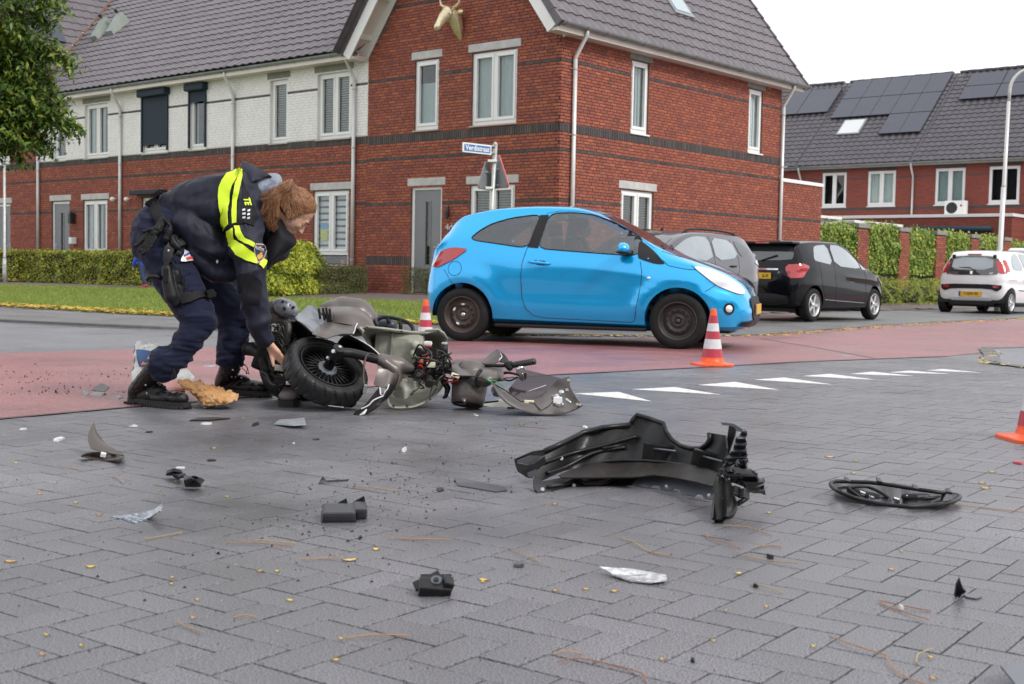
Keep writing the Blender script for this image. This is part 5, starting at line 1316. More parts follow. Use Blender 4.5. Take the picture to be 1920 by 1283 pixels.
   for k in range(spokes):
    a_=2*PI*k/spokes; h=MB(); h.T=Matrix.Rotation(-a_,4,'Y')
    h.prism([(.03,-.028),(rr-.01,-.042),(rr-.01,.02),(.03,.028)],Y(.045),Y(.075),axis='y'); o=h.build('spoke',mt,rim)
   h=MB(); h.lathe([(0,Y(.085)),(.03,Y(.085)),(.045,Y(.07)),(.05,Y(.03))],16,axis='y'); h.build('hub_cap',mt,rim,smooth=True)
  return root
 def arch_liner(s):
  p=s.p; R=p['R']
  for ax in (p['xf'],p['xr']):
   for sg in (-1,1):
    b=MB(); n=20; rr=R+p.get('arch',.065)+.004; V=[]
    for i in range(n+1):
     a_=PI*i/n*1.06-.1; V += [(ax+rr*math.cos(a_),sg*(p['wmax']-.035),R+.01+rr*math.sin(a_)),(ax+rr*math.cos(a_),sg*(p['wmax']-.34),R+.01+rr*math.sin(a_))]
    F=[(2*i,2*i+1,2*i+3,2*i+2) for i in range(n)]; b.add(V,F); b.add([V[2*i+1] for i in range(n+1)],[tuple(range(n+1))]); b.build('wheel_arch',MC['void'],s.t,fix=False)
 def plate(s,x,z,txt,facing,yc=0.,name='licence_plate',tilt=0.):
  b=MB(); w,h=.52,.11; R=Matrix.Translation((x,yc,z))@Matrix.Rotation(-PI/2 if facing < 0 else PI/2,4,'Z')@Matrix.Rotation(PI/2+tilt,4,'X')
  b.T=R; b.bbox(-w/2,w/2,-h/2,h/2,0,.008,.003); o=b.build(name,MC['plate'],s.t)
  b=MB(); b.T=R; b.box(-w/2+.004,-w/2+.045,-h/2+.004,h/2-.004,.008,.0095); b.build('euro_band',MC['eu'],o)
  txt and text_mesh(txt,.085,'plate_lettering',MC['void'],o,R@Matrix.Translation((.02 if len(txt) > 4 else .15,0,.0092)),.0008,bold=.0015)
  return o
MC=dict(
 tyre=mat('tyre_rubber',(.013,.013,.013),.8,spec=.25,var=.2,vscale=8,bump=.25,bscale=60,dirt=((.032,.03,.028),6,.5,.9)),
 void=mat('dark_plastic',(.008,.008,.008),.6,var=.1),trim=mat('black_trim',(.012,.012,.013),.42,spec=.3,var=.05,fine=.1,fscale=200),
 steelrim=mat('rusty_steel_rim',(.075,.058,.05),.55,.4,var=.25,vscale=8,bump=.3,dirt=((.10,.06,.04),9,.5,.75)),
 steelrim2=mat('black_steel_rim',(.05,.044,.042),.5,.3,var=.2,vscale=8,dirt=((.06,.05,.04),12,.58,.8)),
 alloy=mat('alloy_rim',(.62,.62,.63),.3,.85,var=.08),chrome_dull=mat('dull_chrome',(.5,.5,.5),.3,.9),chrome=mat('chrome',(.8,.8,.8),.08,1),
 glass_dark=mat('tinted_glass',(.03,.036,.04),.03,var=.05,spec=1.0,coat=.6),glass_mid=mat('car_glass_sky_grey',(.26,.30,.32),.04,var=.1,spec=1.0,coat=.6,vscale=2),  # the mid grey glass is opaque, sky reflection put into its colour
 glass=glass('car_window_glass',(.80,.84,.86),.09),red=mat('tail_light_red',(.40,.006,.012),.12,coat=1,var=.05,spec=.7),redo=mat('tail_light_orange_red',(.46,.02,.015),.15,coat=1,var=.05),
 lens=mat('headlight_lens',(.75,.78,.80),.08,var=.04,spec=1,coat=1),orange=mat('indicator_orange',(.7,.22,.02),.2),plate=mat('plate_yellow',(.72,.42,.02),.4,var=.03),eu=mat('plate_blue',(.02,.06,.35),.4),
 white=mat('badge_white',(.75,.75,.75),.3),seat=mat('seat_cloth',(.05,.052,.058),.9,bump=.3,bscale=150),
)
def paint(name,col,metal=.25,flake=.0,rough=.32,dirtc=None):
 return mat(name,col,rough,metal,var=.03,vscale=2,coat=1.,spec=.6,fine=.05,fscale=900,dirt=dirtc)
# ---- the blue car
def blue_car():
 xs_f,xs_r=1.10,-1.20       # axles
 P_=dict(x0=-1.70,x1=1.80,xf=xs_f,xr=xs_r,R=.292,wmax=.815,arch=.045,inset=.105,n=88,cls=1.1,
  w=interp([(-1.70,.50),(-1.68,.57),(-1.63,.655),(-1.52,.735),(-1.3,.79),(-.9,.81),(0,.81),(.7,.815),(1.1,.81),(1.35,.775),(1.53,.71),(1.68,.62),(1.76,.52),(1.80,.42)]),
  zb=interp([(-1.70,.40),(-1.64,.30),(-1.5,.24),(-1.2,.22),(0,.20),(1.2,.19),(1.6,.19),(1.72,.21),(1.80,.29)]),
  zt=interp([(-1.70,.66),(-1.69,.80),(-1.66,.92),(-1.57,1.05),(-1.45,1.22),(-1.34,1.345),(-1.27,1.39),(-1.1,1.435),(-.83,1.48),(-.4,1.505),(-.1,1.498),(.13,1.452),(.44,1.31),(.66,1.175),(.83,1.075),(.97,1.01),(1.12,.955),(1.40,.855),(1.56,.785),(1.69,.695),(1.77,.58),(1.80,.46)]),
  belt=interp([(-1.70,.58),(-1.55,.98),(-1.35,1.10),(-1.07,1.10),(-.5,1.035),(.3,.985),(.68,.95),(.96,.89),(1.2,.86),(1.4,.79),(1.56,.71),(1.72,.55),(1.80,.39)]),
  rw=interp([(-1.70,.36),(-1.6,.50),(-1.45,.535),(-1.2,.565),(-.6,.60),(.1,.59),(.45,.61),(.83,.64),(1.1,.63),(1.4,.56),(1.63,.43),(1.80,.30)]),
  line=interp([(-1.70,.97),(-1.2,.965),(-.7,.93),(-.2,.875),(.4,.81),(.9,.76),(1.88,.7)]))
 def flare(x,z):
  r=0
  for a_ in (xs_f,xs_r):
   d=math.hypot(x-a_,z-.30); r += .020*math.exp(-((d-.40)/.085)**2)
  # tucked doors between the arches and swelling sill
  r +=-.014*math.exp(-((z-.56)/.13)**2)*math.exp(-((x+.05)/.75)**4)+.009*math.exp(-((z-.36)/.05)**2)*math.exp(-((x+.05)/.78)**6)
  return r
 P_['flare']=flare
 bp_=mat('blue_car_paint',(.001,.41,.84),.20,.48,var=.02,vscale=2,coat=1.,spec=.6,fine=.04,fscale=900,dirt=((.02,.20,.42),5,.62,.95))
 fr=G(1275,655); rr=G(865,640)
 # near side = right side of the car (y negative); wheels' outer faces touch these points
 d=(fr-rr); d.z=0; d.normalize(); nrm=Vector((-d.y,d.x,0)); mid=(fr+rr)/2
 cen=mid-d*((xs_f+xs_r)/2)+nrm*(.815-.12)
 rot=math.atan2(d.y,d.x)
 K=1.065; cen=mid-d*((xs_f+xs_r)/2)*K+nrm*(.815-.10)*K
 c=Car('parked_car','bright blue three-door hatchback with black steel wheels standing on the red road',(cen.x,cen.y,0),rot,bp_,P_); c.t.scale=(1.065,1.05,1.045)
 # window openings through the shell
 def px(u,v):return None
 win_r=[(-1.15,1.105),(-1.05,1.205),(-.92,1.285),(-.70,1.35),(-.385,1.39),(-.42,1.20),(-.505,1.02),(-.80,1.06)]
 win_f=[(-.315,1.40),(-.05,1.41),(.16,1.39),(.38,1.315),(.58,1.21),(.70,1.13),(.69,.955),(.3,.975),(-.1,1.00),(-.41,1.022)]
 cab=MB(); sec=[]; xs=np.linspace(-1.30,.72,20)
 for x in xs:
  zt=P_['zt'](x)-.06; rw=P_['rw'](x)-.03; be=min(P_['belt'](x),zt-.1); w=P_['w'](x)-.07; zf=.42
  sec.append([(x,-w*.96,zf),(x,-w,be-.05),(x,-w+.015,be),(x,-rw-.02,zt-.07),(x,-rw*.7,zt),(x,rw*.7,zt),(x,rw+.02,zt-.07),(x,w-.015,be),(x,w,be-.05),(x,w*.96,zf)])
 V=[q for s_ in sec for q in s_]; k=10; F=[(i*k+j,i*k+(j+1)%k,(i+1)*k+(j+1)%k,(i+1)*k+j) for i in range(19) for j in range(k)]+[tuple(range(k)),tuple(19*k+j for j in range(k))[::-1]]
 cab.add(V,F)
 wc=MB()
 for poly in (win_r,win_f):
  q=chaikin(poly,2)
  wc.prism(q,-1.2,-.53,axis='y')
 wc2=MB()
 for poly in (win_r,win_f):wc2.prism(chaikin(poly,2),.53,1.2,axis='y')
 ws=MB(); q=[(-.55,1.09),(.55,1.09),(.50,1.37),(0,1.40),(-.50,1.37)]; ws.prism([(a_,b_) for a_,b_ in q],.25,1.6,axis='x')
 rwn=MB(); q=[(-.50,1.12),(.50,1.12),(.44,1.30),(-.44,1.30)]; rwn.prism(q,-1.9,-1.15,axis='x')
 c.carve([ws,rwn,cab,wc,wc2])
 grow=lambda poly,g:[((x-sum(p[0] for p in poly)/len(poly))*g+sum(p[0] for p in poly)/len(poly),(z-sum(p[1] for p in poly)/len(poly))*g+sum(p[1] for p in poly)/len(poly)) for x,z in poly]
 for sg in (-1,1):
  c.panel('side_window',grow(win_r,1.03),'y',sg,MC['glass'],off=-.004,thick=.003,smooth=2)
  c.panel('side_window',grow(win_f,1.02),'y',sg,MC['glass'],off=-.004,thick=.003,smooth=2)
  # black pillar trim and mirror triangle
  c.panel('pillar_trim',[(-.405,1.38),(-.31,1.38),(-.385,1.02),(-.50,1.03)],'y',sg,MC['trim'],off=.001,thick=.004,smooth=0)
  c.panel('mirror_triangle',[(.66,1.125),(.74,1.075),(.86,.98),(.945,.895),(.95,.875),(.86,.875),(.72,.915),(.67,.94)],'y',sg,MC['trim'],off=.001,thick=.006,smooth=1)
  for wn in (win_r,win_f):
   q=chaikin(wn,2); c.seam(q+[q[0]],'y',sg,MC['trim'],r=.007,name='window_rubber')
  c.seam([(-.33,1.40),(-.40,1.25),(-.50,1.03),(-.545,.86),(-.555,.72),(-.54,.50),(-.49,.37),(-.41,.305),(-.30,.285),(.62,.265),(.66,.28),(.68,.42),(.72,.66),(.725,.80),(.70,.90)],'y',sg,MC['void'],r=.0035,name='door_seam')
  c.seam([(-.33,1.40),(-.2,1.425),(.05,1.425),(.3,1.36),(.6,1.20),(.82,1.04)],'y',sg,MC['void'],r=.0028,name='door_seam')
  c.seam([(.93,.915),(.99,.86),(1.15,.83),(1.30,.82)],'y',sg,MC['void'],r=.004)
  c.seam([(1.37,.60),(1.45,.66),(1.52,.70)],'y',sg,MC['void'],r=.004)
  c.seam([(-1.42,.78),(-1.36,.70),(-1.30,.62)],'y',sg,MC['void'],r=.003)
  # lamps
  c.panel('tail_light',[(-1.14,1.005),(-1.32,1.02),(-1.45,.99),(-1.53,.90),(-1.57,.80),(-1.50,.795),(-1.30,.89)],'y',sg,MC['red'],off=.004,thick=.010,smooth=1,st=.025)
  c.panel('reversing_light',[(-1.47,.97),(-1.45,.99),(-1.50,.95),(-1.57,.84),(-1.575,.80),(-1.55,.82)],'y',sg,MC['lens'],off=.010,thick=.006,smooth=1)
  c.panel('headlight',[(1.22,.865),(1.40,.825),(1.55,.755),(1.66,.685),(1.72,.62),(1.725,.575),(1.66,.585),(1.50,.65),(1.37,.745)],'y',sg,MC['lens'],off=.004,thick=.010,smooth=2,st=.025)
  c.seam([(1.22,.865),(1.37,.745),(1.50,.65),(1.66,.585),(1.725,.575)],'y',sg,MC['void'],r=.004)
  # door handle
  hb=MB(); h0,n0=c.proj((-.48,.875),'y',sg); h1,_=c.proj((-.24,.86),'y',sg)
  hb.tube([h0+Vector((0,-sg*.003,0)),h0+Vector((.03,sg*.022,0)),(h0+h1)/2+Vector((0,sg*.030,0)),h1+Vector((-.03,sg*.022,0)),h1+Vector((0,-sg*.003,0))],[.010,.015,.016,.015,.010],8); hb.build('door_handle',bp_,c.t,smooth=True,fix=True)
  c.panel('handle_recess',[(-.42,.90),(-.29,.892),(-.28,.835),(-.40,.845)],'y',sg,MC['void'],off=-.001,thick=.0015,smooth=2)
  # indicator repeater
  hb=MB(); h,_=c.proj((.80,.73),'y',sg); hb.ell(h,(.022,.008,.012),12,8); hb.build('side_indicator',MC['lens'],c.t,smooth=True)
  # mirror
  h,_=c.proj((.60,.99),'y',sg); hb=MB(); hb.tube([h,h+Vector((-.02,sg*.08,-.015))],[.03,.022],8); mm=hb.build('mirror_arm',MC['trim'],c.t,smooth=True,fix=True)
  hb=MB(); ce=h+Vector((-.06,sg*.14,.035)); hb.ell(ce,(.075,.095,.068),18,12); q=hb.build('mirror_cap',bp_,mm,smooth=True)
  for v in q.data.vertices:
   if v.co.x < ce.x-.035:v.co.x=ce.x-.035
   if v.co.z < ce.z-.035:v.co.z=ce.z-.035
  hb=MB(); hb.ell(ce+Vector((.0,0,-.035)),(.07,.092,.022),14,8); hb.build('mirror_foot',MC['trim'],mm,smooth=True)
  # fog lamp bowl
  hb=MB(); h,n0=c.proj((1.60,.43),'y',sg); n0=n0 if n0.y*sg > 0 else -n0
  rotm=Vector((0,0,1)).rotation_difference(n0).to_matrix().to_4x4(); hb.T=Matrix.Translation(h)@rotm
  hb.lathe([(.062,.004),(.055,.006),(.048,.0),(.040,.004),(0,.010)],20); hb.build('fog_lamp_bowl',MC['trim'],c.t,smooth=True)
  hb=MB(); hb.T=Matrix.Translation(h)@rotm; hb.lathe([(.038,.006),(.03,.014),(0,.018)],16); hb.build('fog_light',MC['lens'],c.t,smooth=True)
  # fuel flap on the near side only
  if sg ==-1:
   q=[(-1.29+.078*math.cos(2*PI*k/28),.79+.078*math.sin(2*PI*k/28)) for k in range(29)]; c.seam(q,'y',sg,MC['void'],r=.003,name='fuel_flap')
  # sill
  b=MB(); b.bbox(-.85,.78,sg*.73-.03,sg*.73+.03,.17,.21,.015); b.build('sill',MC['trim'],c.t)
 c.panel('windscreen',[(-.62,1.04),(.62,1.04),(.56,1.40),(0,1.43),(-.56,1.40)],'x',1,MC['glass'],off=-.002,thick=.003,smooth=1,st=.05)
 c.panel('rear_window',[(-.56,1.08),(.56,1.08),(.50,1.36),(-.50,1.36)],'x',-1,MC['glass_dark'],off=.002,thick=.003,smooth=1,st=.05)
 c.panel('front_grille',[(-.34,.30),(.34,.30),(.42,.50),(.30,.555),(-.30,.555),(-.42,.50)],'x',1,MC['void'],off=.003,thick=.012,smooth=1)
 for k in range(5):
  c.seam([(-.36,.335+k*.045),(.36,.335+k*.045)],'x',1,MC['trim'],r=.008,name='grille_bar',off=.01)
 c.panel('bumper_insert',[(-.60,.24),(.60,.24),(.55,.31),(-.55,.31)],'x',1,MC['trim'],off=.003,thick=.010,smooth=1)
 c.plate(1.825,.42,'',1)
 c.seam([(-.62,.93),(-.30,.995),(0,1.005),(.30,.995),(.62,.93)][0:5],'x',-1,MC['void'],r=.003)
 # bonnet line, wipers, aerial, spoiler
 for sg in (-1,1):c.seam([(.90,.66*sg),(1.1,.62*sg),(1.25,.56*sg),(1.45,.50*sg),(1.66,.38*sg),(1.78,.18*sg),(1.795,0)],'z',1,MC['void'],r=.004)
 b=MB()
 for (y0,y1) in ((-.52,-.02),(.05,.50)):
  h0,_=c.proj((.90,y0),'z',1); h1,_=c.proj((.80,y1),'z',1); b.tube([h0+Vector((0,0,.01)),(h0+h1)/2+Vector((0,0,.025)),h1+Vector((0,0,.015))],.009,6)
 b.build('wiper',MC['void'],c.t,kind='stuff')
 h,_=c.proj((.12,0),'z',1)
 # cabin
 b=MB(); b.box(-1.1,.9,-.68,.68,.40,.45); b.build('floor',MC['void'],c.t)
 for y in (-.35,.35):
  for x,nm in ((-.10,'front_seat'),(-.92,'rear_seat')):
   b=MB(); b.bbox(x-.22,x+.26,y-.24,y+.24,.45,.66,.05); b.tube([(x-.22,y,.62),(x-.34,y,.95),(x-.38,y,1.16)],[.17,.17,.13],12,flat=.5); b.tube([(x-.39,y,1.18),(x-.40,y,1.33)],[.10,.09],10,flat=.6)
   b.build(nm,MC['seat'],c.t,smooth=True,fix=True)
 b=MB(); b.bbox(.55,.92,-.66,.66,.72,.98,.08); b.build('dashboard',MC['void'],c.t)
 b=MB(); T0=Matrix.Translation((.36,.35,.93))@Matrix.Rotation(-1.1,4,'Y'); b.T=T0; b.tube([(.17*math.cos(2*PI*k/24),.17*math.sin(2*PI*k/24),0) for k in range(25)],.014,6,cap=False); b.tube([(-.16,0,0),(.16,0,0)],.012,5); b.build('steering_wheel',MC['void'],c.t)
 for a_ in (xs_f,xs_r):
  for sg in (-1,1):c.wheel(a_,sg,steer=0,kind='steel',mt=MC['steelrim'] if a_ < 0 else MC['steelrim2'])
 c.arch_liner()
 b=MB(); b.box(-1.5,1.6,-.55,.55,.17,.22); b.build('underbody',MC['void'],c.t)
 return c
bcar=blue_car()
# ---- generic five-door cars behind
def other_car(kind):
 if kind == 'black':
  P_=dict(x0=-1.90,x1=1.98,xf=1.20,xr=-1.31,R=.305,wmax=.84,arch=.045,inset=.105,n=70,cls=2.0,
   w=interp([(-1.90,.56),(-1.88,.66),(-1.82,.74),(-1.6,.80),(-1.2,.835),(0,.84),(1.2,.835),(1.55,.79),(1.8,.68),(1.93,.52),(1.98,.40)]),
   zb=interp([(-1.90,.38),(-1.8,.27),(-1.5,.22),(1.5,.19),(1.9,.22),(1.98,.32)]),
   zt=interp([(-1.90,.78),(-1.88,.95),(-1.80,1.10),(-1.68,1.32),(-1.60,1.42),(-1.3,1.47),(-.8,1.50),(-.2,1.505),(.2,1.45),(.6,1.28),(.95,1.09),(1.15,1.00),(1.5,.90),(1.8,.76),(1.95,.60),(1.98,.48)]),
   belt=interp([(-1.90,.70),(-1.7,1.05),(-1.2,1.08),(-.5,1.0),(.3,.95),(.9,.92),(1.2,.88),(1.5,.80),(1.9,.55),(1.98,.42)]),
   rw=interp([(-1.90,.50),(-1.75,.56),(-1.6,.575),(-1.2,.60),(0,.62),(.6,.63),(1.0,.66),(1.4,.6),(1.8,.44),(1.98,.3)]),
   line=interp([(-1.9,.98),(-1,.93),(0,.84),(1,.76),(1.98,.7)]))
  p_=mat('black_car_paint',(.004,.004,.006),.14,0,var=.02,coat=.28,spec=.15)
  rr,fr=G(1518,606),G(1624,602); lab='black five-door hatchback with alloy wheels parked with its tail towards us'
 elif kind == 'white':
  P_=dict(x0=-1.66,x1=1.76,xf=1.05,xr=-1.29,R=.28,wmax=.80,arch=.045,inset=.10,n=64,cls=1.2,
   w=interp([(-1.66,.60),(-1.64,.68),(-1.58,.74),(-1.4,.78),(0,.80),(1.1,.79),(1.5,.70),(1.7,.52),(1.76,.38)]),
   zb=interp([(-1.66,.38),(-1.58,.29),(-1.3,.24),(1.4,.20),(1.7,.24),(1.76,.34)]),
   zt=interp([(-1.66,.86),(-1.64,.98),(-1.56,1.16),(-1.46,1.36),(-1.36,1.42),(-1.0,1.455),(-.4,1.465),(.1,1.44),(.5,1.27),(.8,1.10),(1.05,.98),(1.4,.88),(1.65,.72),(1.76,.5)]),
   belt=interp([(-1.66,.76),(-1.5,.98),(-1.0,1.02),(0,.95),(.8,.90),(1.2,.85),(1.6,.66),(1.76,.44)]),
   rw=interp([(-1.66,.50),(-1.5,.54),(-1.3,.57),(0,.60),(.6,.62),(1.1,.62),(1.5,.5),(1.76,.28)]),
   line=interp([(-1.66,.8),(1.76,.7)]))
  p_=mat('white_car_paint',(.78,.78,.78),.25,0,var=.02,coat=1,spec=.5)
  rr,fr=G(1888,591),None; lab='small white hatchback seen from behind at the right, with red lamps and yellow plate'
 else:
  P_=dict(x0=-2.05,x1=2.09,xf=1.24,xr=-1.30,R=.335,wmax=.87,arch=.06,inset=.11,n=66,cls=1.4,
   w=interp([(-2.05,.60),(-2.02,.70),(-1.9,.79),(-1.6,.85),(0,.87),(1.3,.86),(1.8,.76),(2.02,.60),(2.09,.45)]),
   zb=interp([(-2.05,.42),(-1.95,.32),(-1.6,.27),(1.6,.25),(2.0,.28),(2.09,.38)]),
   zt=interp([(-2.05,.90),(-2.02,1.05),(-1.93,1.20),(-1.80,1.38),(-1.70,1.47),(-1.3,1.53),(-.5,1.555),(0,1.54),(.3,1.48),(.7,1.30),(1.0,1.15),(1.2,1.08),(1.7,.98),(1.95,.84),(2.09,.6)]),
   belt=interp([(-2.05,.82),(-1.85,1.15),(-1.2,1.10),(-.5,1.02),(.5,1.0),(1.0,.98),(1.4,.92),(1.9,.75),(2.09,.5)]),
   rw=interp([(-2.05,.54),(-1.8,.60),(-1.5,.62),(0,.66),(.7,.68),(1.2,.68),(1.7,.58),(2.09,.36)]),
   line=interp([(-2.05,1.0),(0,.88),(2.09,.8)]))
  p_=mat('grey_car_paint',(.085,.083,.094),.25,.35,var=.03,coat=1,spec=.5)
  lab='grey compact SUV with roof rails parked facing left behind the blue car bonnet'; rr=fr=None
 K=1.07
 bdir=Vector((ay_.x,ay_.y,0)); nn=Vector((-bdir.y,bdir.x,0)); rot=math.atan2(bdir.y,bdir.x)
 if kind == 'black':
  bdir=(fr-rr); bdir.z=0; bdir.normalize(); rot=math.atan2(bdir.y,bdir.x); nn=Vector((-bdir.y,bdir.x,0)); K=(fr-rr).xy.length/2.51
  K=.97; cen=rr-bdir*P_['xr']*K+nn*(P_['wmax']-.10)*K
 elif kind == 'white':cen=rr-bdir*P_['xr']*K+nn*(P_['wmax']-.10)*K
 else:
  rot += PI; K=.95; cen=Vector((2.23,19.5,0))
 c=Car('parked_car',lab,(cen.x,cen.y,.024 if kind != 'white' else 0),rot,p_,P_); c.t.scale=(K,K,K); c.carve()
 gl=MC['glass_mid'] if kind != 'white' else MC['glass_mid']
 if kind == 'black':
  for sg in (-1,1):
   c.panel('side_window',[(-1.28,1.12),(-1.10,1.35),(-.98,1.39),(-.55,1.42),(-.55,1.04),(-1.1,1.09)],'y',sg,gl,smooth=1)
   c.panel('side_window',[(-.45,1.42),(-.1,1.42),(.15,1.36),(.45,1.23),(.62,1.13),(.64,.98),(-.45,1.03)],'y',sg,gl,smooth=1)
   c.panel('quarter_window',[(.69,1.10),(.88,.985),(.88,.965),(.69,.975)],'y',sg,gl,smooth=0)
   for q in ([(-.50,1.40),(-.50,.35),(-.44,.28),(.70,.26),(.76,.40),(.78,.95)],[(-1.15,1.30),(-1.10,1.0),(-1.02,.62),(-.86,.40),(-.82,.28),(-.50,.27)]):c.seam(q,'y',sg,MC['void'],r=.004,name='door_seam')
   c.panel('tail_light',[(-1.86,1.02),(-1.66,1.05),(-1.47,1.00),(-1.60,.88),(-1.70,.80),(-1.87,.78)],'y',sg,MC['red'],off=.004,thick=.010,smooth=1,st=.025)
   c.panel('tail_light',[(sg*.50,.98),(sg*.70,1.01),(sg*.76,.80),(sg*.60,.78)],'x',-1,MC['red'],off=.004,thick=.010,smooth=1,st=.025)
   c.panel('headlight',[(1.40,.88),(1.62,.80),(1.82,.68),(1.70,.66),(1.5,.72)],'y',sg,MC['lens'],off=.004,thick=.010,smooth=1,st=.025)
   c.seam([(-.90,.40),(.75,.33)],'y',sg,MC['chrome_dull'],r=.006,name='sill_trim')
  c.panel('rear_window',[(-.58,1.10),(.58,1.10),(.60,1.20),(.52,1.38),(-.52,1.38),(-.60,1.20)],'x',-1,MC['glass_dark'],off=.003,thick=.004,smooth=1)
  b=MB(); b.bbox(-1.80,-1.50,-.60,.60,1.40,1.445,.018); b.build('roof_spoiler',p_,c.t)
  b=MB(); b.box(-1.805,-1.79,-.14,.14,1.41,1.435); b.build('brake_light',MC['red'],c.t)
  c.panel('chrome_strip',[(-.38,.925),(.38,.925),(.38,.955),(-.38,.955)],'x',-1,MC['chrome'],off=.004,thick=.01,smooth=0)
  c.panel('rear_bumper_skirt',[(-.6,.30),(.6,.30),(.58,.50),(-.58,.50)],'x',-1,MC['void'],off=.003,thick=.01,smooth=1)
  h,_=c.proj((0,.82),'x',-1); c.plate(h.x-.025,.82,'6-X',-1)
  h,_=c.proj((-.3,1.12),'x',-1); b=MB(); b.tube([(h.x-.03,-.0,1.10),(h.x+.01,-.3,1.20)],.012,6); b.build('rear_wiper',MC['void'],c.t)
  text_mesh('HYBRID',.07,'badge',MC['chrome'],c.t,Matrix.Translation((c.proj((-.52,.90),'x',-1)[0].x-.01,-.50,.885))@Matrix(((0,0,-1,0),(-1,0,0,0),(0,1,0,0),(0,0,0,1))),.001)
  for a_ in (P_['xf'],P_['xr']):
   for sg in (-1,1):c.wheel(a_,sg,kind='alloy',mt=MC['alloy'],spokes=5)
 elif kind == 'white':
  for sg in (-1,1):
   c.panel('side_window',[(-1.10,1.00),(-1.12,1.12),(-.98,1.30),(-.75,1.38),(-.60,1.38),(-.45,1.0)],'y',sg,gl,smooth=1)
   c.panel('side_window',[(-.50,1.38),(-.1,1.38),(.2,1.32),(.55,1.12),(.60,.96),(-.34,.99)],'y',sg,gl,smooth=1)
   c.panel('tail_light',[(-1.60,1.02),(-1.54,1.20),(-1.50,1.20),(-1.50,1.05),(-1.46,.96),(-1.52,.92),(-1.62,.92)],'y',sg,MC['red'],off=.004,thick=.010,smooth=1,st=.025)
   c.panel('tail_light',[(sg*.63,.94),(sg*.745,.94),(sg*.72,1.04),(sg*.64,1.22),(sg*.60,1.22)],'x',-1,MC['redo'],off=.004,thick=.010,smooth=1,st=.025)
   c.seam([(-.42,1.36),(-.38,.9),(-.36,.3)],'y',sg,MC['void'],r=.004); c.seam([(-.85,.55),(.7,.5)],'y',sg,MC['trim'],r=.012,name='door_rubbing_strip')
   h,_=c.proj((.52,.97),'y',sg); b=MB(); b.ell(h+Vector((0,sg*.1,.03)),(.06,.09,.06),12,8); b.build('mirror_cap',p_,c.t,smooth=True)
  c.panel('tailgate_glass',[(-.56,.88),(.56,.88),(.60,1.0),(.54,1.29),(0,1.32),(-.54,1.29),(-.60,1.0)],'x',-1,MC['glass_dark'],off=.006,thick=.006,smooth=1)
  c.panel('rear_window',[(-.47,1.0),(.47,1.0),(.44,1.27),(-.44,1.27)],'x',-1,MC['glass_mid'],off=.013,thick=.002,smooth=1)
  c.panel('bumper_strip',[(-.68,.68),(.68,.68),(.68,.58),(.58,.52),(.44,.58),(-.44,.58),(-.58,.52),(-.68,.58)],'x',-1,MC['trim'],off=.004,thick=.012,smooth=1)
  for sg in (-1,1):c.panel('fog_reflector',[(sg*.50,.60),(sg*.62,.60),(sg*.62,.65),(sg*.50,.65)],'x',-1,MC['red'],off=.018,thick=.003,smooth=0)
  h,_=c.proj((0,.46),'x',-1); c.plate(h.x-.02,.46,'7-SKP-90',-1)
  b=MB(); h,_=c.proj((0,1.34),'x',-1); b.bbox(h.x-.02,h.x+.01,-.15,.15,1.335,1.36,.004); b.build('brake_light',MC['red'],c.t)
  for y in (-.46,.46):b=MB(); h,_=c.proj((y,1.28),'x',-1); b.bbox(h.x-.04,h.x+.02,y-.03,y+.03,1.26,1.34,.01); b.build('glass_hinge',MC['trim'],c.t)
  h,_=c.proj((0,1.05),'x',-1); b=MB(); b.tube([(h.x-.02,.0,1.02),(h.x-.03,.05,1.05),(h.x-.0,.36,1.045)],.011,6).tube([(h.x-.02,.0,1.02),(h.x-.03,-.10,.98)],.014,6); b.build('rear_wiper',MC['void'],c.t)
  b=MB(); h,_=c.proj((0,.93),'x',-1); b.bbox(h.x-.022,h.x-.012,-.035,.035,.895,.97,.012); b.build('tailgate_badge',MC['chrome'],c.t)
  Mx=lambda y,z:Matrix.Translation((c.proj((y,z),'x',-1)[0].x-.017,y,z))@Matrix(((0,0,-1,0),(-1,0,0,0),(0,1,0,0),(0,0,0,1)))
  text_mesh('PEUGEOT',.055,'badge_lettering',MC['chrome'],c.t,Mx(.42,.925),.001); text_mesh('107',.06,'badge_lettering',MC['chrome'],c.t,Mx(-.44,.925),.001)
  b=MB(); b.box(-1.6,-1.2,-.5,.5,.22,.34).tube([(-1.66,-.35,.24),(-1.3,-.35,.26)],.035,10); b.build('exhaust_box',MC['void'],c.t)
  for a_ in (P_['xf'],P_['xr']):
   for sg in (-1,1):c.wheel(a_,sg,kind='alloy',mt=MC['alloy'],spokes=5)
 else:
  for sg in (-1,1):
   c.panel('side_window',[(-.42,1.44),(.0,1.44),(.28,1.38),(.60,1.24),(.86,1.08),(.86,1.03),(-.42,1.05)],'y',sg,gl,smooth=1)
   c.panel('side_window',[(-.50,1.44),(-1.12,1.40),(-1.20,1.12),(-.50,1.06)],'y',sg,gl,smooth=1)
   c.panel('quarter_window',[(-1.20,1.40),(-1.35,1.39),(-1.68,1.25),(-1.45,1.17),(-1.28,1.14)],'y',sg,MC['glass_dark'],smooth=1)
   for q in ([(-.46,1.46),(-.46,.45)],[(-1.1,1.42),(-1.2,1.1),(-1.12,.8),(-.9,.5),(-.88,.42)],[(.86,1.1),(.90,.8),(.88,.42)]):c.seam(q,'y',sg,MC['void'],r=.004,name='door_seam')
   c.panel('tail_light',[(-2.02,1.10),(-1.80,1.10),(-1.72,1.04),(-1.85,1.0),(-2.03,1.0)],'y',sg,MC['lens'],off=.004,thick=.010,smooth=1,st=.025)
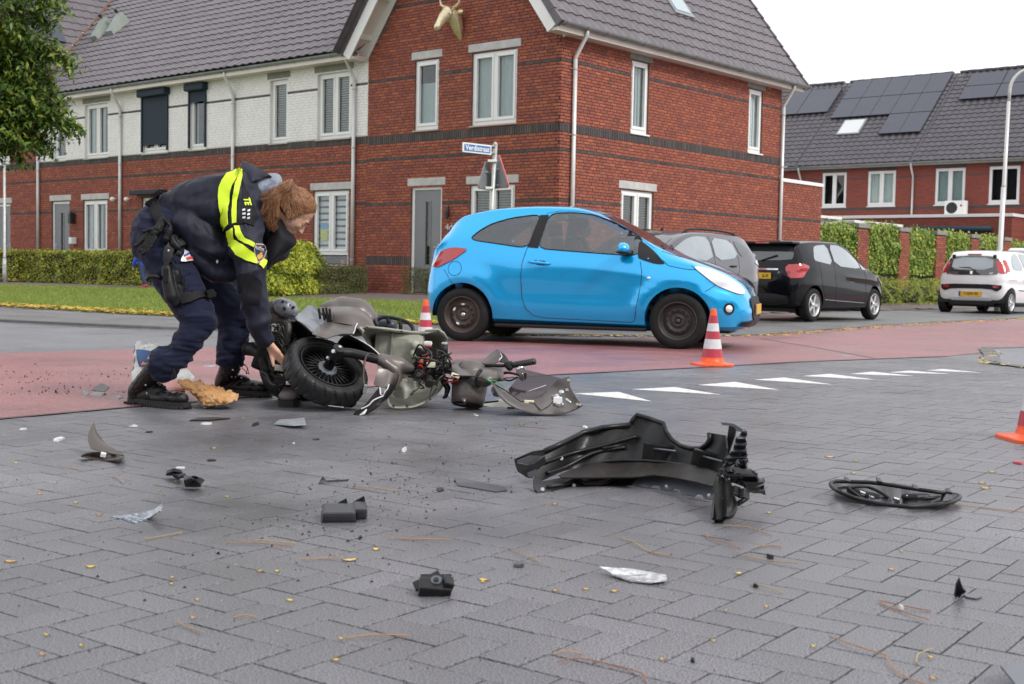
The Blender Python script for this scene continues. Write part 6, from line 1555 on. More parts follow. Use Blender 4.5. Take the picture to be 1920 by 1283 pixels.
   h0,_=c.proj((-.98,.98),'y',sg); b=MB(); b.tube([h0+Vector((-.09,sg*.01,0)),h0+Vector((0,sg*.03,0)),h0+Vector((.09,sg*.01,0))],.013,8); b.build('door_handle',MC['trim'],c.t)
   b=MB(); b.tube([c.proj((x,sg*.56),'z',1)[0]+Vector((0,0,h)) for x,h in ((-1.50,-.01),(-1.38,.035),(-1.0,.045),(-.4,.045),(0,.04),(.16,-.01))],.018,8); b.build('roof_rail',MC['trim'],c.t,smooth=True)
   for ax in (P_['xf'],P_['xr']):
    q=[(ax+(P_['R']+.085)*math.cos(a_),P_['R']+.01+(P_['R']+.085)*math.sin(a_)) for a_ in [PI*k/20 for k in range(-1,22)]]; c.seam(q,'y',sg,MC['trim'],r=.035,name='arch_cladding')
   c.seam([(-.9,.38),(.85,.38)],'y',sg,MC['trim'],r=.05,name='sill_cladding')
  c.panel('windscreen',[(-.62,1.10),(.62,1.10),(.57,1.46),(-.57,1.46)],'x',1,MC['glass_dark'],off=.003,smooth=1)
  c.panel('rear_window',[(-.56,1.15),(.56,1.15),(.52,1.42),(-.52,1.42)],'x',-1,MC['glass_dark'],off=.003,smooth=1)
  b=MB(); b.tube([(-.1,0,1.55),(-.15,0,1.60)],[.03,.008],6); b.build('roof_aerial',MC['void'],c.t)
  for a_ in (P_['xf'],P_['xr']):
   for sg in (-1,1):c.wheel(a_,sg,kind='alloy',mt=MC['alloy'],spokes=5)
 c.arch_liner()
 b=MB(); b.box(P_['x0']+.25,P_['x1']-.25,-.6,.6,.17,.24); b.build('underbody',MC['void'],c.t)
 return c
kb=other_car('black'); kw=other_car('white'); kg=other_car('grey')
def van():
 p_=P(1985,560,41); t=thing('white_van','white van mostly cut off by the right edge, behind the small white car','van',(p_.x,p_.y,.02),math.atan2(ay_.y,ay_.x))
 wp=mat('van_white',(.72,.72,.73),.3,0,coat=1)
 prof=[(-2.4,.35),(-2.42,1.0),(-2.36,1.75),(-2.2,1.86),(.6,1.88),(.9,1.80),(1.5,1.25),(2.2,1.05),(2.4,.85),(2.42,.4)]
 b=MB(); b.prism(chaikin(prof,1),-.92,.92,axis='y'); o=b.build('body',wp,t); bm=bmesh.new(); bm.from_mesh(o.data)
 bmesh.ops.bevel(bm,geom=[e for e in bm.edges if len(e.link_faces)==2 and e.calc_face_angle(0) > 1.2],offset=.10,segments=4,profile=.5,affect='EDGES'); bm.to_mesh(o.data); bm.free(); autosmooth(o,40)
 for sg in (-1,1):
  b=MB(); b.prism([(.55,1.15),(.62,1.66),(.95,1.66),(1.40,1.18)],sg*.925,sg*.935,axis='y'); b.build('side_window',MC['glass_dark'],t)
  b=MB(); b.box(-2.2,.3,sg*.925-.005,sg*.925+.005,.95,.99); b.build('side_rail',MC['trim'],t)
  for x in (-1.45,1.4):
   b=MB(); b.lathe([(.2,sg*.86),(.32,sg*.86),(.33,sg*.90),(.32,sg*.95),(.22,sg*.95),(.2,sg*.93),(0,sg*.93)],32,axis='y',c=(x,0,.33)); b.build('wheel',MC['tyre'],t,smooth=True)
 b=MB(); b.box(-2.44,-2.42,-.78,-.05,1.05,1.6).box(-2.44,-2.42,.05,.78,1.05,1.6); b.build('rear_window',MC['glass_dark'],t)
 for sg in (-1,1):b=MB(); b.bbox(-2.45,-2.38,sg*.85-.05,sg*.85+.05,.8,1.2,.01); b.build('tail_light',MC['red'],t)
van()
# ---------------------------------------------------------------- unseen terrace added behind the camera to darken low reflections
def opposite():
 bm_=M['brick_far']
 for k,(x,y,w) in enumerate(((-34,-26,22),(-10,-30,22),(14,-28,22),(38,-20,22))):
  t=thing('unseen_terrace_block',['brick terrace across the street behind the photographer, leftmost block','brick terrace across the street behind the photographer, second block from the left','brick terrace across the street behind the photographer, third block from the left','brick terrace across the street behind the photographer, rightmost block'][k],'building',(x,y,0),.1*(k-1))
  b=MB(); b.box(0,w,-8,0,0,5.6); b.build('wall',bm_,t)
  b=MB(); b.prism([(-.4,5.5),(-8.4+.8,5.5),(-4.1,9.4)][::-1],-.3,w+.3,axis='x'); o=b.build('roof',M['tile_far'],t)
  for i in range(7):
   for z in (1.0,3.8):
    b=MB(); b.bbox(1.2+i*3,2.5+i*3,-.05,.04,z,z+1.5,.02); f=b.build('window',M['frame'],t); b=MB(); b.box(1.28+i*3,1.82+i*3,.03,.05,z+.08,z+1.42).box(1.88+i*3,2.42+i*3,.03,.05,z+.08,z+1.42); b.build('pane',MC['glass_dark'],f)
opposite()
# ---------------------------------------------------------------- people
def caps(b,p0,r0,p1,r1,n=14,flat=1.):
 p0,p1=Vector(p0),Vector(p1); b.ell(p0,(r0,)*3,n,9); b.ell(p1,(r1,)*3,n,9)
 d=(p1-p0).normalized(); b.tube([p0,p1],[r0,r1],n)
def chain(b,pts):
 for (p0,r0),(p1,r1) in zip(pts[:-1],pts[1:]):caps(b,p0,r0,p1,r1)
def remesh(name,b,vox,m,parent,smooth=3,disp=None,org=Vector((0,0,0))):
 o=obj(name,[v-org for v in b.V],b.F,m,parent,fix=False)
 r=o.modifiers.new('r','REMESH'); r.mode='VOXEL'; r.voxel_size=vox
 if smooth:s=o.modifiers.new('s','SMOOTH'); s.iterations=smooth; s.factor=.6
 dg=bpy.context.evaluated_depsgraph_get(); me=bpy.data.meshes.new_from_object(o.evaluated_get(dg)); o.modifiers.clear(); old=o.data; o.data=me; bpy.data.meshes.remove(old)
 me.materials.clear()
 for q in (m if isinstance(m,(list,tuple)) else [m]):me.materials.append(q)
 me.polygons.foreach_set('use_smooth',[True]*len(me.polygons)); me.polygons.foreach_set('material_index',[0]*len(me.polygons))
 if disp:
  nrm=[v.normal.copy() for v in me.vertices]
  for v,nn in zip(me.vertices,nrm):v.co += nn*disp(v.co+org,nn)
  me.update()
 return o
def bvh_of(o,org):return BVHTree.FromPolygons([v.co+org for v in o.data.vertices],[tuple(p.vertices) for p in o.data.polygons])
def view_patch(name,poly,bvh,m,parent,org,off=.003,thick=.003,st=6.,smooth=0,back=None):
 """a piece of cloth laid on a body where the photograph shows it (poly in photograph pixels)"""
 if smooth:poly=chaikin(poly,smooth)
 V2,F=fill_poly(poly,st); cp_=Vector((0,0,CAM_H)); V=[]
 for q in V2:
  d=Vector(ray(*q)).normalized(); h=bvh.ray_cast(cp_,d); V.append((h[0],h[1]) if h[0] is not None else None)
 ok=[i for i,v in enumerate(V) if v is not None]
 if not ok:print('patch missed',name); return None
 md=sorted([(V[i][0]-cp_).length for i in ok])[len(ok)//2]
 W_=[]
 for i,v in enumerate(V):
  if v is not None and abs((v[0]-cp_).length-md) < .22:nn=v[1]; nn=-nn if nn.dot(v[0]-cp_) > 0 else nn; W_.append(v[0]+nn*off)
  else:
   j=min(ok,key=lambda k:(V2[k][0]-V2[i][0])**2+(V2[k][1]-V2[i][1])**2); dd=(V[j][0]-cp_).length
   if abs(dd-md) > .22:dd=md
   W_.append(cp_+Vector(ray(*V2[i])).normalized()*(dd-off))
 bm=bmesh.new(); bv=[bm.verts.new(w-org) for w in W_]
 for f in F:
  try:bm.faces.new([bv[i] for i in f])
  except ValueError:pass
 bmesh.ops.recalc_face_normals(bm,faces=bm.faces)
 if sum((f.normal.dot(f.calc_center_median()+org-cp_) for f in bm.faces)) > 0:bmesh.ops.reverse_faces(bm,faces=bm.faces)
 if thick:
  r=bmesh.ops.extrude_face_region(bm,geom=bm.faces[:]); vs=[g for g in r['geom'] if isinstance(g,bmesh.types.BMVert)]; bm.normal_update()
  for v in vs:v.co += v.normal*thick
  bmesh.ops.recalc_face_normals(bm,faces=bm.faces)
 me=bpy.data.meshes.new(name); bm.to_mesh(me); bm.free(); me.materials.append(m); o=put(bpy.data.objects.new(name,me),parent); autosmooth(o,50); return o
MP=dict(
 navy=mat('trouser_cloth_navy',(.009,.012,.034),.85,var=.12,vscale=6,bump=.3,bscale=380,fine=.15,fscale=500,sheen=.06,spec=.25,bdist=.003),
 jacket=mat('jacket_cloth_navy',(.0075,.009,.022),.6,spec=.35,var=.12,vscale=5,bump=.3,bscale=300,fine=.1,fscale=400,bdist=.003,sheen=.03),
 jblack=mat('jacket_black_panel',(.005,.005,.008),.65,spec=.25,bump=.25,bscale=300,bdist=.002),
 hivis=mat('reflective_yellow',(.62,.82,.02),.5,var=.04,bump=.15,bscale=500,emis=None),
 skin=mat('skin',(.58,.33,.23),.5,var=.07,vscale=25,bump=.12,bscale=200,spec=.4,bdist=.002),
 lip=mat('lips',(.42,.15,.13),.45),eye=mat('eye_white',(.75,.72,.7),.2),iris=mat('eye_dark',(.05,.03,.02),.1),brow=mat('eyebrow',(.10,.055,.03),.8),
 boot=mat('boot_leather',(.009,.009,.0095),.42,spec=.3,var=.2,vscale=9,bump=.35,bscale=120,bdist=.003,rvar=.12),sole=mat('boot_sole',(.014,.014,.014),.75,var=.15,bump=.3),
 lace=mat('boot_lace',(.01,.01,.01),.8),gear=mat('black_gear_polymer',(.008,.008,.009),.5,spec=.3,var=.15,vscale=20,bump=.3,bscale=150,bdist=.002),
 glove=mat('glove_leather',(.007,.007,.007),.6,spec=.3,bump=.5,bscale=120,bdist=.003),belt=mat('belt_webbing',(.007,.007,.008),.7,spec=.3,bump=.4,bscale=400,bdist=.002),
 lining=mat('grey_blue_lining',(.24,.27,.33),.75,var=.15,vscale=12,bump=.3,bscale=300,bdist=.002,dirt=((.13,.16,.22),14,.52,.62)),
 hair=mat('hair_brown',(0,0,0),.42,ramp=[(.14,.055,.022),(.24,.10,.042),(.34,.16,.07),(.46,.26,.13),(.18,.075,.03),(.28,.125,.055)],var=.2,vscale=40,spec=.5),
 silver=mat('silver_print',(.6,.6,.6),.4,.2),gold=mat('emblem_gold',(.75,.36,.06),.5),badge=mat('badge_navy',(.03,.045,.10),.6),cream=mat('badge_edge',(.55,.42,.30),.6),
)
def officer():
 org=Vector((-1.80,7.30,0)); t=thing('person','police officer in navy uniform with yellow reflective bands bending down to the wrecked scooter','person',tuple(org))
 def wr(scale,amp,stretch=(1,1,1),seed=0):
  def f(p,n):
   q=Vector((p.x*stretch[0],p.y*stretch[1],p.z*stretch[2]))*scale+Vector((seed,0,0))
   q += Vector((mnoise.noise(q*.6),mnoise.noise(q*.6+Vector((5,5,5))),0))*.5
   a_=1-math.sqrt((mnoise.noise(q)*2.6)**2+.03)
   return amp*(max(-.6,a_)-.25)
  return f
 # ----- continuous body (skin), mostly under the clothes
 hr,hl=P(300,450,7.16),P(312,446,7.44); kr,kl=P(372,595,7.02),P(440,585,7.62); ar,al=P(297,700,7.0),P(432,690,7.68)
 sr_,sl_=P(457,412,7.10),P(462,408,7.52); er,wr_=P(474,556,7.02),P(504,645,7.08); el_,wl=P(424,500,7.68),P(424,556,7.66)
 head_c=P(551,402,7.27)
 ex=lambda dx,dy,dz=0:Vector((dx,dz,dy))            # image-right, image-up, away
 HX=Vector((.60,.14,-.78)).normalized(); HZ=Vector((.78,.10,.62)); HZ=(HZ-HX*HZ.dot(HX)).normalized(); HY=HZ.cross(HX)
 HM=Matrix(((HX.x,HY.x,HZ.x,head_c.x),(HX.y,HY.y,HZ.y,head_c.y),(HX.z,HY.z,HZ.z,head_c.z),(0,0,0,1)))
 hd=lambda x,y,z:HM@Vector((x,y,z))
 b=MB()
 chain(b,[(P(310,425,7.3),.13),(P(350,400,7.3),.12),(P(400,385,7.3),.13),(P(445,380,7.3),.13)]); caps(b,sr_,.06,sl_,.06)
 neck0,neck1=P(470,383,7.30),hd(-.045,0,-.05); caps(b,neck0,.062,neck1,.055)
 chain(b,[(hr,.10),(kr,.062),(P(355,635,7.0),.048),(P(325,668,7.0),.042),(P(300,696,7.02),.036)]); chain(b,[(hl,.10),(kl,.062),(P(436,635,7.65),.045),(P(432,688,7.67),.036)])
 for (s_,e_,w_) in ((sr_,er,wr_),(sl_,el_,wl)):chain(b,[(s_,.06),(e_,.042),(w_,.028)])
 # head
 def he(c,r):b.ell(hd(*c),r,18,12,rot=HM.to_3x3())
 he((-.015,0,.045),(.100,.077,.090)); he((.030,0,-.01),(.062,.062,.085)); he((.040,0,-.072),(.042,.038,.034)); he((.010,0,-.055),(.055,.055,.040))
 he((.062,0,-.098),(.020,.020,.016)); he((.074,0,.030),(.020,.045,.018)); he((.058,.035,-.018),(.026,.022,.024)); he((.058,-.035,-.018),(.026,.022,.024))
 caps(b,hd(.086,0,.012),.0085,hd(.107,0,-.032),.0125); he((.097,.010,-.034),(.011,.009,.008)); he((.097,-.010,-.034),(.011,.009,.008))
 he((.080,0,-.060),(.015,.024,.0075)); he((.079,0,-.072),(.014,.022,.0075)); he((.082,0,-.052),(.010,.014,.010))
 for s_ in (-1,1):he((-.016,s_*.066,-.008),(.013,.008,.024)); he((.071,s_*.031,.013),(.0125,.015,.0085)); he((.071,s_*.031,-.006),(.011,.014,.006))
 # right hand: palm, four fingers curling, thumb hanging down
 def hand(w,palm,fdir,side,th_dir,s_=1.,curl=.5,down=None):
  fdir=Vector(fdir).normalized(); side=Vector(side).normalized(); nrm=fdir.cross(side)
  for k in (-1.2,-.4,.4,1.2):caps(b,w+side*.010*k,.018,palm+side*.019*k*s_+fdir*.02,.0135)
  lens=(.062,.072,.068,.054)
  for k,L_ in enumerate(lens):
   p=palm+side*(.019*(1.2-.8*k))*s_+fdir*.024; d=fdir.copy()
   for j,(fr_,rr) in enumerate(((.46,.0100),(.30,.0092),(.24,.0080))):
    d=(d+down*curl*.55).normalized() if down is not None else d; q=p+d*L_*fr_*1.15; caps(b,p,rr+.0006,q,rr,n=10); p=q
  tb_=w.lerp(palm,.45)+side*.030*s_; t1=tb_+Vector(th_dir)*.040; t2=t1+Vector(th_dir)*.036+fdir*.006; caps(b,w.lerp(palm,.25)+side*.012,.017,tb_,.016); caps(b,tb_,.0145,t1,.0115,n=10); caps(b,t1,.0115,t2,.0095,n=10)
 palm_r=P(517,662,7.09)
 hand(wr_,palm_r,P(531,676,7.10)-palm_r,Vector((-.25,.55,-.80)),(P(515,697,7.05)-P(511,668,7.07)).normalized(),1.0,.55,Vector((.35,.25,-.9)))
 palm_l=P(424,574,7.58); hand(wl,palm_l,Vector((.2,-.3,-.9)),Vector((.2,.9,-.2)),Vector((-.6,-.4,-.6)).normalized(),1.,.4,Vector((0,0,-1)))
 body=remesh('body',b,.0058,MP['skin'],t,smooth=2,org=org)
 # eyes, brows, lips
 for s_ in (-1,1):
  e=MB(); e.ell(hd(.0715,s_*.031,.004)-org,(.0108,)*3,12,8); eo=e.build('eye',MP['eye'],body,smooth=True)
  e=MB(); e.tube([hd(.080,s_*.019,.0025)-org,hd(.0845,s_*.031,-.0005)-org,hd(.077,s_*.045,.0035)-org],[.0012,.0024,.0014],6); e.build('eyelid',MP['brow'],body,smooth=True)
  e=MB(); e.tube([hd(.092,s_*.012,.027)-org,hd(.0925,s_*.030,.034)-org,hd(.080,s_*.050,.028)-org],[.0030,.0042,.0018],6,flat=.6); e.build('eyebrow',MP['brow'],body,smooth=True)
 e=MB(); e.tube([hd(.076,-.021,-.066)-org,hd(.0925,-.009,-.0615)-org,hd(.0935,0,-.0625)-org,hd(.0925,.009,-.0615)-org,hd(.076,.021,-.066)-org],[.002,.0042,.0045,.0042,.002],8); e.tube([hd(.077,-.019,-.069)-org,hd(.0915,0,-.0725)-org,hd(.077,.019,-.069)-org],[.002,.0050,.002],8); e.build('lips',MP['lip'],body,smooth=True)
 # ----- trousers
 b=MB()
 chain(b,[(P(318,408,7.2),.125),(P(303,430,7.17),.155),(P(305,462,7.14),.150),(P(330,520,7.08),.128),(P(360,575,7.03),.102),(P(376,597,7.0),.096),(P(360,630,7.0),.076),(P(334,662,7.0),.078),(P(308,683,7.0),.090)])
 chain(b,[(P(325,408,7.42),.125),(P(318,430,7.44),.15),(P(330,470,7.47),.14),(P(385,530,7.55),.12),(P(438,582,7.62),.108),(P(438,620,7.64),.094),(P(434,650,7.66),.088),(P(432,668,7.67),.085)])
 b.ell(P(290,440,7.3),(.13,.20,.15),16,10); b.ell(P(285,455,7.15),(.115,.11,.14),16,10)
 f1=wr(7,.012,(1.0,1,1.7),1); f2=wr(15,.005,(.6,1,2.2),5)
 def dt(p,n):
  low=max(0,min(1,(.62-p.z)/.35)); return f1(p,n)*(.8+.9*low)+f2(p,n)*(.6+1.2*low)
 trousers=remesh('trousers',b,.0085,MP['navy'],t,smooth=2,disp=dt,org=org)
 # ----- jacket
 b=MB()
 for d in (7.17,7.42):chain(b,[(P(332,396,d),.115),(P(365,388,d),.150),(P(405,382,d),.160),(P(440,372,d),.155),(P(462,382,d),.12)])
 caps(b,P(378,420,7.3),.15,P(430,415,7.3),.16)
 chain(b,[(P(352,420,7.1),.10),(P(385,455,7.12),.10),(P(415,482,7.15),.105),(P(440,470,7.2),.12)]); chain(b,[(P(345,440,7.12),.055),(P(368,480,7.1),.055),(P(400,508,7.12),.06),(P(428,508,7.15),.07)])
 chain(b,[(P(455,345,7.3),.085),(P(462,330,7.3),.05)])
 chain(b,[(P(470,430,7.3),.13),(P(500,435,7.32),.115),(P(510,462,7.34),.10),(P(492,478,7.3),.09)])
 # right sleeve
 chain(b,[(P(450,395,7.12),.105),(P(457,425,7.06),.112),(P(464,470,7.02),.100),(P(470,520,7.0),.084),(P(474,560,7.0),.076),(P(485,600,7.03),.064),(P(497,634,7.07),.053)])
 # left sleeve, resting on the knee behind
 chain(b,[(P(455,400,7.55),.10),(P(440,450,7.64),.09),(P(424,505,7.68),.075),(P(424,552,7.66),.058)])
 g1=wr(5,.016,(1.0,1,1.6),11); g2=wr(12,.006,(1.5,1,.8),3)
 def dj(p,n):
  return g1(p,n)+g2(p,n)*1.1
 jacket=remesh('jacket',b,.0085,MP['jacket'],t,smooth=2,disp=dj,org=org)
 jb=bvh_of(jacket,org); tb=bvh_of(trousers,org)
 VP=lambda nme,poly,m,par=jacket,bv=jb,**k:view_patch(nme,poly,bv,m,par,org,**k)
 z1=lambda L_:[(400+x/5.577,290+y/5.577) for x,y in L_]
 VP('reflective_band',z1([(275,135),(205,190),(140,210),(95,270),(60,350),(52,440),(65,560),(80,690),(95,820),(130,770),(165,735),(162,600),(170,440),(195,340),(250,230),(280,160)]),MP['hivis'],off=.009)
 VP('reflective_band',z1([(285,150),(296,160),(300,230),(270,350),(255,450),(250,600),(245,712),(196,722),(200,600),(210,430),(225,310),(255,225)]),MP['hivis'],off=.009)
 VP('sleeve_band',z1([(150,800),(205,775),(215,830),(228,885),(330,960),(420,1030),(440,1090),(452,1150),(350,1110),(240,1040),(175,960),(155,890)]),MP['hivis'],off=.009)
 VP('sleeve_band',z1([(218,752),(268,750),(290,820),(330,870),(428,930),(415,968),(330,930),(270,880),(240,830)]),MP['hivis'],off=.009)
 VP('sleeve_band',z1([(468,1155),(520,1090),(548,1110),(540,1150),(512,1190)]),MP['hivis'],off=.009); VP('sleeve_band',z1([(565,1010),(597,1025),(580,1068),(552,1050)]),MP['hivis'],off=.009)
 VP('shoulder_seam',z1([(95,822),(140,760),(200,728),(290,705),(370,712),(430,740),(420,752),(365,726),(290,722),(210,745),(150,785),(110,835)]),MP['jblack'],off=.003,thick=.006)
 VP('elbow_patch',[(446,515),(470,512),(492,530),(487,560),(488,570),(452,568),(447,545)],MP['jblack'],off=.003,thick=.004,smooth=1)
 VP('back_yoke',z1([(305,240),(300,440),(262,700),(380,700),(430,730),(470,650),(400,480),(320,300)]),MP['jblack'],off=.001,thick=.002)
 # police badge on the sleeve
 sh=z1([(440,930),(490,938),(545,955),(548,1010),(530,1070),(500,1115),(462,1145),(440,1110),(425,1050),(420,980)])
 VP('sleeve_badge',sh,MP['cream'],off=.007,thick=.002); cx,cy=np.mean([p[0] for p in sh]),np.mean([p[1] for p in sh])
 VP('badge_field',[(cx+(x-cx)*.86,cy+(y-cy)*.88) for x,y in sh],MP['badge'],off=.0095,thick=.001)
 VP('badge_emblem',z1([(490,1008),(505,1025),(500,1045),(508,1062),(500,1085),(470,1105),(452,1095),(442,1060),(448,1045),(470,1040)]),MP['gold'],off=.0115,thick=.001); VP('badge_emblem',z1([(470,965),(485,960),(490,975),(474,980)]),MP['gold'],off=.0115,thick=.001)
 # lettering across the back: text laid on the cloth
 def cloth_text(s,u,v,ang,size,m,name,sx=1.,off=.006,flip=False):
  h=jb.ray_cast(Vector((0,0,CAM_H)),Vector(ray(u,v)).normalized()); p,n=h[0],h[1]
  n=-n if n.dot(p) > 0 else n; a_=math.radians(ang); rt=Vector((math.cos(a_),0,math.sin(a_))); rt=(rt-n*rt.dot(n)).normalized(); up=n.cross(rt)
  Mx=Matrix.Translation(p-org+n*off)@Matrix(((rt.x*sx,up.x,n.x,0),(rt.y*sx,up.y,n.y,0),(rt.z*sx,up.z,n.z,0),(0,0,0,1)))
  return text_mesh(s,size,name,m,jacket,Mx,.001,bold=.0018*size/.05)
 cloth_text('POLITIE',484.5,466.5,-14,.021,MP['silver'],'badge_lettering',.8,off=.012)
 cloth_text('TE',462.5,380,-88,.052,MP['hivis'],'back_lettering',.9,off=.010)
 for k,(u,v) in enumerate(((457,395),(457,402),(457,409),(466,396),(466,403),(466,410))):VP('silver_stripe',[(u-2.6,v-2.0),(u+2.6,v-3.0),(u+2.6,v+.4),(u-2.6,v+1.4)],MP['silver'],off=.004,thick=.001,st=3)
 # raised collar, grey lining and open lapel
 def sheetpx(name,rows,m,thick=.006,par=jacket):
  nr,nc=len(rows),len(rows[0]); A_=[[P(*q) for q in r] for r in rows]
  def fn(u,v):
   x=u*(nr-1); i=min(int(x),nr-2); fx=x-i; y=v*(nc-1); j=min(int(y),nc-2); fy=y-j
   def cr_(p0,p1,p2,p3,t):return .5*((2*p1)+(-p0+p2)*t+(2*p0-5*p1+4*p2-p3)*t*t+(-p0+3*p1-3*p2+p3)*t**3)
   def rw(i):r=A_[max(0,min(nr-1,i))]; g=lambda k:r[max(0,min(nc-1,k))]; return cr_(g(j-1),g(j),g(j+1),g(j+2),fy)
   return cr_(rw(i-1),rw(i),rw(i+1),rw(i+2),fx)-org
  return grid(fn,16,16,thick,name,m,par)
 sheetpx('collar',[[(452,302,7.22),(470,308,7.20),(489,318,7.2),(506,328,7.22)],[(453,318,7.16),(470,322,7.13),(482,328,7.14),(492,334,7.18)],[(455,345,7.12),(464,344,7.10),(474,340,7.1),(486,336,7.14)],[(456,362,7.14),(462,352,7.12),(470,345,7.12),(480,338,7.16)]],MP['jacket'])
 sheetpx('collar',[[(452,302,7.22),(470,308,7.20),(489,318,7.2),(506,328,7.22)],[(456,304,7.40),(474,310,7.40),(492,322,7.40),(512,334,7.38)],[(460,318,7.52),(478,322,7.52),(496,334,7.5),(515,345,7.46)]],MP['jacket'])
 b=MB(); chain(b,[(P(468,372,7.24),.062),(P(488,352,7.25),.055),(P(510,348,7.27),.04)]); chain(b,[(P(472,365,7.3),.085),(P(500,372,7.3),.075),(P(512,400,7.28),.06)]); chain(b,[(P(490,345,7.36),.055),(P(515,342,7.36),.05)])
 remesh('hood_lining',b,.007,MP['lining'],jacket,smooth=4,disp=wr(10,.008,(1,1,1.4),21),org=org)
 sheetpx('open_lapel',[[(524,405,7.22),(531,418,7.22),(540,432,7.22),(549,440,7.22)],[(515,420,7.18),(525,432,7.15),(540,445,7.16),(555,455,7.20)],[(505,445,7.15),(518,452,7.13),(532,460,7.14),(545,466,7.18)],[(495,470,7.14),(506,476,7.12),(517,482,7.12),(528,480,7.18)],[(484,494,7.14),(490,500,7.12),(497,505,7.12),(508,495,7.2)]],MP['jblack'])
 sheetpx('open_lapel',[[(528,410,7.44),(538,425,7.45),(547,436,7.46)],[(525,440,7.44),(540,448,7.45),(555,455,7.40)],[(510,470,7.44),(520,474,7.43),(533,474,7.36)]],MP['jblack'])
 # brass badge with number on the chest
 VP('chest_badge',z1([(600,838),(618,832),(632,845),(630,875),(612,895),(595,885),(590,860)]),MP['gold'],off=.028,thick=.003)
 # jacket hem pocket zip
 h=jb.ray_cast(Vector((0,0,CAM_H)),Vector(ray(408,491)).normalized()); b=MB(); b.ell(h[0]-org+Vector((0,-.008,0)),(.007,.006,.012),10,6); b.build('zip_pull',MP['silver'],jacket)
 VP('pocket_zip',[(362,460),(395,474),(410,482),(422,486),(421,488.5),(409,485),(394,477),(361,463)],MP['jblack'],off=.002,thick=.004)
 # ----- hair: cap plus strands and a loose ponytail
 V_,F_,R_=[],[],[]; Rh=random.Random(9)
 hb=MB(); hb.m=0
 tie=P(546,343,7.2); tie_l=HM.inverted()@tie
 b=MB(); b.ell(hd(-.020,0,.052),(.107,.084,.098),20,14,rot=HM.to_3x3()); caps(b,hd(-.05,0,.09),.040,tie.lerp(hd(-.05,0,.09),.30),.020); b.ell(hd(-.045,0,.0),(.07,.08,.07),16,10,rot=HM.to_3x3())
 cap_=remesh('hair_cap',b,.0065,mat('hair_under_brown',(.16,.07,.03),.5,var=.3,vscale=60),t,smooth=3,org=org)
 # trim the cap from the face
 bm=bmesh.new(); bm.from_mesh(cap_.data); inv=HM.inverted()
 kill=[]
 for f in bm.faces:
  q=inv@(f.calc_center_median()+org)
  if (q.z < .104 and q.x > .016+.38*max(0,q.z)+.25*min(0,q.z)) or q.z <-.045:kill.append(f)
 bmesh.ops.delete(bm,geom=kill,context='FACES'); bm.to_mesh(cap_.data); bm.free()
 hbm=bvh_of(cap_,org)
 strands=MB()
 def strand(pts,r=.0016,tip=.3):
  strands.r=Rh.random(); k=len(pts); strands.tube([p-org for p in pts],[r*(1-(1-tip)*i/(k-1)) for i in range(k)],4,cap=False,flat=.6)
 # swept from the hairline to the tie
 for i in range(1500):
  s_=Rh.choice((-1,-1,-1,-1,1)); a_=Rh.uniform(0,1)
  HLn=[(.004,.083,-.045),(.020,.080,.0),(.036,.072,.052),(.056,.046,.088),(.066,.0,.106)]
  k_=a_*3.999; i_=int(k_); f_=k_-i_; A0,A1=HLn[i_],HLn[i_+1]; x,y,z=[A0[m]*(1-f_)+A1[m]*f_ for m in range(3)]
  x += Rh.gauss(0,.002); bk=Rh.random()**1.5*.12; x -= bk; y *= s_; z += bk*.15
  st=Vector((x,y,z)); pts=[]
  for j in range(9):
   u=j/8; q=st.lerp(tie_l,u)
   # push out onto the cap ellipsoid
   c=Vector((-.024,0,.052)); dv=q-c; e=Vector((dv.x/.1055,dv.y/.0835,dv.z/.0975)); L_=e.length
   if L_ < 1.03:q=c+dv*((1.0+.04*u)/max(L_,.05))
   q=q+Vector((Rh.gauss(0,.0012),Rh.gauss(0,.0012),Rh.gauss(0,.0012)))
   pts.append(HM@q)
  strand(pts,.0014,.8)
 # ponytail falling towards the neck, with curled ends
 ends=[((478,374,7.16),(486,390,7.14)),((482,380,7.15),(502,394,7.12)),((488,408,7.13),(502,416,7.12)),((502,420,7.13),(508,426,7.12)),((512,430,7.13),(517,424,7.12)),((504,384,7.16),(516,392,7.14)),((514,404,7.14),(519,408,7.12)),((505,380,7.18),(510,375,7.16))]
 wts=(16,14,12,12,10,12,14,10)
 for i in range(2300):
  (e1,e2)=Rh.choices(ends,wts)[0]; j2=lambda q,s_:P(q[0]+Rh.gauss(0,s_),q[1]+Rh.gauss(0,s_),q[2]+Rh.gauss(0,.02))
  p0=tie+Vector((Rh.gauss(0,.006),Rh.gauss(0,.008),Rh.gauss(0,.006))); p1=j2((532,351,7.14),3.2); p2=j2((514,368,7.12),5.0); p3=j2(e1,2.6); p4=j2(e2,2.2)
  mid=[p0,p1,p2,p2.lerp(p3,.5)+Vector((Rh.gauss(0,.008),Rh.gauss(-.01,.01),Rh.gauss(0,.008))),p3,p4]; pts=[]
  for k in range(len(mid)-1):
   g_=lambda m:mid[max(0,min(len(mid)-1,m))]
   for q in range(3):
    tt=q/3; a0,a1,a2,a3=g_(k-1),g_(k),g_(k+1),g_(k+2); pts.append(.5*((2*a1)+(-a0+a2)*tt+(2*a0-5*a1+4*a2-a3)*tt*tt+(-a0+3*a1-3*a2+a3)*tt**3))
  pts.append(mid[-1]); ph=Rh.uniform(0,6.28); pts=[p+Vector((math.sin(i_*.9+ph)*.0035,0,math.cos(i_*.9+ph)*.003)) for i_,p in enumerate(pts)]
  strand(pts,.0014,.35)
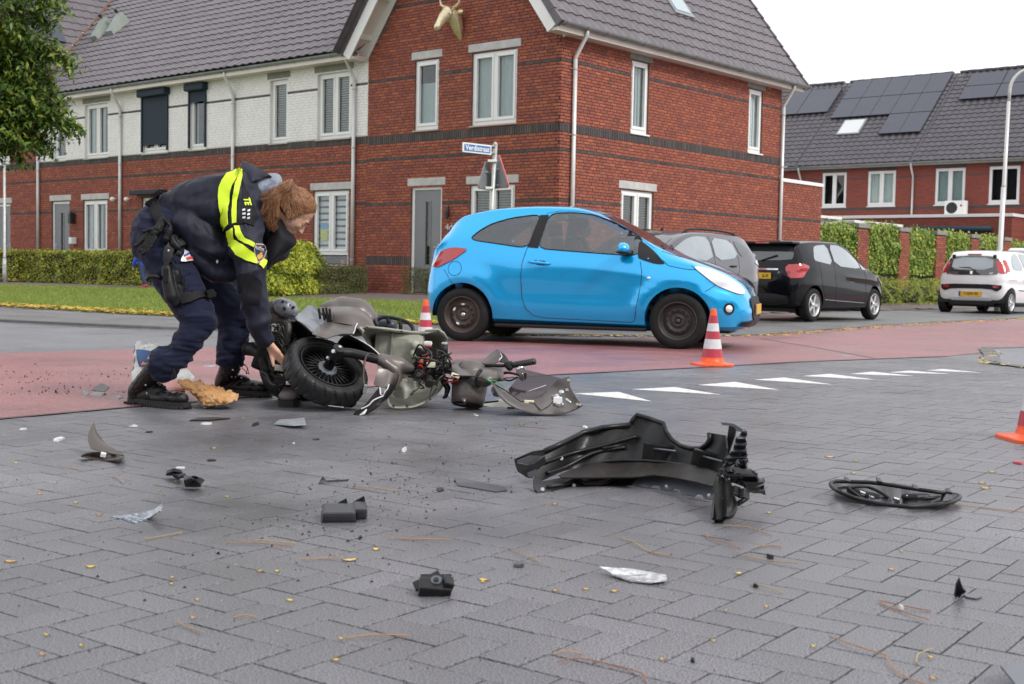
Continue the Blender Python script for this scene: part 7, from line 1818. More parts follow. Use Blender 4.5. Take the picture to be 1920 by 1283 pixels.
 for i in range(60):# stray hairs
  p0=hd(.04,-.05+Rh.gauss(0,.03),.08+Rh.gauss(0,.03)) if i % 2 else tie+Vector((Rh.gauss(0,.02),0,.01)); d=Vector((Rh.gauss(0,.04),Rh.gauss(0,.03),Rh.gauss(.0,.03))); strand([p0,p0+d*.5+Vector((0,0,.008)),p0+d],.0006,.5)
 strands.build('hair_strands',MP['hair'],cap_,smooth=True,kind='stuff',fix=False,rnd=True)
 b=MB(); b.tube([tie-org+Vector((math.cos(a_)*.003,math.sin(a_)*.016,math.sin(a_)*.0+math.cos(a_)*.016)) for a_ in [2*PI*k/12 for k in range(13)]],.006,8,cap=False); b.build('hair_tie',mat('hair_tie_mauve',(.30,.16,.18),.8),cap_,smooth=True)
 # ----- boots
 def boot(heel,toe,ank,up,name='boot'):
  fd=(toe-heel); fd.z=0; Lf=fd.length; fd.normalize(); sd_=Vector((-fd.y,fd.x,0)); b=MB()
  # upper in pieces along the foot
  H0=heel+Vector((0,0,.055)); 
  R=Matrix(((fd.x,sd_.x,0),(fd.y,sd_.y,0),(0,0,1)))
  el=lambda x,y,z,r:b.ell(heel+fd*x+sd_*y+Vector((0,0,z)),r,16,10,rot=R)
  q_=Lf; el(q_*.13,0,.062,(q_*.14,.042,.052)); el(q_*.34,0,.060,(q_*.24,.044,.050)); el(q_*.60,0,.052,(q_*.24,.052,.042)); el(q_*.83,0,.056,(q_*.155,.050,.040)); el(q_*.45,0,.085,(q_*.2,.036,.045)); el(q_*.70,0,.06,(q_*.2,.048,.038))
  caps(b,heel+fd*.055+Vector((0,0,.08)),.048,ank-(ank-heel).normalized()*.0,.056); caps(b,heel+fd*.075+Vector((0,0,.10)),.050,ank+fd*.02,.052)
  f=wr(26,.0030,(1,1,1.8),9)
  o=remesh(name,b,.0052,MP['boot'],t,smooth=2,disp=lambda p,n:f(p,n)*(1 if p.z > .07 else .3),org=org)
  # sole with lugs
  poly=[]
  for k in range(28):
   a_=2*PI*k/28; x=Lf/2+math.cos(a_)*(Lf/2+.006); w_=.050+.008*math.cos(a_)-.010*math.exp(-((x-.11)/.04)**2); poly.append((x,math.sin(a_)*w_*1.02/max(.55,abs(math.sin(a_))**.4) if abs(math.sin(a_))>.01 else 0))
  s_=MB(); s_.T=Matrix.Translation(heel-org)@Matrix(((fd.x,sd_.x,0,0),(fd.y,sd_.y,0,0),(0,0,1,0),(0,0,0,1)))
  s_.prism([(x,y) for x,y in poly],.012,.038); so=s_.build('sole',MP['sole'],o)
  s_=MB(); s_.T=Matrix.Translation(heel-org)@Matrix(((fd.x,sd_.x,0,0),(fd.y,sd_.y,0,0),(0,0,1,0),(0,0,0,1)))
  x=.0
  while x < Lf-.01:
   if not (.085 < x < .115):
    w_=.048-.012*math.exp(-((x-.11)/.04)**2) if x > .02 and x < Lf-.03 else .030
    for sg in (-1,1):s_.bbox(x,x+.013,sg*w_-.016,sg*w_+.012,-.002,.016,.002)
    s_.box(x,x+.010,-.02,.02,-.001,.013)
   x += .020
  s_.build('sole_lugs',MP['sole'],so,kind='stuff')
  # laces and hooks
  bb=bvh_of(o,org); L_=[]
  top=ank+fd*.03; n_=8
  for k in range(n_):
   c=(heel+fd*(Lf*.56)+Vector((0,0,.10))).lerp(top+fd*.035,k/(n_-1)); L_.append(c)
  lc=MB()
  for k,c in enumerate(L_):
   row=[]
   for sg in (-1,1):
    q=c+sd_*.030*sg+fd*.08; h=bb.ray_cast(q,-fd+Vector((0,0,-.25))); p_=(h[0] if h[0] is not None else c+sd_*.03*sg)+fd*.002; row.append(p_)
    hk=MB(); hk.ell(p_-org,(.006,.006,.006),8,6); hk.build('lace_hook',MP['silver'] if k % 3 == 1 else MP['gear'],o)
   m_=(row[0]+row[1])/2+fd*.014
   lc.tube([row[0]-org,m_-org,row[1]-org],.0028,5)
   if k:lc.tube([prev[0]-org,(prev[0]+row[1])/2-org+fd*.016,row[1]-org],.0028,5)
   prev=row
  e0=L_[-1]+fd*.035
  for sgn in (1,.6):lc.tube([e0-org,e0-org+fd*.025*sgn+Vector((0,-.01,.012)),e0-org+fd*.05+Vector((0,-.02,-.01*sgn)),e0-org+fd*.062*sgn+Vector((0,-.015,-.045)),e0-org+fd*.045+Vector((0,-.01,-.04)),e0-org+Vector((0,0,-.01))],.0025,5)
  lc.build('laces',MP['lace'],o,smooth=True)
  return o
 h1,t1=G(243,757,0),G(352,768,0); boot(h1,t1,P(293,690,7.02),None)
 h2,t2=G(405,737,0),G(505,746,0); boot(h2,t2,P(431,685,7.67),None)
 # ----- belt and gear
 def ring_belt(name,pts,r,m,par,flat=.35):
  b=MB(); b.tube([p-org for p in pts],r,10,flat=flat); return b.build(name,m,par,smooth=True,fix=True)
 z2=lambda L_:[(240+x/4.75,330+y/4.75) for x,y in L_]
 VPt=lambda nme,poly,m,**k:view_patch(nme,poly,tb,m,trousers,org,**k)
 both=BVHTree.FromPolygons([v.co+org for v in trousers.data.vertices]+[v.co+org for v in jacket.data.vertices],[tuple(p.vertices) for p in trousers.data.polygons]+[tuple(i+len(trousers.data.vertices) for i in p.vertices) for p in jacket.data.polygons])
 VB=lambda nme,poly,m,par=trousers,**k:view_patch(nme,poly,both,m,par,org,**k)
 VB('duty_belt',z2([(205,290),(245,235),(275,230),(285,290),(305,345),(330,390),(345,440),(300,470),(262,430),(235,380),(215,330)]),MP['belt'],off=.008,thick=.010)
 VB('belt_pouch',z2([(200,235),(225,180),(270,130),(300,170),(290,215),(255,230),(235,260),(205,290)]),MP['gear'],off=.015,thick=.035)
 VB('holster_strap',z2([(400,540),(450,560),(495,610),(480,640),(420,640),(400,700),(380,800),(350,830),(322,780),(325,650),(350,600)]),MP['gear'],off=.012,thick=.016,smooth=1)
 VB('thigh_strap',z2([(480,1040),(600,1040),(700,1020),(760,1005),(790,1050),(780,1075),(700,1085),(620,1105),(560,1130),(490,1140)]),MP['belt'],off=.006,thick=.012)
 VB('strap_buckle',z2([(700,1018),(755,1005),(790,1050),(778,1078),(715,1086)]),MP['gear'],off=.016,thick=.012)
 # holster body with pistol grip
 hb_=MB(); pA,pB=P(322,520,6.93),P(326,562,6.91)
 chain(hb_,[(P(313,505,6.93),.030),(P(316,530,6.92),.036),(P(322,556,6.92),.040),(P(328,568,6.93),.028)]); chain(hb_,[(P(330,512,6.95),.026),(P(336,540,6.94),.030),(P(338,562,6.94),.026)])
 caps(hb_,P(345,535,6.97),.022,P(356,552,6.97),.024)
 hol=remesh('holster',hb_,.0048,MP['gear'],trousers,smooth=2,org=org)
 g_=MB(); g_.tube([P(303,522,6.92)-org,P(290,518,6.91)-org,P(279,520,6.90)-org,P(275,526,6.9)-org],[.021,.023,.022,.017],12,flat=.62); g_.tube([P(308,515,6.92)-org,P(312,508,6.92)-org],[.017,.014],8); g_.build('pistol_grip',MP['gear'],hol,smooth=True,fix=True)
 g_=MB(); T_=P(311,515,6.885)-org; g_.bbox(T_.x-.013,T_.x+.013,T_.y-.01,T_.y+.01,T_.z-.045,T_.z+.035,.006); g_.build('holster_clip',MP['gear'],hol)
 for (u,v) in ((312,527),(316,470),(354,536),(360,545)):
  g_=MB(); g_.ell(P(u,v,6.885 if u < 350 else 6.93)-org,(.006,.004,.006),10,6); g_.build('holster_screw',MP['silver'] if u == 316 else MP['belt'],hol)
 for (u,v,w_,h_) in ((336,522,.016,.05),(344,524,.012,.045)):
  g_=MB(); c=P(u,v,6.91)-org; g_.bbox(c.x-w_/2,c.x+w_/2,c.y-.008,c.y+.008,c.z-h_/2,c.z+h_/2,.004); g_.build('holster_bracket',MP['gear'],hol)
 g_=MB(); g_.tube([P(332,474,6.93)-org,P(341,478,6.93)-org],[.017,.017],12); g_.build('torch',MP['gear'],trousers,smooth=True,fix=True)
 g_=MB(); g_.tube([P(322,488,6.92)-org,P(328,498,6.90)-org,P(338,505,6.90)-org,P(352,506,6.93)-org,P(366,502,6.97)-org],.0035,6); g_.build('safety_cord',MP['lace'],trousers,smooth=True)
 VB('striped_card',z2([(490,675),(520,690),(560,765),(500,770),(465,765),(480,720)]),MP['silver'],off=.016,thick=.004)
 VB('red_stripe',z2([(500,745),(545,730),(555,750),(510,763)]),mat('print_red',(.6,.03,.03),.5),off=.0215,thick=.001); VB('blue_stripe',z2([(483,722),(520,700),(532,716),(490,738)]),mat('print_blue',(.03,.05,.35),.5),off=.0215,thick=.001)
 # glove tucked in the belt
 g_=MB(); caps(g_,P(306,414,6.99),.024,P(297,430,6.97),.026); caps(g_,P(297,430,6.97),.028,P(287,438,6.96),.026)
 for (a0,a1,r) in (((283,436,6.96),(254,461,6.93),.0105),((285,441,6.95),(262,470,6.93),.0105),((288,444,6.95),(268,476,6.93),.0105),((292,446,6.95),(277,472,6.93),.0095),((292,430,6.95),(269,434,6.93),.0095)):
  m_=P((a0[0]+a1[0])/2+1,(a0[1]+a1[1])/2-1.5,a0[2]-.01); caps(g_,P(*a0),r+.003,m_,r+.001,n=10); caps(g_,m_,r+.001,P(*a1),r,n=10)
 for k in range(5):caps(g_,P(304+k*3,412+abs(k-2)*2.2,6.98),.009,P(308+k*3,410+k*4,6.97),.009,n=8)
 caps(g_,P(318,432,6.97),.018,P(312,448,6.97),.022)
 remesh('hanging_glove',g_,.0042,MP['glove'],trousers,smooth=2,disp=wr(60,.0025),org=org)
 g_=MB(); chain(g_,[(P(322,446,6.99),.020),(P(326,456,6.98),.022),(P(334,464,6.98),.020)]); remesh('belt_pouch',g_,.006,MP['gear'],trousers,smooth=1,org=org)
officer()
# the driver, half seen through the side window
def driver():
 t=thing('person','dark-clothed driver sitting behind the wheel of the blue car','person',tuple(bcar.t.location)); t.rotation_euler=bcar.t.rotation_euler; t.scale=bcar.t.scale
 b=MB(); y=.35
 chain(b,[((-.13,y,.72),.15),((-.22,y,.92),.16),((-.24,y,1.06),.13)]); caps(b,(-.22,y-.18,1.06),.065,(-.22,y+.18,1.06),.065); caps(b,(-.22,y,1.1),.055,(-.20,y,1.2),.055)
 b.ell((-.18,y,1.275),(.098,.078,.115),16,12); b.ell((-.10,y,1.24),(.03,.04,.05),10,8); b.ell((-.075,y,1.262),(.014,.012,.016),8,6)
 for s_ in (-1,1):
  chain(b,[((-.20,y+s_*.2,1.04),.055),((-.02,y+s_*.24,.88),.045),((.24,y+s_*.14,.98),.032)]); b.ell((.29,y+s_*.13,1.0),(.04,.02,.03),10,8)
  for k in range(4):caps(b,(.29,y+s_*.13,1.02-.016*k),.010,(.325,y+s_*.115,1.015-.016*k),.009,n=8)
  chain(b,[((-.10,y+s_*.09,.64),.09),((.32,y+s_*.10,.70),.07),((.66,y+s_*.10,.40),.045)])
 bd=remesh('body',b,.012,MP['skin'],t,smooth=2)
 c=MB(); chain(c,[((-.13,y,.70),.17),((-.22,y,.92),.18),((-.24,y,1.05),.15)]); caps(c,(-.22,y-.18,1.06),.085,(-.22,y+.18,1.06),.085)
 for s_ in (-1,1):chain(c,[((-.20,y+s_*.2,1.04),.072),((-.02,y+s_*.24,.88),.06),((.22,y+s_*.145,.975),.045)])
 remesh('dark_jacket',c,.014,MP['jblack'],t,smooth=2)
 c=MB(); c.ell((-.195,y,1.30),(.108,.09,.105),16,12); h_=remesh('hair',c,.012,mat('driver_hair',(.02,.015,.012),.6),t,smooth=1)
 bm=bmesh.new(); bm.from_mesh(h_.data); bmesh.ops.delete(bm,geom=[f for f in bm.faces if f.calc_center_median().x >-.115 and f.calc_center_median().z < 1.345],context='FACES'); bm.to_mesh(h_.data); bm.free()
driver()
# passer-by behind the hedge, mostly hidden by the officer
def child():
 p=G(268,541,.2); t=thing('person','child in a bright blue jacket, jeans and red shoes walking behind the officer','person',(p.x,p.y,.2))
 b=MB(); s=1.0
 chain(b,[((0,0,.62),.10),((0,0,.85),.11),((0,0,.98),.06),((0,0,1.06),.045)]); b.ell((0,0,1.17),(.085,.08,.105),14,10); b.ell((.08,0,1.15),(.02,.015,.02),8,6)
 chain(b,[((0,-.06,.60),.065),((.05,-.06,.34),.05),((.02,-.06,.08),.035)]); chain(b,[((0,.06,.60),.065),((-.06,.06,.34),.05),((-.16,.06,.12),.035)])
 for (sg,x) in ((-1,-.06),(1,.08)):
  chain(b,[((0,sg*.13,.92),.04),((x,sg*.17,.72),.034),((x*1.8+.04,sg*.16,.54),.026)]); 
  for k in range(4):caps(b,(x*1.8+.04+.012*(k-1.5),sg*.16,.52),.009,(x*1.8+.05+.014*(k-1.5),sg*.155,.47),.008,n=8)
 body=remesh('body',b,.012,MP['skin'],t,smooth=2)
 c=MB(); chain(c,[((0,0,.60),.125),((0,0,.85),.135),((0,0,.96),.08)]); 
 for (sg,x) in ((-1,-.06),(1,.08)):chain(c,[((0,sg*.13,.92),.058),((x,sg*.17,.72),.05),((x*1.6+.03,sg*.165,.58),.042)])
 remesh('blue_jacket',c,.013,mat('child_jacket_blue',(.01,.08,.55),.6),t,smooth=2)
 c=MB(); chain(c,[((0,-.06,.60),.08),((.05,-.06,.34),.062),((.02,-.06,.10),.052)]); chain(c,[((0,.06,.60),.08),((-.06,.06,.34),.062),((-.15,.06,.14),.05)]); remesh('jeans',c,.013,mat('child_jeans',(.03,.05,.12),.8),t,smooth=2)
 for (x,y,z) in ((.05,-.06,.035),(-.14,.06,.07)):
  c=MB(); c.ell((x,y,z),(.095,.042,.036),14,8); c.build('red_shoe',mat('child_shoe_red',(.55,.02,.05),.5),t,smooth=True)
 c=MB(); c.ell((-.015,0,1.195),(.095,.09,.10),14,10); c.build('hair',MP['brow'],t,smooth=True)
 t.rotation_euler=(0,0,2.6)
child()
# ---------------------------------------------------------------- the wrecked scooter
MS=dict(
 bronze=mat('scooter_bronze_plastic',(.112,.095,.087),.42,.25,var=.12,vscale=9,coat=.12,dirt=((.19,.17,.16),14,.62,.85),fine=.08,fscale=300),
 silver=mat('scooter_silver_plastic',(.19,.20,.225),.36,.3,var=.12,vscale=7,coat=.2,dirt=((.10,.10,.11),30,.60,.70)),
 pale=mat('pale_inner_plastic',(.30,.295,.25),.55,var=.10,vscale=7,dirt=((.20,.19,.16),8,.52,.8)),tank=mat('tank_plastic',(.40,.40,.33),.45,var=.10,vscale=9,dirt=((.30,.28,.20),12,.6,.85)),
 black=mat('scooter_black_metal',(.010,.010,.011),.45,.1,spec=.3,var=.2,vscale=12,bump=.25,bscale=60,dirt=((.04,.037,.034),18,.60,.85)),rubber=mat('scooter_tyre_rubber',(.015,.015,.016),.5,spec=.35,var=.2,vscale=10,bump=.2,bscale=90,dirt=((.05,.047,.043),9,.55,.85),rvar=.15),
 iron=mat('scooter_engine_metal',(.07,.065,.06),.5,.6,var=.3,vscale=14,bump=.4,bscale=60),wire=mat('cable_black',(.012,.012,.012),.45),edge=mat('broken_plastic_edge',(.70,.70,.68),.6),
 smoke=None,seat=mat('seat_navy_vinyl',(.025,.03,.045),.4),orange=mat('connector_orange',(.75,.14,.03),.5),cream=mat('connector_cream',(.70,.66,.48),.5),redw=mat('cable_red',(.45,.02,.02),.5),grn=mat('cable_green',(.05,.30,.12),.5),chrome=MC['chrome_dull'])
def smoked():
 m=bpy.data.materials.new('smoked_windscreen'); m.use_nodes=True; nt=m.node_tree; L=nt.links.new
 for n in list(nt.nodes):
  if n.type != 'OUTPUT_MATERIAL':nt.nodes.remove(n)
 tr=N(nt,'BsdfTransparent'); tr.inputs[0].default_value=(.42,.36,.38,1); gl=N(nt,'BsdfGlossy'); gl.inputs['Roughness'].default_value=.12; mx=N(nt,'MixShader'); mx.inputs[0].default_value=.09
 L(tr.outputs[0],mx.inputs[1]); L(gl.outputs[0],mx.inputs[2]); L(mx.outputs[0],nt.nodes['Material Output'].inputs[0]); return m
MS['smoke']=smoked()
def crspline(pts,n=6):
 pts=[Vector(p) for p in pts]; out=[]; g=lambda k:pts[max(0,min(len(pts)-1,k))]
 for i in range(len(pts)-1):
  for q in range(n):
   t=q/n; a0,a1,a2,a3=g(i-1),g(i),g(i+1),g(i+2); out.append(.5*((2*a1)+(-a0+a2)*t+(2*a0-5*a1+4*a2-a3)*t*t+(-a0+3*a1-3*a2+a3)*t**3))
 return out+[pts[-1]]
class Kit:
 """parts of a thing given as photograph pixels plus distance, stored relative to its base"""
 def __init__(s,root):s.t=root; s.o=Vector(root.location); 
 def p(s,q):return P(*q)-s.o
 def sheet(s,name,rows,m,thick=.004,n=(18,18),par=None,org=(0,0,1.)):
  ox,oy,sc=org; A_=[[s.p((ox+q[0]/sc,oy+q[1]/sc,q[2])) for q in r] for r in rows]; nr=len(rows)
  def cr_(L_,x):
   k=len(L_); x=x*(k-1); i=min(int(x),k-2); t=x-i; g=lambda m_:L_[max(0,min(k-1,m_))]; a0,a1,a2,a3=g(i-1),g(i),g(i+1),g(i+2)
   return .5*((2*a1)+(-a0+a2)*t+(2*a0-5*a1+4*a2-a3)*t*t+(-a0+3*a1-3*a2+a3)*t**3)
  def fn(u,v):return cr_([cr_(r,v) for r in A_],u)
  return grid(fn,n[0],n[1],thick,name,m,par or s.t)
 def tube(s,name,pts,r,m,par=None,org=(0,0,1.),n=8,spl=True,sm=True):
  ox,oy,sc=org; q=[s.p((ox+a_/sc,oy+b_/sc,c)) for a_,b_,c in pts]; q=crspline(q) if spl and len(q) > 2 else q
  if isinstance(r,(list,tuple)):rr=[float(np.interp(i/(len(q)-1),np.linspace(0,1,len(r)),r)) for i in range(len(q))]
  else:rr=r
  b=MB(); b.tube(q,rr,n); return b.build(name,m,par or s.t,smooth=sm,fix=True)
 def box(s,name,c,dims,m,par=None,org=(0,0,1.),rot=(0,0,0),bev=.005):
  ox,oy,sc=org; c=s.p((ox+c[0]/sc,oy+c[1]/sc,c[2])); b=MB()
  from mathutils import Euler
  b.T=Matrix.Translation(c)@Euler(rot).to_matrix().to_4x4(); x,y,z=[d/2 for d in dims]; b.bbox(-x,x,-y,y,-z,z,bev); return b.build(name,m,par or s.t)
 def blob(s,name,items,m,vox=.006,par=None,org=(0,0,1.),disp=None,smooth=3):
  ox,oy,sc=org; b=MB()
  for it in items:
   pts=[(P(ox+a_/sc,oy+b_/sc,c),r) for a_,b_,c,r in it]
   if len(pts) == 1:b.ell(pts[0][0],(pts[0][1],)*3,16,12)
   else:chain(b,pts)
  return remesh(name,b,vox,m,par or s.t,smooth=smooth,disp=disp,org=s.o)
 def cyl(s,name,c,ax,r,L_,m,par=None,org=(0,0,1.),n=20,prof=None):
  ox,oy,sc=org; c=s.p((ox+c[0]/sc,oy+c[1]/sc,c[2])); q=Vector((0,0,1)).rotation_difference(Vector(ax).normalized()).to_matrix().to_4x4(); b=MB(); b.T=Matrix.Translation(c)@q
  b.lathe(prof or [(0,-L_/2),(r*.9,-L_/2),(r,-L_/2+.1*r),(r,L_/2-.1*r),(r*.9,L_/2),(0,L_/2)],n); o=b.build(name,m,par or s.t,fix=True); autosmooth(o,40); return o
def scooter():
 g0=G(760,762,0); t=thing('scooter','wrecked bronze grey motor scooter lying on its side with a broken front','scooter',(g0.x,g0.y+.1,0)); K=Kit(t)
 R1=(470,550,5.348); R2=(620,560,5.346); R3=(820,640,6.62)
 # --- front wheel
 n_=Vector((.45,-.44,.78)).normalized(); up=Vector((.82,0,-.57)); up=(up-n_*up.dot(n_)).normalized(); sd=n_.cross(up)
 c=P(616,687,7.10)-n_*.045-t.location
 WM=Matrix(((up.x,sd.x,n_.x,c.x),(up.y,sd.y,n_.y,c.y),(up.z,sd.z,n_.z,c.z),(0,0,0,1)))
 wh=bpy.data.objects.new('front_wheel',None); put(wh,t); wh.matrix_basis=WM
 R,wd=.246,.066; na,nw=240,40; V=[]; F=[]
 for i in range(na):
  a_=2*PI*i/na
  for j in range(nw):
   ph=2*PI*j/nw   # around the section
   x=math.cos(ph); y=math.sin(ph); rad=(R-.038)+.038*(abs(x)**.75*(1 if x > 0 else -1)); lat=wd*(abs(y)**.62*(1 if y > 0 else -1))
   if x > .12:
    w_=lat/wd; fr=(a_*24/(2*PI)+.55*abs(w_)+(.5 if w_ > 0 else 0)) % 1
    if fr < .20 and .12 < abs(w_) < .97:rad -= .006; lat *= .985
    if abs(abs(w_)-.05) < .04:rad -= .003
   V.append((rad*math.cos(a_),rad*math.sin(a_),lat))
 for i in range(na):
  for j in range(nw):F.append((i*nw+j,i*nw+(j+1)%nw,((i+1)%na)*nw+(j+1)%nw,((i+1)%na)*nw+j))
 ty=obj('tyre',V,F,MS['rubber'],wh,smooth=True,fix=True); autosmooth(ty,30)
 b=MB(); b.lathe([(.169,.050),(.176,.056),(.170,.062),(.162,.056),(.157,.040),(.152,.0),(.157,-.030),(.162,-.050),(.170,-.056),(.174,-.048)],64,closed=True).lathe([(0,-.03),(.155,-.03),(.155,-.036),(0,-.036)],48); b.build('rim',MS['black'],wh,smooth=True)
 b=MB(); b.lathe([(.196,.0640),(.199,.0665),(.202,.0640)],64); b.build('tyre_bead',MS['rubber'],wh,smooth=True)
 for k in range(13):
  a_=2*PI*k/13
  for dl in (-.07,.07):
   b=MB(); b.tube([(.050*math.cos(a_+dl*.4),.050*math.sin(a_+dl*.4),.030),(.10*math.cos(a_+dl*1.8),.10*math.sin(a_+dl*1.8),.026),(.149*math.cos(a_+dl*1.6),.149*math.sin(a_+dl*1.6),.014)],.0052,6); b.build('spoke',MS['black'],wh,smooth=True,fix=True)
 b=MB(); b.lathe([(0,-.04),(.052,-.04),(.06,.02),(.058,.034),(.052,.038),(.03,.040),(0,.040)],32); b.build('hub',MS['silver'],wh,smooth=True,fix=True)
 b=MB(); b.lathe([(0,.04),(.030,.04),(.027,.10),(.020,.105),(0,.105)],24); b.build('hub_sleeve',MS['black'],wh,fix=True)
 b=MB(); b.lathe([(.07,-.035),(.115,-.035),(.115,-.038),(.07,-.038)],32,closed=True); b.build('brake_disc',MS['chrome'],wh)
 # --- fork leg, bolts
 K.tube('fork_leg',[(868,600,6.98),(1000,600,7.02),(1230,655,7.10),(1450,710,7.16)],[.024,.027,.027,.024],MS['black'],org=R1,n=14)
 K.cyl('axle_clamp',(862,598,6.97),(n_.x,n_.y,n_.z),.034,.075,MS['black'],org=R1); K.cyl('axle_nut',(838,585,6.93),(-.3,-.9,.2),.012,.03,MS['chrome'],org=R1,n=6); K.cyl('axle_nut',(895,545,6.96),(.2,-.7,.7),.010,.02,MS['chrome'],org=R1,n=6)
 K.tube('axle',[(800,700,7.02),(862,600,6.97)],.016,MS['black'],org=R1); K.tube('brake_hose',[(1235,615,6.98),(1175,612,6.94),(1145,680,6.90),(1135,760,6.88),(1130,850,6.87),(1140,930,6.86)],.006,MS['iron'],org=R1)
 K.box('hose_fitting',(1148,960,6.86),(.018,.018,.05),MS['chrome'],org=R1,rot=(0,.2,0)); K.tube('axle_bolt',[(760,640,7.0),(790,665,7.0)],.010,MS['chrome'],org=R1)
 # --- inner fender and fork cover
 K.sheet('inner_fender',[[(60,455,7.30),(110,390,7.34),(190,368,7.30),(300,420,7.22),(400,480,7.17),(490,565,7.12)],[(100,470,7.42),(160,440,7.50),(240,440,7.46),(330,470,7.38),(400,520,7.28),(460,580,7.2)],[(120,500,7.42),(200,520,7.48),(260,540,7.42),(330,560,7.34),(400,580,7.26),(450,600,7.18)]],MS['black'],.004,org=R2)
 K.tube('torn_edge',[(190,366,7.29),(300,420,7.21),(400,482,7.16),(492,562,7.10)],.0035,MS['edge'],org=R2,n=5)
 K.blob('fork_cover',[[(505,610,7.12,.038),(600,650,7.14,.046),(700,670,7.16,.044),(800,695,7.18,.026)],[(540,640,7.10,.03),(640,720,7.12,.04),(660,800,7.12,.034),(640,880,7.10,.022)]],MS['bronze'],.006,org=R2,smooth=5)
 K.sheet('front_fender',[[(478,700,7.00),(560,710,7.02),(628,745,7.03),(690,730,7.10)],[(450,780,6.98),(540,790,6.99),(610,810,7.0),(680,820,7.08)],[(428,862,6.97),(520,890,6.95),(585,880,6.97),(650,905,7.05)]],MS['bronze'],.005,org=R2)
 K.sheet('front_fender_tip',[[(490,880,6.96),(510,960,6.94),(585,860,6.95),(640,860,6.98),(690,760,7.02)],[(330,1080,6.92),(440,1020,6.92),(540,960,6.93),(600,940,6.96),(650,900,7.02)],[(250,1130,6.91),(380,1090,6.90),(480,1060,6.91),(560,1000,6.95),(620,920,7.0)],[(215,1185,6.87),(330,1160,6.87),(430,1110,6.88),(520,1040,6.92),(600,950,6.98)]],MS['black'],.006,org=R2,n=(22,22))
 K.tube('torn_edge',[(492,890,6.935),(500,960,6.925),(528,975,6.925),(545,930,6.925),(570,905,6.93),(585,858,6.93)],.004,MS['edge'],org=R2,n=5,spl=False); K.tube('torn_edge',[(528,975,6.925),(430,1020,6.90),(380,1070,6.895),(305,1108,6.895)],.004,MS['edge'],org=R2,n=5)
 K.tube('torn_edge',[(360,1110,6.87),(330,1150,6.86),(290,1170,6.86)],[.003,.009,.003],MS['edge'],org=R2,n=6)
 # --- pale inner side of the leg shield with tank and boxes
 K.sheet('leg_shield',[[(255,280,7.25),(350,285,7.30),(560,310,7.42),(800,342,7.50),(940,345,7.50),(1075,315,7.46)],
  [(330,390,7.40),(420,400,7.60),(600,400,7.72),(800,400,7.78),(1000,390,7.74),(1150,380,7.55)],
  [(420,560,7.5),(520,560,7.72),(680,560,7.85),(860,560,7.88),(1050,540,7.80),(1182,520,7.58)],
  [(500,760,7.45),(580,760,7.62),(720,760,7.75),(860,760,7.80),(1020,740,7.72),(1170,700,7.52)],
  [(560,940,7.30),(640,930,7.42),(760,930,7.52),(880,930,7.55),(1010,910,7.5),(1125,870,7.42)],
  [(590,1085,7.16),(640,1098,7.18),(760,1097,7.22),(870,1078,7.26),(990,1020,7.30),(1090,930,7.35)]],MS['pale'],.006,org=R2,n=(34,34))
 K.tube('shield_flange',[(345,283,7.27),(560,305,7.36),(800,338,7.43),(945,340,7.44),(950,325,7.44),(1075,312,7.42),(1130,345,7.45),(1165,410,7.50)],.008,MS['pale'],org=R2,n=8,spl=False)
 K.tube('shield_flange',[(575,1010,7.2),(600,1085,7.12),(760,1092,7.17),(870,1072,7.2),(990,1012,7.24),(1085,925,7.30),(1140,840,7.38)],.007,MS['pale'],org=R2,n=8)
 for (u,v,d) in ((365,295,7.25),(710,335,7.40),(630,1075,7.11),(765,1078,7.15),(995,1005,7.22),(1080,330,7.41)):K.cyl('shield_screw',(u,v,d-.02),(0,-1,.2),.009,.012,MS['iron'],org=R2,n=10)
 K.sheet('shield_rib',[[(255,275,7.2),(300,285,7.18),(345,320,7.2)],[(265,300,7.2),(305,310,7.17),(330,340,7.2)],[(285,300,7.22),(320,330,7.18),(320,390,7.22)]],MS['pale'],.004,org=R2)
 K.box('fuel_tank',(690,485,7.56),(.30,.10,.19),MS['tank'],org=R2,rot=(.12,.07,0),bev=.035); K.box('tank_neck',(845,480,7.54),(.11,.08,.10),MS['tank'],org=R2,rot=(.1,.1,0),bev=.025); K.box('tank_side',(560,470,7.60),(.10,.08,.13),MS['tank'],org=R2,rot=(.1,0,0),bev=.02); K.box('tank_strap',(610,470,7.50),(.012,.02,.16),MS['pale'],org=R2,rot=(.1,.07,0),bev=.003)
 K.blob('fluid_bottle',[[(850,470,7.48,.03),(900,500,7.46,.032)],[(930,560,7.45,.025),(840,560,7.47,.03)]],MS['tank'],.006,org=R2,smooth=3)
 K.box('white_cap',(975,450,7.45),(.05,.04,.028),MS['edge'],org=R2,bev=.012); K.tube('cap_ring',[(975,480,7.44),(975,487,7.44)],.024,MS['redw'],org=R2)
 K.sheet('shield_box',[[(640,800,7.22),(760,800,7.20),(905,820,7.24)],[(650,880,7.18),(750,890,7.13),(890,900,7.2)],[(640,990,7.22),(745,1005,7.12),(820,950,7.2)]],MS['pale'],.005,org=R2)
 K.sheet('shield_box_side',[[(745,880,7.14),(640,860,7.3)],[(740,1000,7.12),(620,970,7.28)]],MS['pale'],.004,org=R2)
 # --- floor panel, side panels, seat, rack
 K.sheet('floor_panel',[[(410,218,7.40),(480,205,7.42),(545,150,7.46),(570,125,7.48),(600,120,7.5),(632,125,7.5)],[(455,262,7.30),(520,250,7.34),(580,230,7.38),(630,215,7.42),(670,215,7.44),(700,212,7.46)],[(540,315,7.22),(600,320,7.26),(660,300,7.30),(710,285,7.34),(760,275,7.38),(800,275,7.40)],[(612,390,7.14),(640,380,7.18),(680,350,7.23),(720,320,7.28),(760,300,7.33),(805,280,7.38)]],MS['silver'],.006,org=R1,n=(20,20))
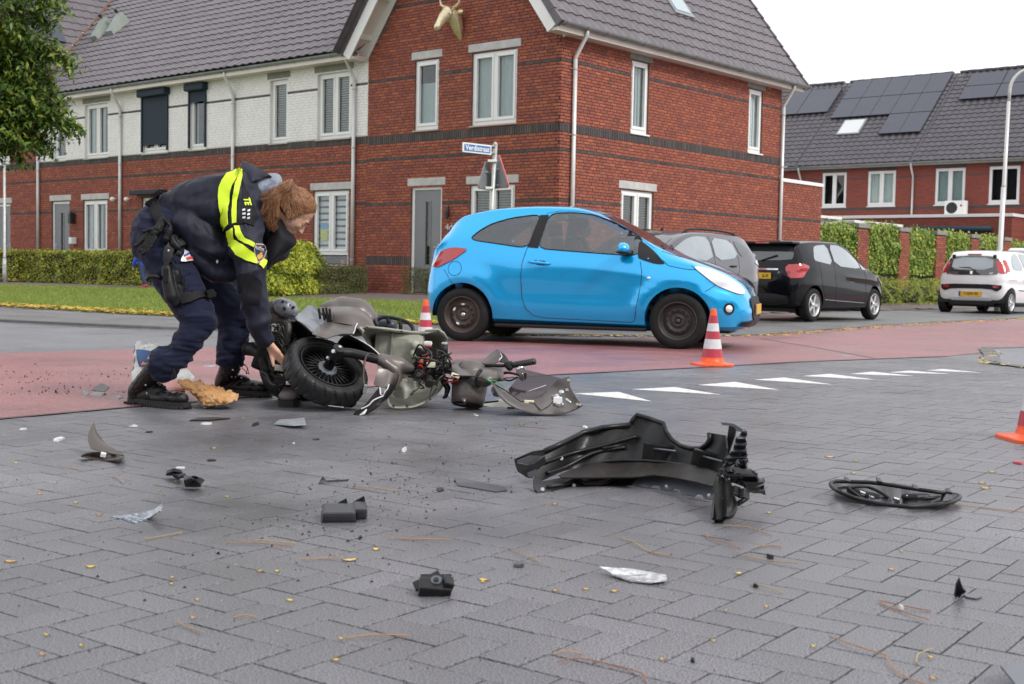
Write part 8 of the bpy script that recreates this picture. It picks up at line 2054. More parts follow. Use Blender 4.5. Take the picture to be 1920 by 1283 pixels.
 K.sheet('side_panel',[[(615,405,7.12),(650,360,7.20),(720,305,7.28),(800,280,7.34),(930,285,7.36),(1072,298,7.34)],[(680,430,7.08),(720,390,7.12),(780,360,7.18),(850,345,7.22),(940,350,7.24),(1058,350,7.24)],[(760,455,7.08),(800,440,7.10),(860,420,7.13),(920,405,7.15),(970,405,7.16),(1030,405,7.17)]],MS['bronze'],.006,org=R1,n=(22,24))
 K.sheet('side_panel_edge',[[(610,400,7.13),(612,395,7.12)],[(470,290,7.24),(478,283,7.22)]],MS['black'],.004,org=R1,n=(4,4))
 K.tube('torn_edge',[(1070,300,7.32),(1052,340,7.24),(1045,370,7.2),(1028,408,7.15)],.0035,MS['edge'],org=R1,n=5)
 K.blob('rear_body',[[(20,175,7.62,.10),(130,180,7.66,.125),(260,190,7.66,.12),(350,225,7.64,.085)]],MS['bronze'],.010,org=R2,smooth=8)
 K.sheet('rear_panel',[[(-30,82,7.5),(60,80,7.48),(200,82,7.48),(320,115,7.5),(390,165,7.52)],[(-35,150,7.38),(60,145,7.36),(200,150,7.35),(330,180,7.38),(420,230,7.42)],[(-30,235,7.34),(60,240,7.31),(200,262,7.29),(330,285,7.32),(450,290,7.38)]],MS['bronze'],.006,org=R2,n=(18,22))
 for k in range(4):K.box('vent_slot',(700+k*33 if k else 690,205+k*4,7.31),(.012,.02,.085-.01*abs(k-2)),MC['void'],org=R1,rot=(.2,-.12,0),bev=.003)
 K.sheet('vent_panel',[[(640,140,7.44),(700,140,7.42),(800,135,7.40),(815,150,7.40)],[(690,200,7.35),(730,200,7.34),(790,200,7.33),(822,205,7.33)],[(760,262,7.33),(780,265,7.32),(800,268,7.31),(825,270,7.30)]],MS['bronze'],.005,org=R1)
 K.blob('seat',[[(440,240,7.72,.055),(520,250,7.74,.06),(600,275,7.72,.045)]],MS['seat'],.009,org=R2,smooth=4)
 K.tube('luggage_rack',[(400,245,7.62),(470,212,7.62),(540,188,7.62),(640,198,7.62),(760,235,7.6),(815,280,7.58),(830,345,7.56)],.0115,MS['black'],org=R2,n=10)
 K.tube('rack_post',[(575,195,7.62),(582,245,7.6)],.012,MS['black'],org=R2); K.tube('rack_post',[(702,215,7.61),(700,305,7.58)],.012,MS['black'],org=R2); K.tube('rack_post',[(420,180,7.6),(470,290,7.56)],.008,MS['black'],org=R2)
 # --- grip guard and engine side at the left
 K.blob('muffler_cover',[[(235,150,7.45,.05),(260,200,7.42,.055),(300,240,7.40,.045)],[(240,240,7.4,.05),(300,275,7.38,.035)]],MS['bronze'],.006,org=R1,smooth=4)
 K.blob('engine_cowl',[[(310,130,7.34,.05),(360,150,7.33,.055),(420,180,7.34,.038)],[(310,110,7.38,.04),(400,140,7.38,.04)]],MS['silver'],.006,org=R1,smooth=4)
 for k in range(4):K.box('cowl_slot',(330+k*34,84+k*19,7.31),(.014,.05,.016),MC['void'],org=R1,rot=(0,.5,0),bev=.003)
 K.cyl('cowl_bolt',(338,152,7.27),(-.2,-1,.3),.009,.02,MC['void'],org=R1)
 K.tube('exhaust_pipe',[(280,265,7.36),(335,285,7.34),(375,320,7.33),(378,380,7.32),(358,440,7.32),(345,530,7.32),(340,600,7.34)],[.018,.022,.021,.020],MS['iron'],org=R1,n=12)
 Rk=random.Random(21)
 K.blob('engine_block',[[(260,420,7.55,.07),(300,560,7.52,.08),(360,700,7.5,.075)],[(420,350,7.55,.08),(430,480,7.55,.08)],[(200,620,7.5,.05),(230,730,7.48,.05)],[(520,340,7.5,.07),(600,380,7.45,.05)]],MS['black'],.008,org=R1,smooth=2)
 for k in range(9):K.box('cooling_fin',(285+Rk.gauss(0,3),400+k*24,7.38),(.13,.09,.005),MS['iron'],org=R1,rot=(0,.1,0),bev=.001)
 for k in range(18):K.box('engine_part',(Rk.uniform(200,450),Rk.uniform(300,800),Rk.uniform(7.34,7.46)),(Rk.uniform(.02,.07),Rk.uniform(.03,.08),Rk.uniform(.02,.06)),MS['black'] if Rk.random() < .7 else MS['iron'],org=R1,rot=(Rk.uniform(-.5,.5),Rk.uniform(-.8,.8),Rk.uniform(-.5,.5)),bev=.004)
 for k in range(9):K.tube('engine_hose',[(Rk.uniform(200,300),Rk.uniform(300,760),7.33),(Rk.uniform(280,360),Rk.uniform(300,780),7.28),(Rk.uniform(330,460),Rk.uniform(300,700),7.33)],Rk.uniform(.003,.008),MS['wire'],org=R1,n=6)
 K.box('air_filter_box',(130,640,7.5),(.10,.10,.16),MS['black'],org=R1,rot=(0,.35,0),bev=.02); K.box('belt_cover',(30,565,7.55),(.14,.08,.06),MS['black'],org=R1,rot=(0,.15,0),bev=.02)
 K.blob('belt_case',[[(-30,560,7.55,.04),(40,560,7.53,.045),(100,600,7.5,.04),(140,700,7.48,.045),(165,780,7.46,.035)]],MS['black'],.007,org=R1)
 K.tube('centre_stand',[(110,785,7.42),(165,815,7.36),(190,870,7.30),(225,915,7.25),(300,925,7.20),(340,905,7.2)],.012,MS['black'],org=R1,n=10); K.tube('centre_stand',[(205,800,7.42),(300,850,7.36),(420,840,7.3)],.012,MS['black'],org=R1)
 K.box('light_box',(262,345,7.36),(.055,.04,.045),MS['edge'],org=R1,bev=.005); K.box('light_box',(330,755,7.30),(.10,.03,.035),MS['tank'],org=R1,rot=(0,.12,0),bev=.004)
 K.box('foot_plate',(345,870,7.22),(.12,.05,.05),MS['black'],org=R1,bev=.006); K.box('white_label',(385,900,7.18),(.035,.006,.02),MS['edge'],org=R1,bev=.001)
 K.blob('underbody',[[(520,960,7.35,.05),(700,1010,7.3,.05),(900,1050,7.25,.045),(1000,1080,7.2,.04)],[(480,900,7.4,.05),(560,900,7.4,.06)]],MS['black'],.008,org=R1)
 K.tube('brake_lever',[(700,1105,6.98),(800,1130,6.96),(930,1145,6.95)],[.003,.005,.003],MS['chrome'],org=R1)
 # rear wheel under the body
 b=MB(); q=Vector((0,0,1)).rotation_difference(Vector((.2,-.75,.62))).to_matrix().to_4x4(); b.T=Matrix.Translation(K.p((560,690,7.70)))@q
 b.lathe([(.14,-.05),(.19,-.058),(.23,-.045),(.24,0),(.23,.045),(.19,.058),(.14,.05),(.12,.0)],40,closed=True); b.build('rear_tyre',MS['rubber'],t,smooth=True)
 # --- steering head, wires and switches
 K.blob('steering_head',[[(760,700,7.25,.035),(880,700,7.28,.04),(1000,690,7.3,.045),(1120,690,7.34,.04),(1230,700,7.38,.03)],[(960,740,7.28,.04),(1060,760,7.3,.035)]],MS['black'],.006,org=R2)
 K.cyl('horn',(890,762,7.12),(-.35,-.9,.1),.030,.035,MS['black'],org=R2); K.cyl('horn_rim',(886,764,7.095),(-.35,-.9,.1),.014,.02,MS['iron'],org=R2)
 K.cyl('ignition_switch',(985,830,7.16),(.1,-.8,-.3),.026,.07,MC['void'],org=R2); K.cyl('relay_cap',(915,545,7.28),(-.6,-.7,.2),.026,.06,MC['void'],org=R2)
 K.tube('reservoir',[(1142,455,7.28),(1142,550,7.26)],.020,MC['void'],org=R2,n=14,spl=False); K.cyl('reservoir_cap',(1142,452,7.27),(0,-.2,1),.018,.012,MS['chrome'],org=R2)
 K.tube('brake_pipe',[(1142,550,7.26),(1130,640,7.25),(1150,700,7.26),(1100,760,7.25)],.009,MS['wire'],org=R2); K.box('orange_connector',(978,610,7.18),(.016,.015,.026),MS['orange'],org=R2,bev=.003); K.box('orange_connector',(908,632,7.2),(.028,.015,.016),MS['orange'],org=R2,rot=(0,.3,0),bev=.003)
 K.box('cream_connector',(1005,665,7.17),(.05,.02,.03),MS['cream'],org=R2,bev=.004); K.box('white_connector',(1250,772,7.15),(.05,.022,.022),MS['cream'],org=R2,rot=(0,.35,0),bev=.005)
 for k in range(46):
  u,v=Rk.uniform(800,1190),Rk.uniform(560,860); u2,v2=u+Rk.gauss(0,110),v+Rk.gauss(0,60); m=MS['wire'] if Rk.random() < .84 else (MS['redw'] if Rk.random() < .5 else MS['iron'])
  K.tube('wire',[(u,v,7.26),((u+u2)/2+Rk.gauss(0,40),(v+v2)/2+Rk.gauss(0,50),7.14+Rk.uniform(0,.08)),(min(1210,max(790,u2)),min(900,max(540,v2)),7.26)],Rk.choice((.0022,.003,.0045,.006)),m,org=R2,n=6)
 for pts in ([(1060,520,7.2),(1130,540,7.18),(1190,620,7.17),(1205,690,7.2),(1160,720,7.2)],[(960,500,7.25),(1000,540,7.2),(1010,600,7.16),(960,680,7.16),(900,740,7.16)],[(830,660,7.2),(900,600,7.14),(1000,610,7.12),(1090,640,7.14),(1130,700,7.16)],[(1130,770,7.16),(1090,800,7.14),(1040,870,7.14)],[(780,780,7.2),(840,790,7.16),(910,770,7.16)],[(1130,560,7.22),(1110,650,7.18),(1060,720,7.15)]):K.tube('cable',pts,.0055,MS['wire'],org=R2,n=7)
 # --- headlight housing and handlebar
 b=MB(); a_=Vector((-.10,-.30,-.95)).normalized(); cc=K.p((820+400/6.62,640+560/6.62,7.30)); q=Vector((0,0,1)).rotation_difference(a_).to_matrix().to_4x4(); b.T=Matrix.Translation(cc)@q
 b.lathe([(.04,-.15),(.075,-.13),(.095,-.08),(.104,0),(.098,.07),(.092,.11),(.085,.11),(.088,.06),(.08,.0),(.05,-.02),(0,-.03)],40); b.build('headlight_bowl',MS['bronze'],t,smooth=True,fix=True)
 K.sheet('headlight_reflector',[[(260,660,7.24),(300,640,7.26),(370,650,7.24)],[(270,710,7.2),(330,720,7.17),(370,700,7.2)],[(310,750,7.2),(345,768,7.17),(365,730,7.2)]],MS['chrome'],.003,org=R3)
 K.sheet('dash_cover',[[(170,290,7.42),(230,240,7.45),(320,228,7.46),(390,255,7.44),(430,290,7.42)],[(180,300,7.30),(240,300,7.30),(320,300,7.30),(380,300,7.30),(430,310,7.30)],[(160,420,7.22),(240,430,7.16),(330,430,7.14),(400,430,7.16),(440,440,7.2)]],MS['bronze'],.006,org=R3)
 K.blob('dash_inside',[[(180,320,7.38,.025),(250,330,7.4,.03),(340,320,7.4,.025)]],MC['void'],.006,org=R3)
 K.sheet('headlight_cover',[[(380,250,7.36),(500,300,7.34),(640,315,7.34),(810,330,7.34)],[(370,340,7.26),(500,370,7.22),(650,380,7.2),(805,400,7.24)],[(330,440,7.22),(480,460,7.16),(650,470,7.15),(815,480,7.22)],[(300,500,7.22),(460,550,7.18),(600,570,7.18),(700,520,7.22)]],MS['bronze'],.006,org=R3,n=(20,20))
 K.sheet('broken_peak',[[(540,272,7.40),(620,200,7.42),(700,135,7.42),(755,103,7.40)],[(600,285,7.36),(670,240,7.36),(740,190,7.36),(785,150,7.36)],[(665,295,7.34),(720,280,7.33),(765,250,7.33),(775,225,7.34)]],MS['bronze'],.005,org=R3); K.sheet('broken_peak',[[(755,105,7.40),(790,130,7.41),(830,160,7.42)],[(780,180,7.38),(830,200,7.40),(870,210,7.42)],[(765,250,7.34),(830,262,7.36),(895,255,7.38)]],MS['black'],.005,org=R3)
 K.tube('torn_edge',[(770,130,7.37),(800,190,7.36),(775,225,7.33),(762,250,7.33)],.003,MS['edge'],org=R3,n=5)
 K.tube('handlebar',[(200,330,7.34),(340,315,7.34),(440,322,7.33),(600,300,7.32),(780,305,7.30),(905,300,7.28)],.0105,MS['black'],org=R3,n=10)
 gr=K.tube('handgrip',[(915,302,7.28),(960,292,7.27),(1215,250,7.22)],[.019,.018,.018],MS['wire'],org=R3,n=16,spl=False)
 for k in range(9):u=975+k*26; K.tube('grip_rib',[(u,290-(u-960)*.164,7.27-(u-960)*.0002),(u+10,288.5-(u-960)*.164,7.27-(u-960)*.0002)],.0195,MS['wire'],par=gr,org=R3,n=14,spl=False)
 K.cyl('grip_collar',(908,300,7.28),(.95,-.15,.15),.026,.02,MS['black'],org=R3); K.blob('switch_block',[[(870,290,7.28,.022),(900,330,7.27,.02)]],MS['black'],.005,org=R3)
 K.tube('brake_lever',[(800,400,7.26),(880,390,7.2),(960,405,7.17),(1040,425,7.16)],[.010,.008,.007,.009],MS['black'],org=R3); K.tube('lever_stay',[(820,470,7.26),(900,490,7.2),(1000,445,7.18)],.005,MS['black'],org=R3)
 K.cyl('indicator_bowl',(1040,370,7.24),(.4,-.8,-.3),.030,.02,MS['chrome'],org=R3); K.cyl('indicator_lens',(1065,440,7.18),(.6,-.7,-.2),.026,.012,MS['smoke'],org=R3); K.box('lever_clamp',(1045,440,7.16),(.03,.03,.03),MS['iron'],org=R3,bev=.006)
 K.sheet('cowl_rim',[[(700,400,7.24),(760,380,7.22),(820,380,7.22)],[(740,460,7.2),(790,450,7.18),(830,450,7.18)],[(760,500,7.2),(800,500,7.18),(840,490,7.2)]],MS['bronze'],.006,org=R3)
 K.tube('wiring_hook',[(540,360,7.16),(500,420,7.13),(480,500,7.13),(510,560,7.15)],[.012,.010,.009,.014],MS['black'],org=R3); K.blob('black_bracket',[[(80,500,7.3,.02),(130,580,7.3,.018),(110,680,7.28,.012)],[(110,680,7.28,.012),(80,700,7.27,.01)]],MS['black'],.005,org=R3)
 K.tube('loom',[(100,380,7.2),(200,420,7.14),(290,430,7.12),(480,440,7.12),(620,480,7.12),(740,550,7.12),(860,620,7.12),(960,690,7.12),(1025,740,7.12)],.0042,MS['wire'],org=R3,n=6)
 K.tube('green_wire',[(600,480,7.11),(700,490,7.10),(770,520,7.10),(830,570,7.11)],.0028,MS['grn'],org=R3,n=5); K.tube('green_wire',[(620,470,7.1),(640,490,7.1),(670,500,7.1)],.006,MS['grn'],org=R3,n=5)
 # --- front shield fairing with broken windscreen
 K.sheet('front_fairing',[[(660,510,7.08),(720,560,7.12),(850,640,7.22),(1000,700,7.30),(1200,705,7.34),(1330,650,7.36),(1420,570,7.36),(1500,490,7.34),(1650,445,7.28)],
  [(700,570,7.02),(780,650,7.04),(900,730,7.12),(1050,770,7.20),(1230,770,7.25),(1380,710,7.28),(1480,640,7.30),(1560,590,7.28),(1660,560,7.22)],
  [(735,640,6.98),(830,720,6.99),(960,800,7.03),(1100,840,7.08),(1270,840,7.13),(1440,800,7.16),(1560,760,7.18),(1640,720,7.16),(1720,680,7.12)],
  [(770,690,6.96),(870,780,6.96),(1000,850,6.98),(1150,895,6.99),(1300,915,7.0),(1470,915,7.02),(1620,890,7.04),(1730,850,7.04),(1808,800,7.02)]],MS['bronze'],.007,org=R3,n=(22,40))
 K.sheet('windscreen',[[(1110,358,7.45),(1250,390,7.47),(1400,425,7.48),(1545,465,7.46)],[(1010,440,7.40),(1180,480,7.40),(1330,510,7.41),(1470,530,7.40)],[(930,540,7.35),(1090,580,7.34),(1250,600,7.35),(1400,600,7.36)],[(880,600,7.33),(950,695,7.30),(1150,715,7.31),(1330,655,7.34)]],MS['smoke'],.004,org=R3); K.sheet('windscreen',[[(690,560,7.14),(760,590,7.14)],[(665,600,7.13),(740,640,7.12)],[(700,680,7.1),(770,690,7.1)]],MS['smoke'],.003,org=R3,n=(8,6))
 K.tube('scratch',[(1080,638,7.33),(1220,590,7.34),(1350,545,7.36)],.0018,MS['edge'],org=R3,n=4)
 K.blob('lamp_bracket',[[(1440,700,7.10,.014),(1490,690,7.08,.018),(1500,780,7.06,.022)],[(1460,780,7.08,.016),(1550,790,7.07,.014)],[(1600,720,7.08,.008),(1650,760,7.07,.008)]],MS['chrome'],.004,org=R3); K.cyl('lamp_socket',(1545,655,7.08),(-.2,-.5,.8),.014,.04,MS['chrome'],org=R3); K.box('bracket_plate',(1495,730,7.05),(.05,.02,.035),MS['edge'],org=R3,bev=.004)
 K.tube('lamp_wire',[(1025,745,7.10),(1080,750,7.1),(1200,770,7.07),(1290,860,7.05),(1380,810,7.05),(1450,730,7.06)],.0035,MS['iron'],org=R3,n=6,spl=False); K.box('cream_connector',(1140,752,7.09),(.055,.015,.018),MS['cream'],org=R3,rot=(0,.03,0),bev=.004); K.tube('lamp_wire',[(1200,765,7.07),(1270,850,7.05)],.006,MS['iron'],org=R3)
 for (u,v) in ((1630,490),(1610,610),(1740,790),(1775,795),(780,600),(830,640)):K.cyl('fairing_boss',(u,v,7.14 if v < 700 else 7.03),(-.2,-.8,.4),.009,.02,MS['pale'],org=R3,n=10)
 K.sheet('loose_panel',[[(400,785,7.55),(600,760,7.6),(800,725,7.66)],[(520,800,7.48),(720,805,7.5),(930,770,7.5)],[(700,835,7.42),(880,855,7.38),(1070,865,7.36)]],MS['pale'],.005,org=R3); K.box('panel_clip',(915,838,7.36),(.045,.02,.02),MC['void'],org=R3,bev=.002)
 K.tube('metal_strip',[(380,782,7.38),(500,772,7.38),(760,742,7.40)],.006,MC['void'],org=R3,n=5); K.tube('chrome_ring',[(140,640,7.42),(150,700,7.36),(220,760,7.32),(350,785,7.30)],.004,MS['chrome'],org=R3)
scooter()
# ---------------------------------------------------------------- traffic cones
MT=dict(orange=mat('cone_orange',(.82,.10,.02),.42,var=.08,vscale=12),cred=mat('cone_red_band',(.42,.03,.055),.35,var=.14,vscale=18,dirt=((.30,.10,.09),20,.6,.8)),cwhite=mat('cone_white_band',(.60,.61,.62),.4,var=.12,vscale=14,dirt=((.33,.33,.32),14,.55,.8)),
 blk=mat('black_debris_plastic',(.008,.008,.009),.40,spec=.35,var=.2,vscale=14,bump=.2,bscale=120,dirt=((.030,.028,.027),16,.6,.85),bdist=.002),blk2=mat('liner_black_plastic',(.010,.010,.0105),.36,spec=.35,var=.25,vscale=16,bump=.25,bscale=90,dirt=((.034,.033,.032),11,.52,.82),bdist=.003,rvar=.12),
 grey=mat('grey_debris_plastic',(.055,.058,.065),.35,var=.15),greyl=mat('liner_grey_edge',(.10,.108,.125),.35,.1),clear=mat('clear_lens_shard',(.42,.44,.46),.12,var=.15,vscale=25,spec=.8),white=mat('white_debris',(.5,.5,.49),.5),mirror=mat('mirror_glass',(.8,.8,.82),.03,1),
 brn=mat('bronze_debris',(.09,.075,.065),.35,.25),paper=mat('brown_paper',(.46,.24,.09),.6,var=.22,vscale=9,bump=.4,bscale=25,dirt=((.62,.42,.24),7,.55,.8)),wbag=mat('white_bag_plastic',(.60,.60,.57),.4,var=.10,vscale=9,bump=.5,bscale=18),bblue=mat('bag_blue_print',(.02,.09,.24),.4,bump=.4,bscale=20),bor=mat('bag_orange_print',(.75,.20,.04),.4),byel=mat('bag_yellow_print',(.8,.55,.05),.4),pink=mat('pinkish_package',(.66,.34,.30),.45,var=.2,bump=.4,bscale=20),bred=mat('package_red',(.45,.07,.05),.5),
 shoe=mat('shoe_grey_suede',(.20,.17,.17),.9,var=.15,bump=.3,bscale=200),shoeb=mat('shoe_black',(.012,.012,.013),.6),twig=mat('fallen_needle',(0,0,0),.6,ramp=[(.38,.18,.07),(.46,.28,.10),(.30,.12,.06),(.42,.30,.13)],var=.1),blk3=mat('cover_black_satin',(.022,.023,.026),.38,var=.15,vscale=20,spec=.4),chip=mat('black_crumb',(.012,.012,.012),.6))
def cone(px,label,yaw=0.):
 g=G(*px,0); t=thing('traffic_cone',label,'traffic cone',(g.x,g.y,0),yaw,'red and white traffic cones on the road'); H=.50
 zz=0.004 if g.y > 7.5 else 0; t.location.z=zz
 b=MB(); pts=[]
 for k in range(48):
  a_=2*PI*k/48; r=1/max(abs(math.cos(a_)),abs(math.sin(a_))); r=min(r,1.22)*.165; pts.append((r*math.cos(a_),r*math.sin(a_)))
 n=48; V=[(x,y,0) for x,y in pts]+[(x,y,.014) for x,y in pts]+[(x*.965,y*.965,.020) for x,y in pts]
 rr=lambda z:.098*(1-(z-.045)/(H-.045))+.024*((z-.045)/(H-.045))
 V += [(.128*math.cos(2*PI*k/n),.128*math.sin(2*PI*k/n),.024) for k in range(n)]+[(.106*math.cos(2*PI*k/n),.106*math.sin(2*PI*k/n),.034) for k in range(n)]+[(rr(.06)*math.cos(2*PI*k/n),rr(.06)*math.sin(2*PI*k/n),.06) for k in range(n)]
 F=[(j*n+k,j*n+(k+1)%n,(j+1)*n+(k+1)%n,(j+1)*n+k) for j in range(5) for k in range(n)]+[tuple(range(n))[::-1]]
 o=obj('base',V,F,MT['orange'],t,fix=True); autosmooth(o,30)
 lv=[(.06,.075,'orange'),(.075,.150,'cred'),(.150,.235,'cwhite'),(.235,.305,'cred'),(.305,.375,'cwhite'),(.375,.445,'cred'),(.445,.50,'orange')]
 for z0,z1,m in lv:
  off=.0 if m == 'orange' else .0015; b=MB(); b.lathe([(rr(z0)-.004,z0),(rr(z0)+off,z0),(rr(z1)+off,z1),(rr(z1)-.004,z1)],40,closed=True); 
  o=b.build('band' if m != 'orange' else 'cone_body',MT[m],t,smooth=True,fix=True); autosmooth(o,40)
 b=MB(); b.lathe([(rr(H),H),(.020,H+.004),(.014,H-.004),(.012,H-.03),(0,H-.03)],24); b.build('cone_top',MT['orange'],t,smooth=True)
cone((1335,686),'traffic cone standing in front of the blue car\'s front wheel',.2)
cone((797,658),'traffic cone standing behind the scooter at the blue car\'s rear wheel',.5)
cone((1944,826),'traffic cone cut off by the right edge of the picture',.1)
# ---------------------------------------------------------------- loose pieces
def plate_px(name,poly,dfn,m,parent=None,thick=.003,st=8.,org=(0,0,1.),o0=None,smooth=0,ang=30,jit=0.):
 """a moulded piece: outline in photograph pixels, distance from dfn(u, v)"""
 ox,oy,sc=org; poly=[(ox+x/sc,oy+y/sc) for x,y in poly]
 if smooth:poly=chaikin(poly,smooth)
 V2,F=fill_poly(poly,st); V=[P(u,v,dfn(u,v)) for u,v in V2]
 o0=o0 or (Vector(parent.location) if parent else sum(V,Vector())/len(V))
 if parent is None:o0=Vector((o0.x,o0.y,min(v.z for v in V)))
 bm=bmesh.new(); bv=[bm.verts.new(v-o0) for v in V]
 for f in F:
  try:bm.faces.new([bv[i] for i in f])
  except ValueError:pass
 bmesh.ops.recalc_face_normals(bm,faces=bm.faces)
 r=bmesh.ops.extrude_face_region(bm,geom=bm.faces[:]); vs=[g for g in r['geom'] if isinstance(g,bmesh.types.BMVert)]; bm.normal_update()
 for v in vs:v.co += v.normal*thick
 bmesh.ops.recalc_face_normals(bm,faces=bm.faces); me=bpy.data.meshes.new(name); bm.to_mesh(me); bm.free(); me.materials.append(m)
 o=put(bpy.data.objects.new(name,me),parent)
 if parent is None:o.location=o0
 autosmooth(o,ang); return o
def dz(z):# distance at which a pixel's ray meets height z(u,v)
 zf=z if callable(z) else (lambda u,v:z)
 return lambda u,v:(zf(u,v)-CAM_H)/ray(u,v)[2]
def hz(rows,org=(0,0,1.)):
 return [[(x,y,(z-CAM_H)/ray(org[0]+x/org[2],org[1]+y/org[2])[2]) for x,y,z in r] for r in rows]
def shard(name,label,cat,poly,z,m,thick=.003,group=None,**k):
 o=plate_px(name,poly,dz(z),m,None,thick,**k); return tag(o,label,cat,group)
# --- the big wheel arch liner
def liner():
 g=G(1180,935,0); t=thing('torn_wheel_liner','big torn black plastic wheel arch liner lying on the pavers in the right foreground','car part',(g.x,g.y,0)); Q=(940,760,3.692); X=lambda x:940+x/3.692; Y=lambda y:760+y/3.692
 # upper wall: leans away, bowed in plan
 def dU(u,v):
  x=(u-940)*3.692; y=(v-760)*3.692; return 4.60+.34*math.sin(max(0,min(1,(x-60)/1500))*PI)**.8-.10*(x/1500)+(400-y)/400*.08+.012*math.sin(x*.02+y*.01)
 led=lambda x:520-.165*(x-290) if x < 560 else 440-60*math.sin(min(1,(x-560)/950)*PI)*1.0+max(0,(x-1000)/500)*58
 wall=[(300,320),(420,262),(545,200),(560,188),(700,150),(895,127),(912,95),(935,62),(1030,88),(1125,122),(1140,180),(1180,235),(1240,275),(1310,295),(1380,292),(1420,268),(1440,235),(1436,190),(1550,208),(1560,300),(1545,420),(1520,478),(1400,440),(1280,412),(1150,392),(1000,380),(850,378),(700,385),(560,425),(420,460),(290,520),(250,525),(230,470),(250,400)]
 o=plate_px('upper_wall',wall,dU,MT['blk2'],t,.006,5.,Q)
 plate_px('ledge',[(560,428),(700,388),(850,381),(1000,383),(1150,395),(1280,415),(1400,443),(1515,482),(1505,530),(1480,565),(1350,530),(1200,500),(1050,482),(900,498),(760,498),(620,500),(420,500),(400,480),(480,445)],lambda u,v:dU(u,v)-.02-(v-760-375/3.692)*.0045,mat('liner_brownish',(.013,.010,.009),.5,spec=.3,var=.3,vscale=20,dirt=((.034,.026,.02),22,.5,.8)),t,.005,5.,Q)
 dL=lambda u,v:(dU(u,760+440/3.692)-.02-(v-(760+440/3.692))*.0036)
 plate_px('lower_flange',[(225,500),(290,525),(420,500),(500,512),(620,505),(760,500),(905,498),(930,485),(985,480),(905,545),(840,555),(700,562),(560,572),(420,590),(300,603),(258,605),(232,585),(222,550)],dL,MT['blk2'],t,.006,5.,Q)
 plate_px('grey_flange',[(985,482),(1050,484),(1200,502),(1350,532),(1482,565),(1482,640),(1440,652),(1400,640),(1385,615),(1355,610),(1335,628),(1240,612),(1228,580),(1195,570),(1172,590),(1105,582),(1090,555),(1050,550),(1025,568),(905,548)],lambda u,v:dL(u,v)-.005,MT['greyl'],t,.004,5.,Q)
 # raised rim along the top edge
 K=Kit(t); d0=lambda x,y,k=0:(x,y,dU(X(x),Y(y))-.012-k)
 K.tube('rim',[d0(300,318),d0(420,264),d0(545,202),d0(560,190),d0(700,156),d0(895,134)],.011,MT['blk2'],org=Q,n=6,spl=False)
 K.tube('rim',[d0(895,130),d0(912,95),d0(937,66),d0(1030,92),d0(1122,126),d0(1140,182),d0(1180,238),d0(1240,279),d0(1310,299),d0(1380,297),d0(1420,272),d0(1442,236),d0(1438,192)],.009,MT['blk2'],org=Q,n=6,spl=False)
 K.tube('rim',[d0(560,428,.03),d0(700,388,.03),d0(850,381,.03),d0(1000,383,.03),d0(1150,395,.03),d0(1280,415,.03),d0(1400,443,.03),d0(1515,482,.03)],.006,MT['blk2'],org=Q,n=6,spl=False)
 for a_ in ([d0(300,395),d0(500,330),d0(700,280),d0(940,215)],[d0(320,470),d0(440,430),d0(640,330),d0(860,290)],[d0(700,300),d0(860,272)]):K.tube('stiffening_rib',a_,.008,MT['blk2'],org=Q,n=6)
 K.box('raised_pad',(1120,335,dU(X(1120),Y(335))-.008),(.155,.02,.075),MT['blk2'],org=Q,rot=(.1,.09,0),bev=.006); K.tube('pad_edge',[d0(1035,298,.02),d0(1208,318,.02)],.004,MT['greyl'],org=Q,n=5)
 K.box('raised_pad',(1440,380,dU(X(1440),Y(380))-.008),(.13,.02,.06),MT['blk2'],org=Q,rot=(.1,.22,0),bev=.006); K.tube('pad_edge',[d0(1345,340,.02),d0(1525,388,.02)],.004,MT['greyl'],org=Q,n=5)
 for x,y in ((718,280),(415,368)):K.cyl('rivet_hole',(x,y,dU(X(x),Y(y))-.008),(-.1,-1,.1),.0075,.004,MT['cwhite'],org=Q,n=14)
 for x,y in ((503,555),(285,583)):K.cyl('rivet_hole',(x,y,dL(X(x),Y(y))-.008),(-.1,-1,.1),.0070,.004,MT['cwhite'],org=Q,n=14)
 for x,y in ((1143,560),(1437,622)):K.cyl('rivet_hole',(x,y,dL(X(x),Y(y))-.012),(-.1,-1,.1),.006,.004,MT['cwhite'],org=Q,n=14)
 K.tube('flange_rib',[(320,565,dL(X(320),Y(565))-.008),(460,545,dL(X(460),Y(545))-.010),(500,515,dL(X(500),Y(515))-.010),(545,515,dL(X(545),Y(515))-.010),(575,545,dL(X(575),Y(545))-.01),(720,540,dL(X(720),Y(540))-.010),(780,508,dL(X(780),Y(508))-.010),(900,505,dL(X(900),Y(505))-.01)],.008,MT['blk2'],org=Q,n=6,spl=False)
 # left end pocket
 dl=lambda e:(lambda u,v:4.56+e+(u-966)*.0012)
 plate_px('left_pocket',[(95,372),(215,320),(305,306),(300,345),(180,412),(110,395)],dl(.02),MT['blk2'],t,.005,5.,Q); plate_px('left_pocket',[(110,385),(205,348),(296,352),(270,385),(185,412),(130,400)],dl(-.03),MT['grey'],t,.004,5.,Q)
 plate_px('left_pocket',[(93,370),(108,378),(112,400),(185,415),(235,400),(300,350),(310,400),(250,450),(190,480),(225,505),(190,505),(120,462),(104,420)],dl(-.06),MT['blk2'],t,.006,5.,Q)
 plate_px('left_tab',[(180,470),(245,445),(250,470),(225,500),(190,500)],dl(-.09),MT['grey'],t,.005,5.,Q)
 # right crumpled end
 dr=lambda base,kx=0,ky=0:(lambda u,v:base+(u-1360)*kx+(v-850)*ky)
 plate_px('post',[(1575,140),(1600,135),(1625,160),(1612,220),(1575,330),(1540,420),(1535,360),(1560,250)],dr(4.62,-.001),MT['blk2'],t,.012,5.,Q)
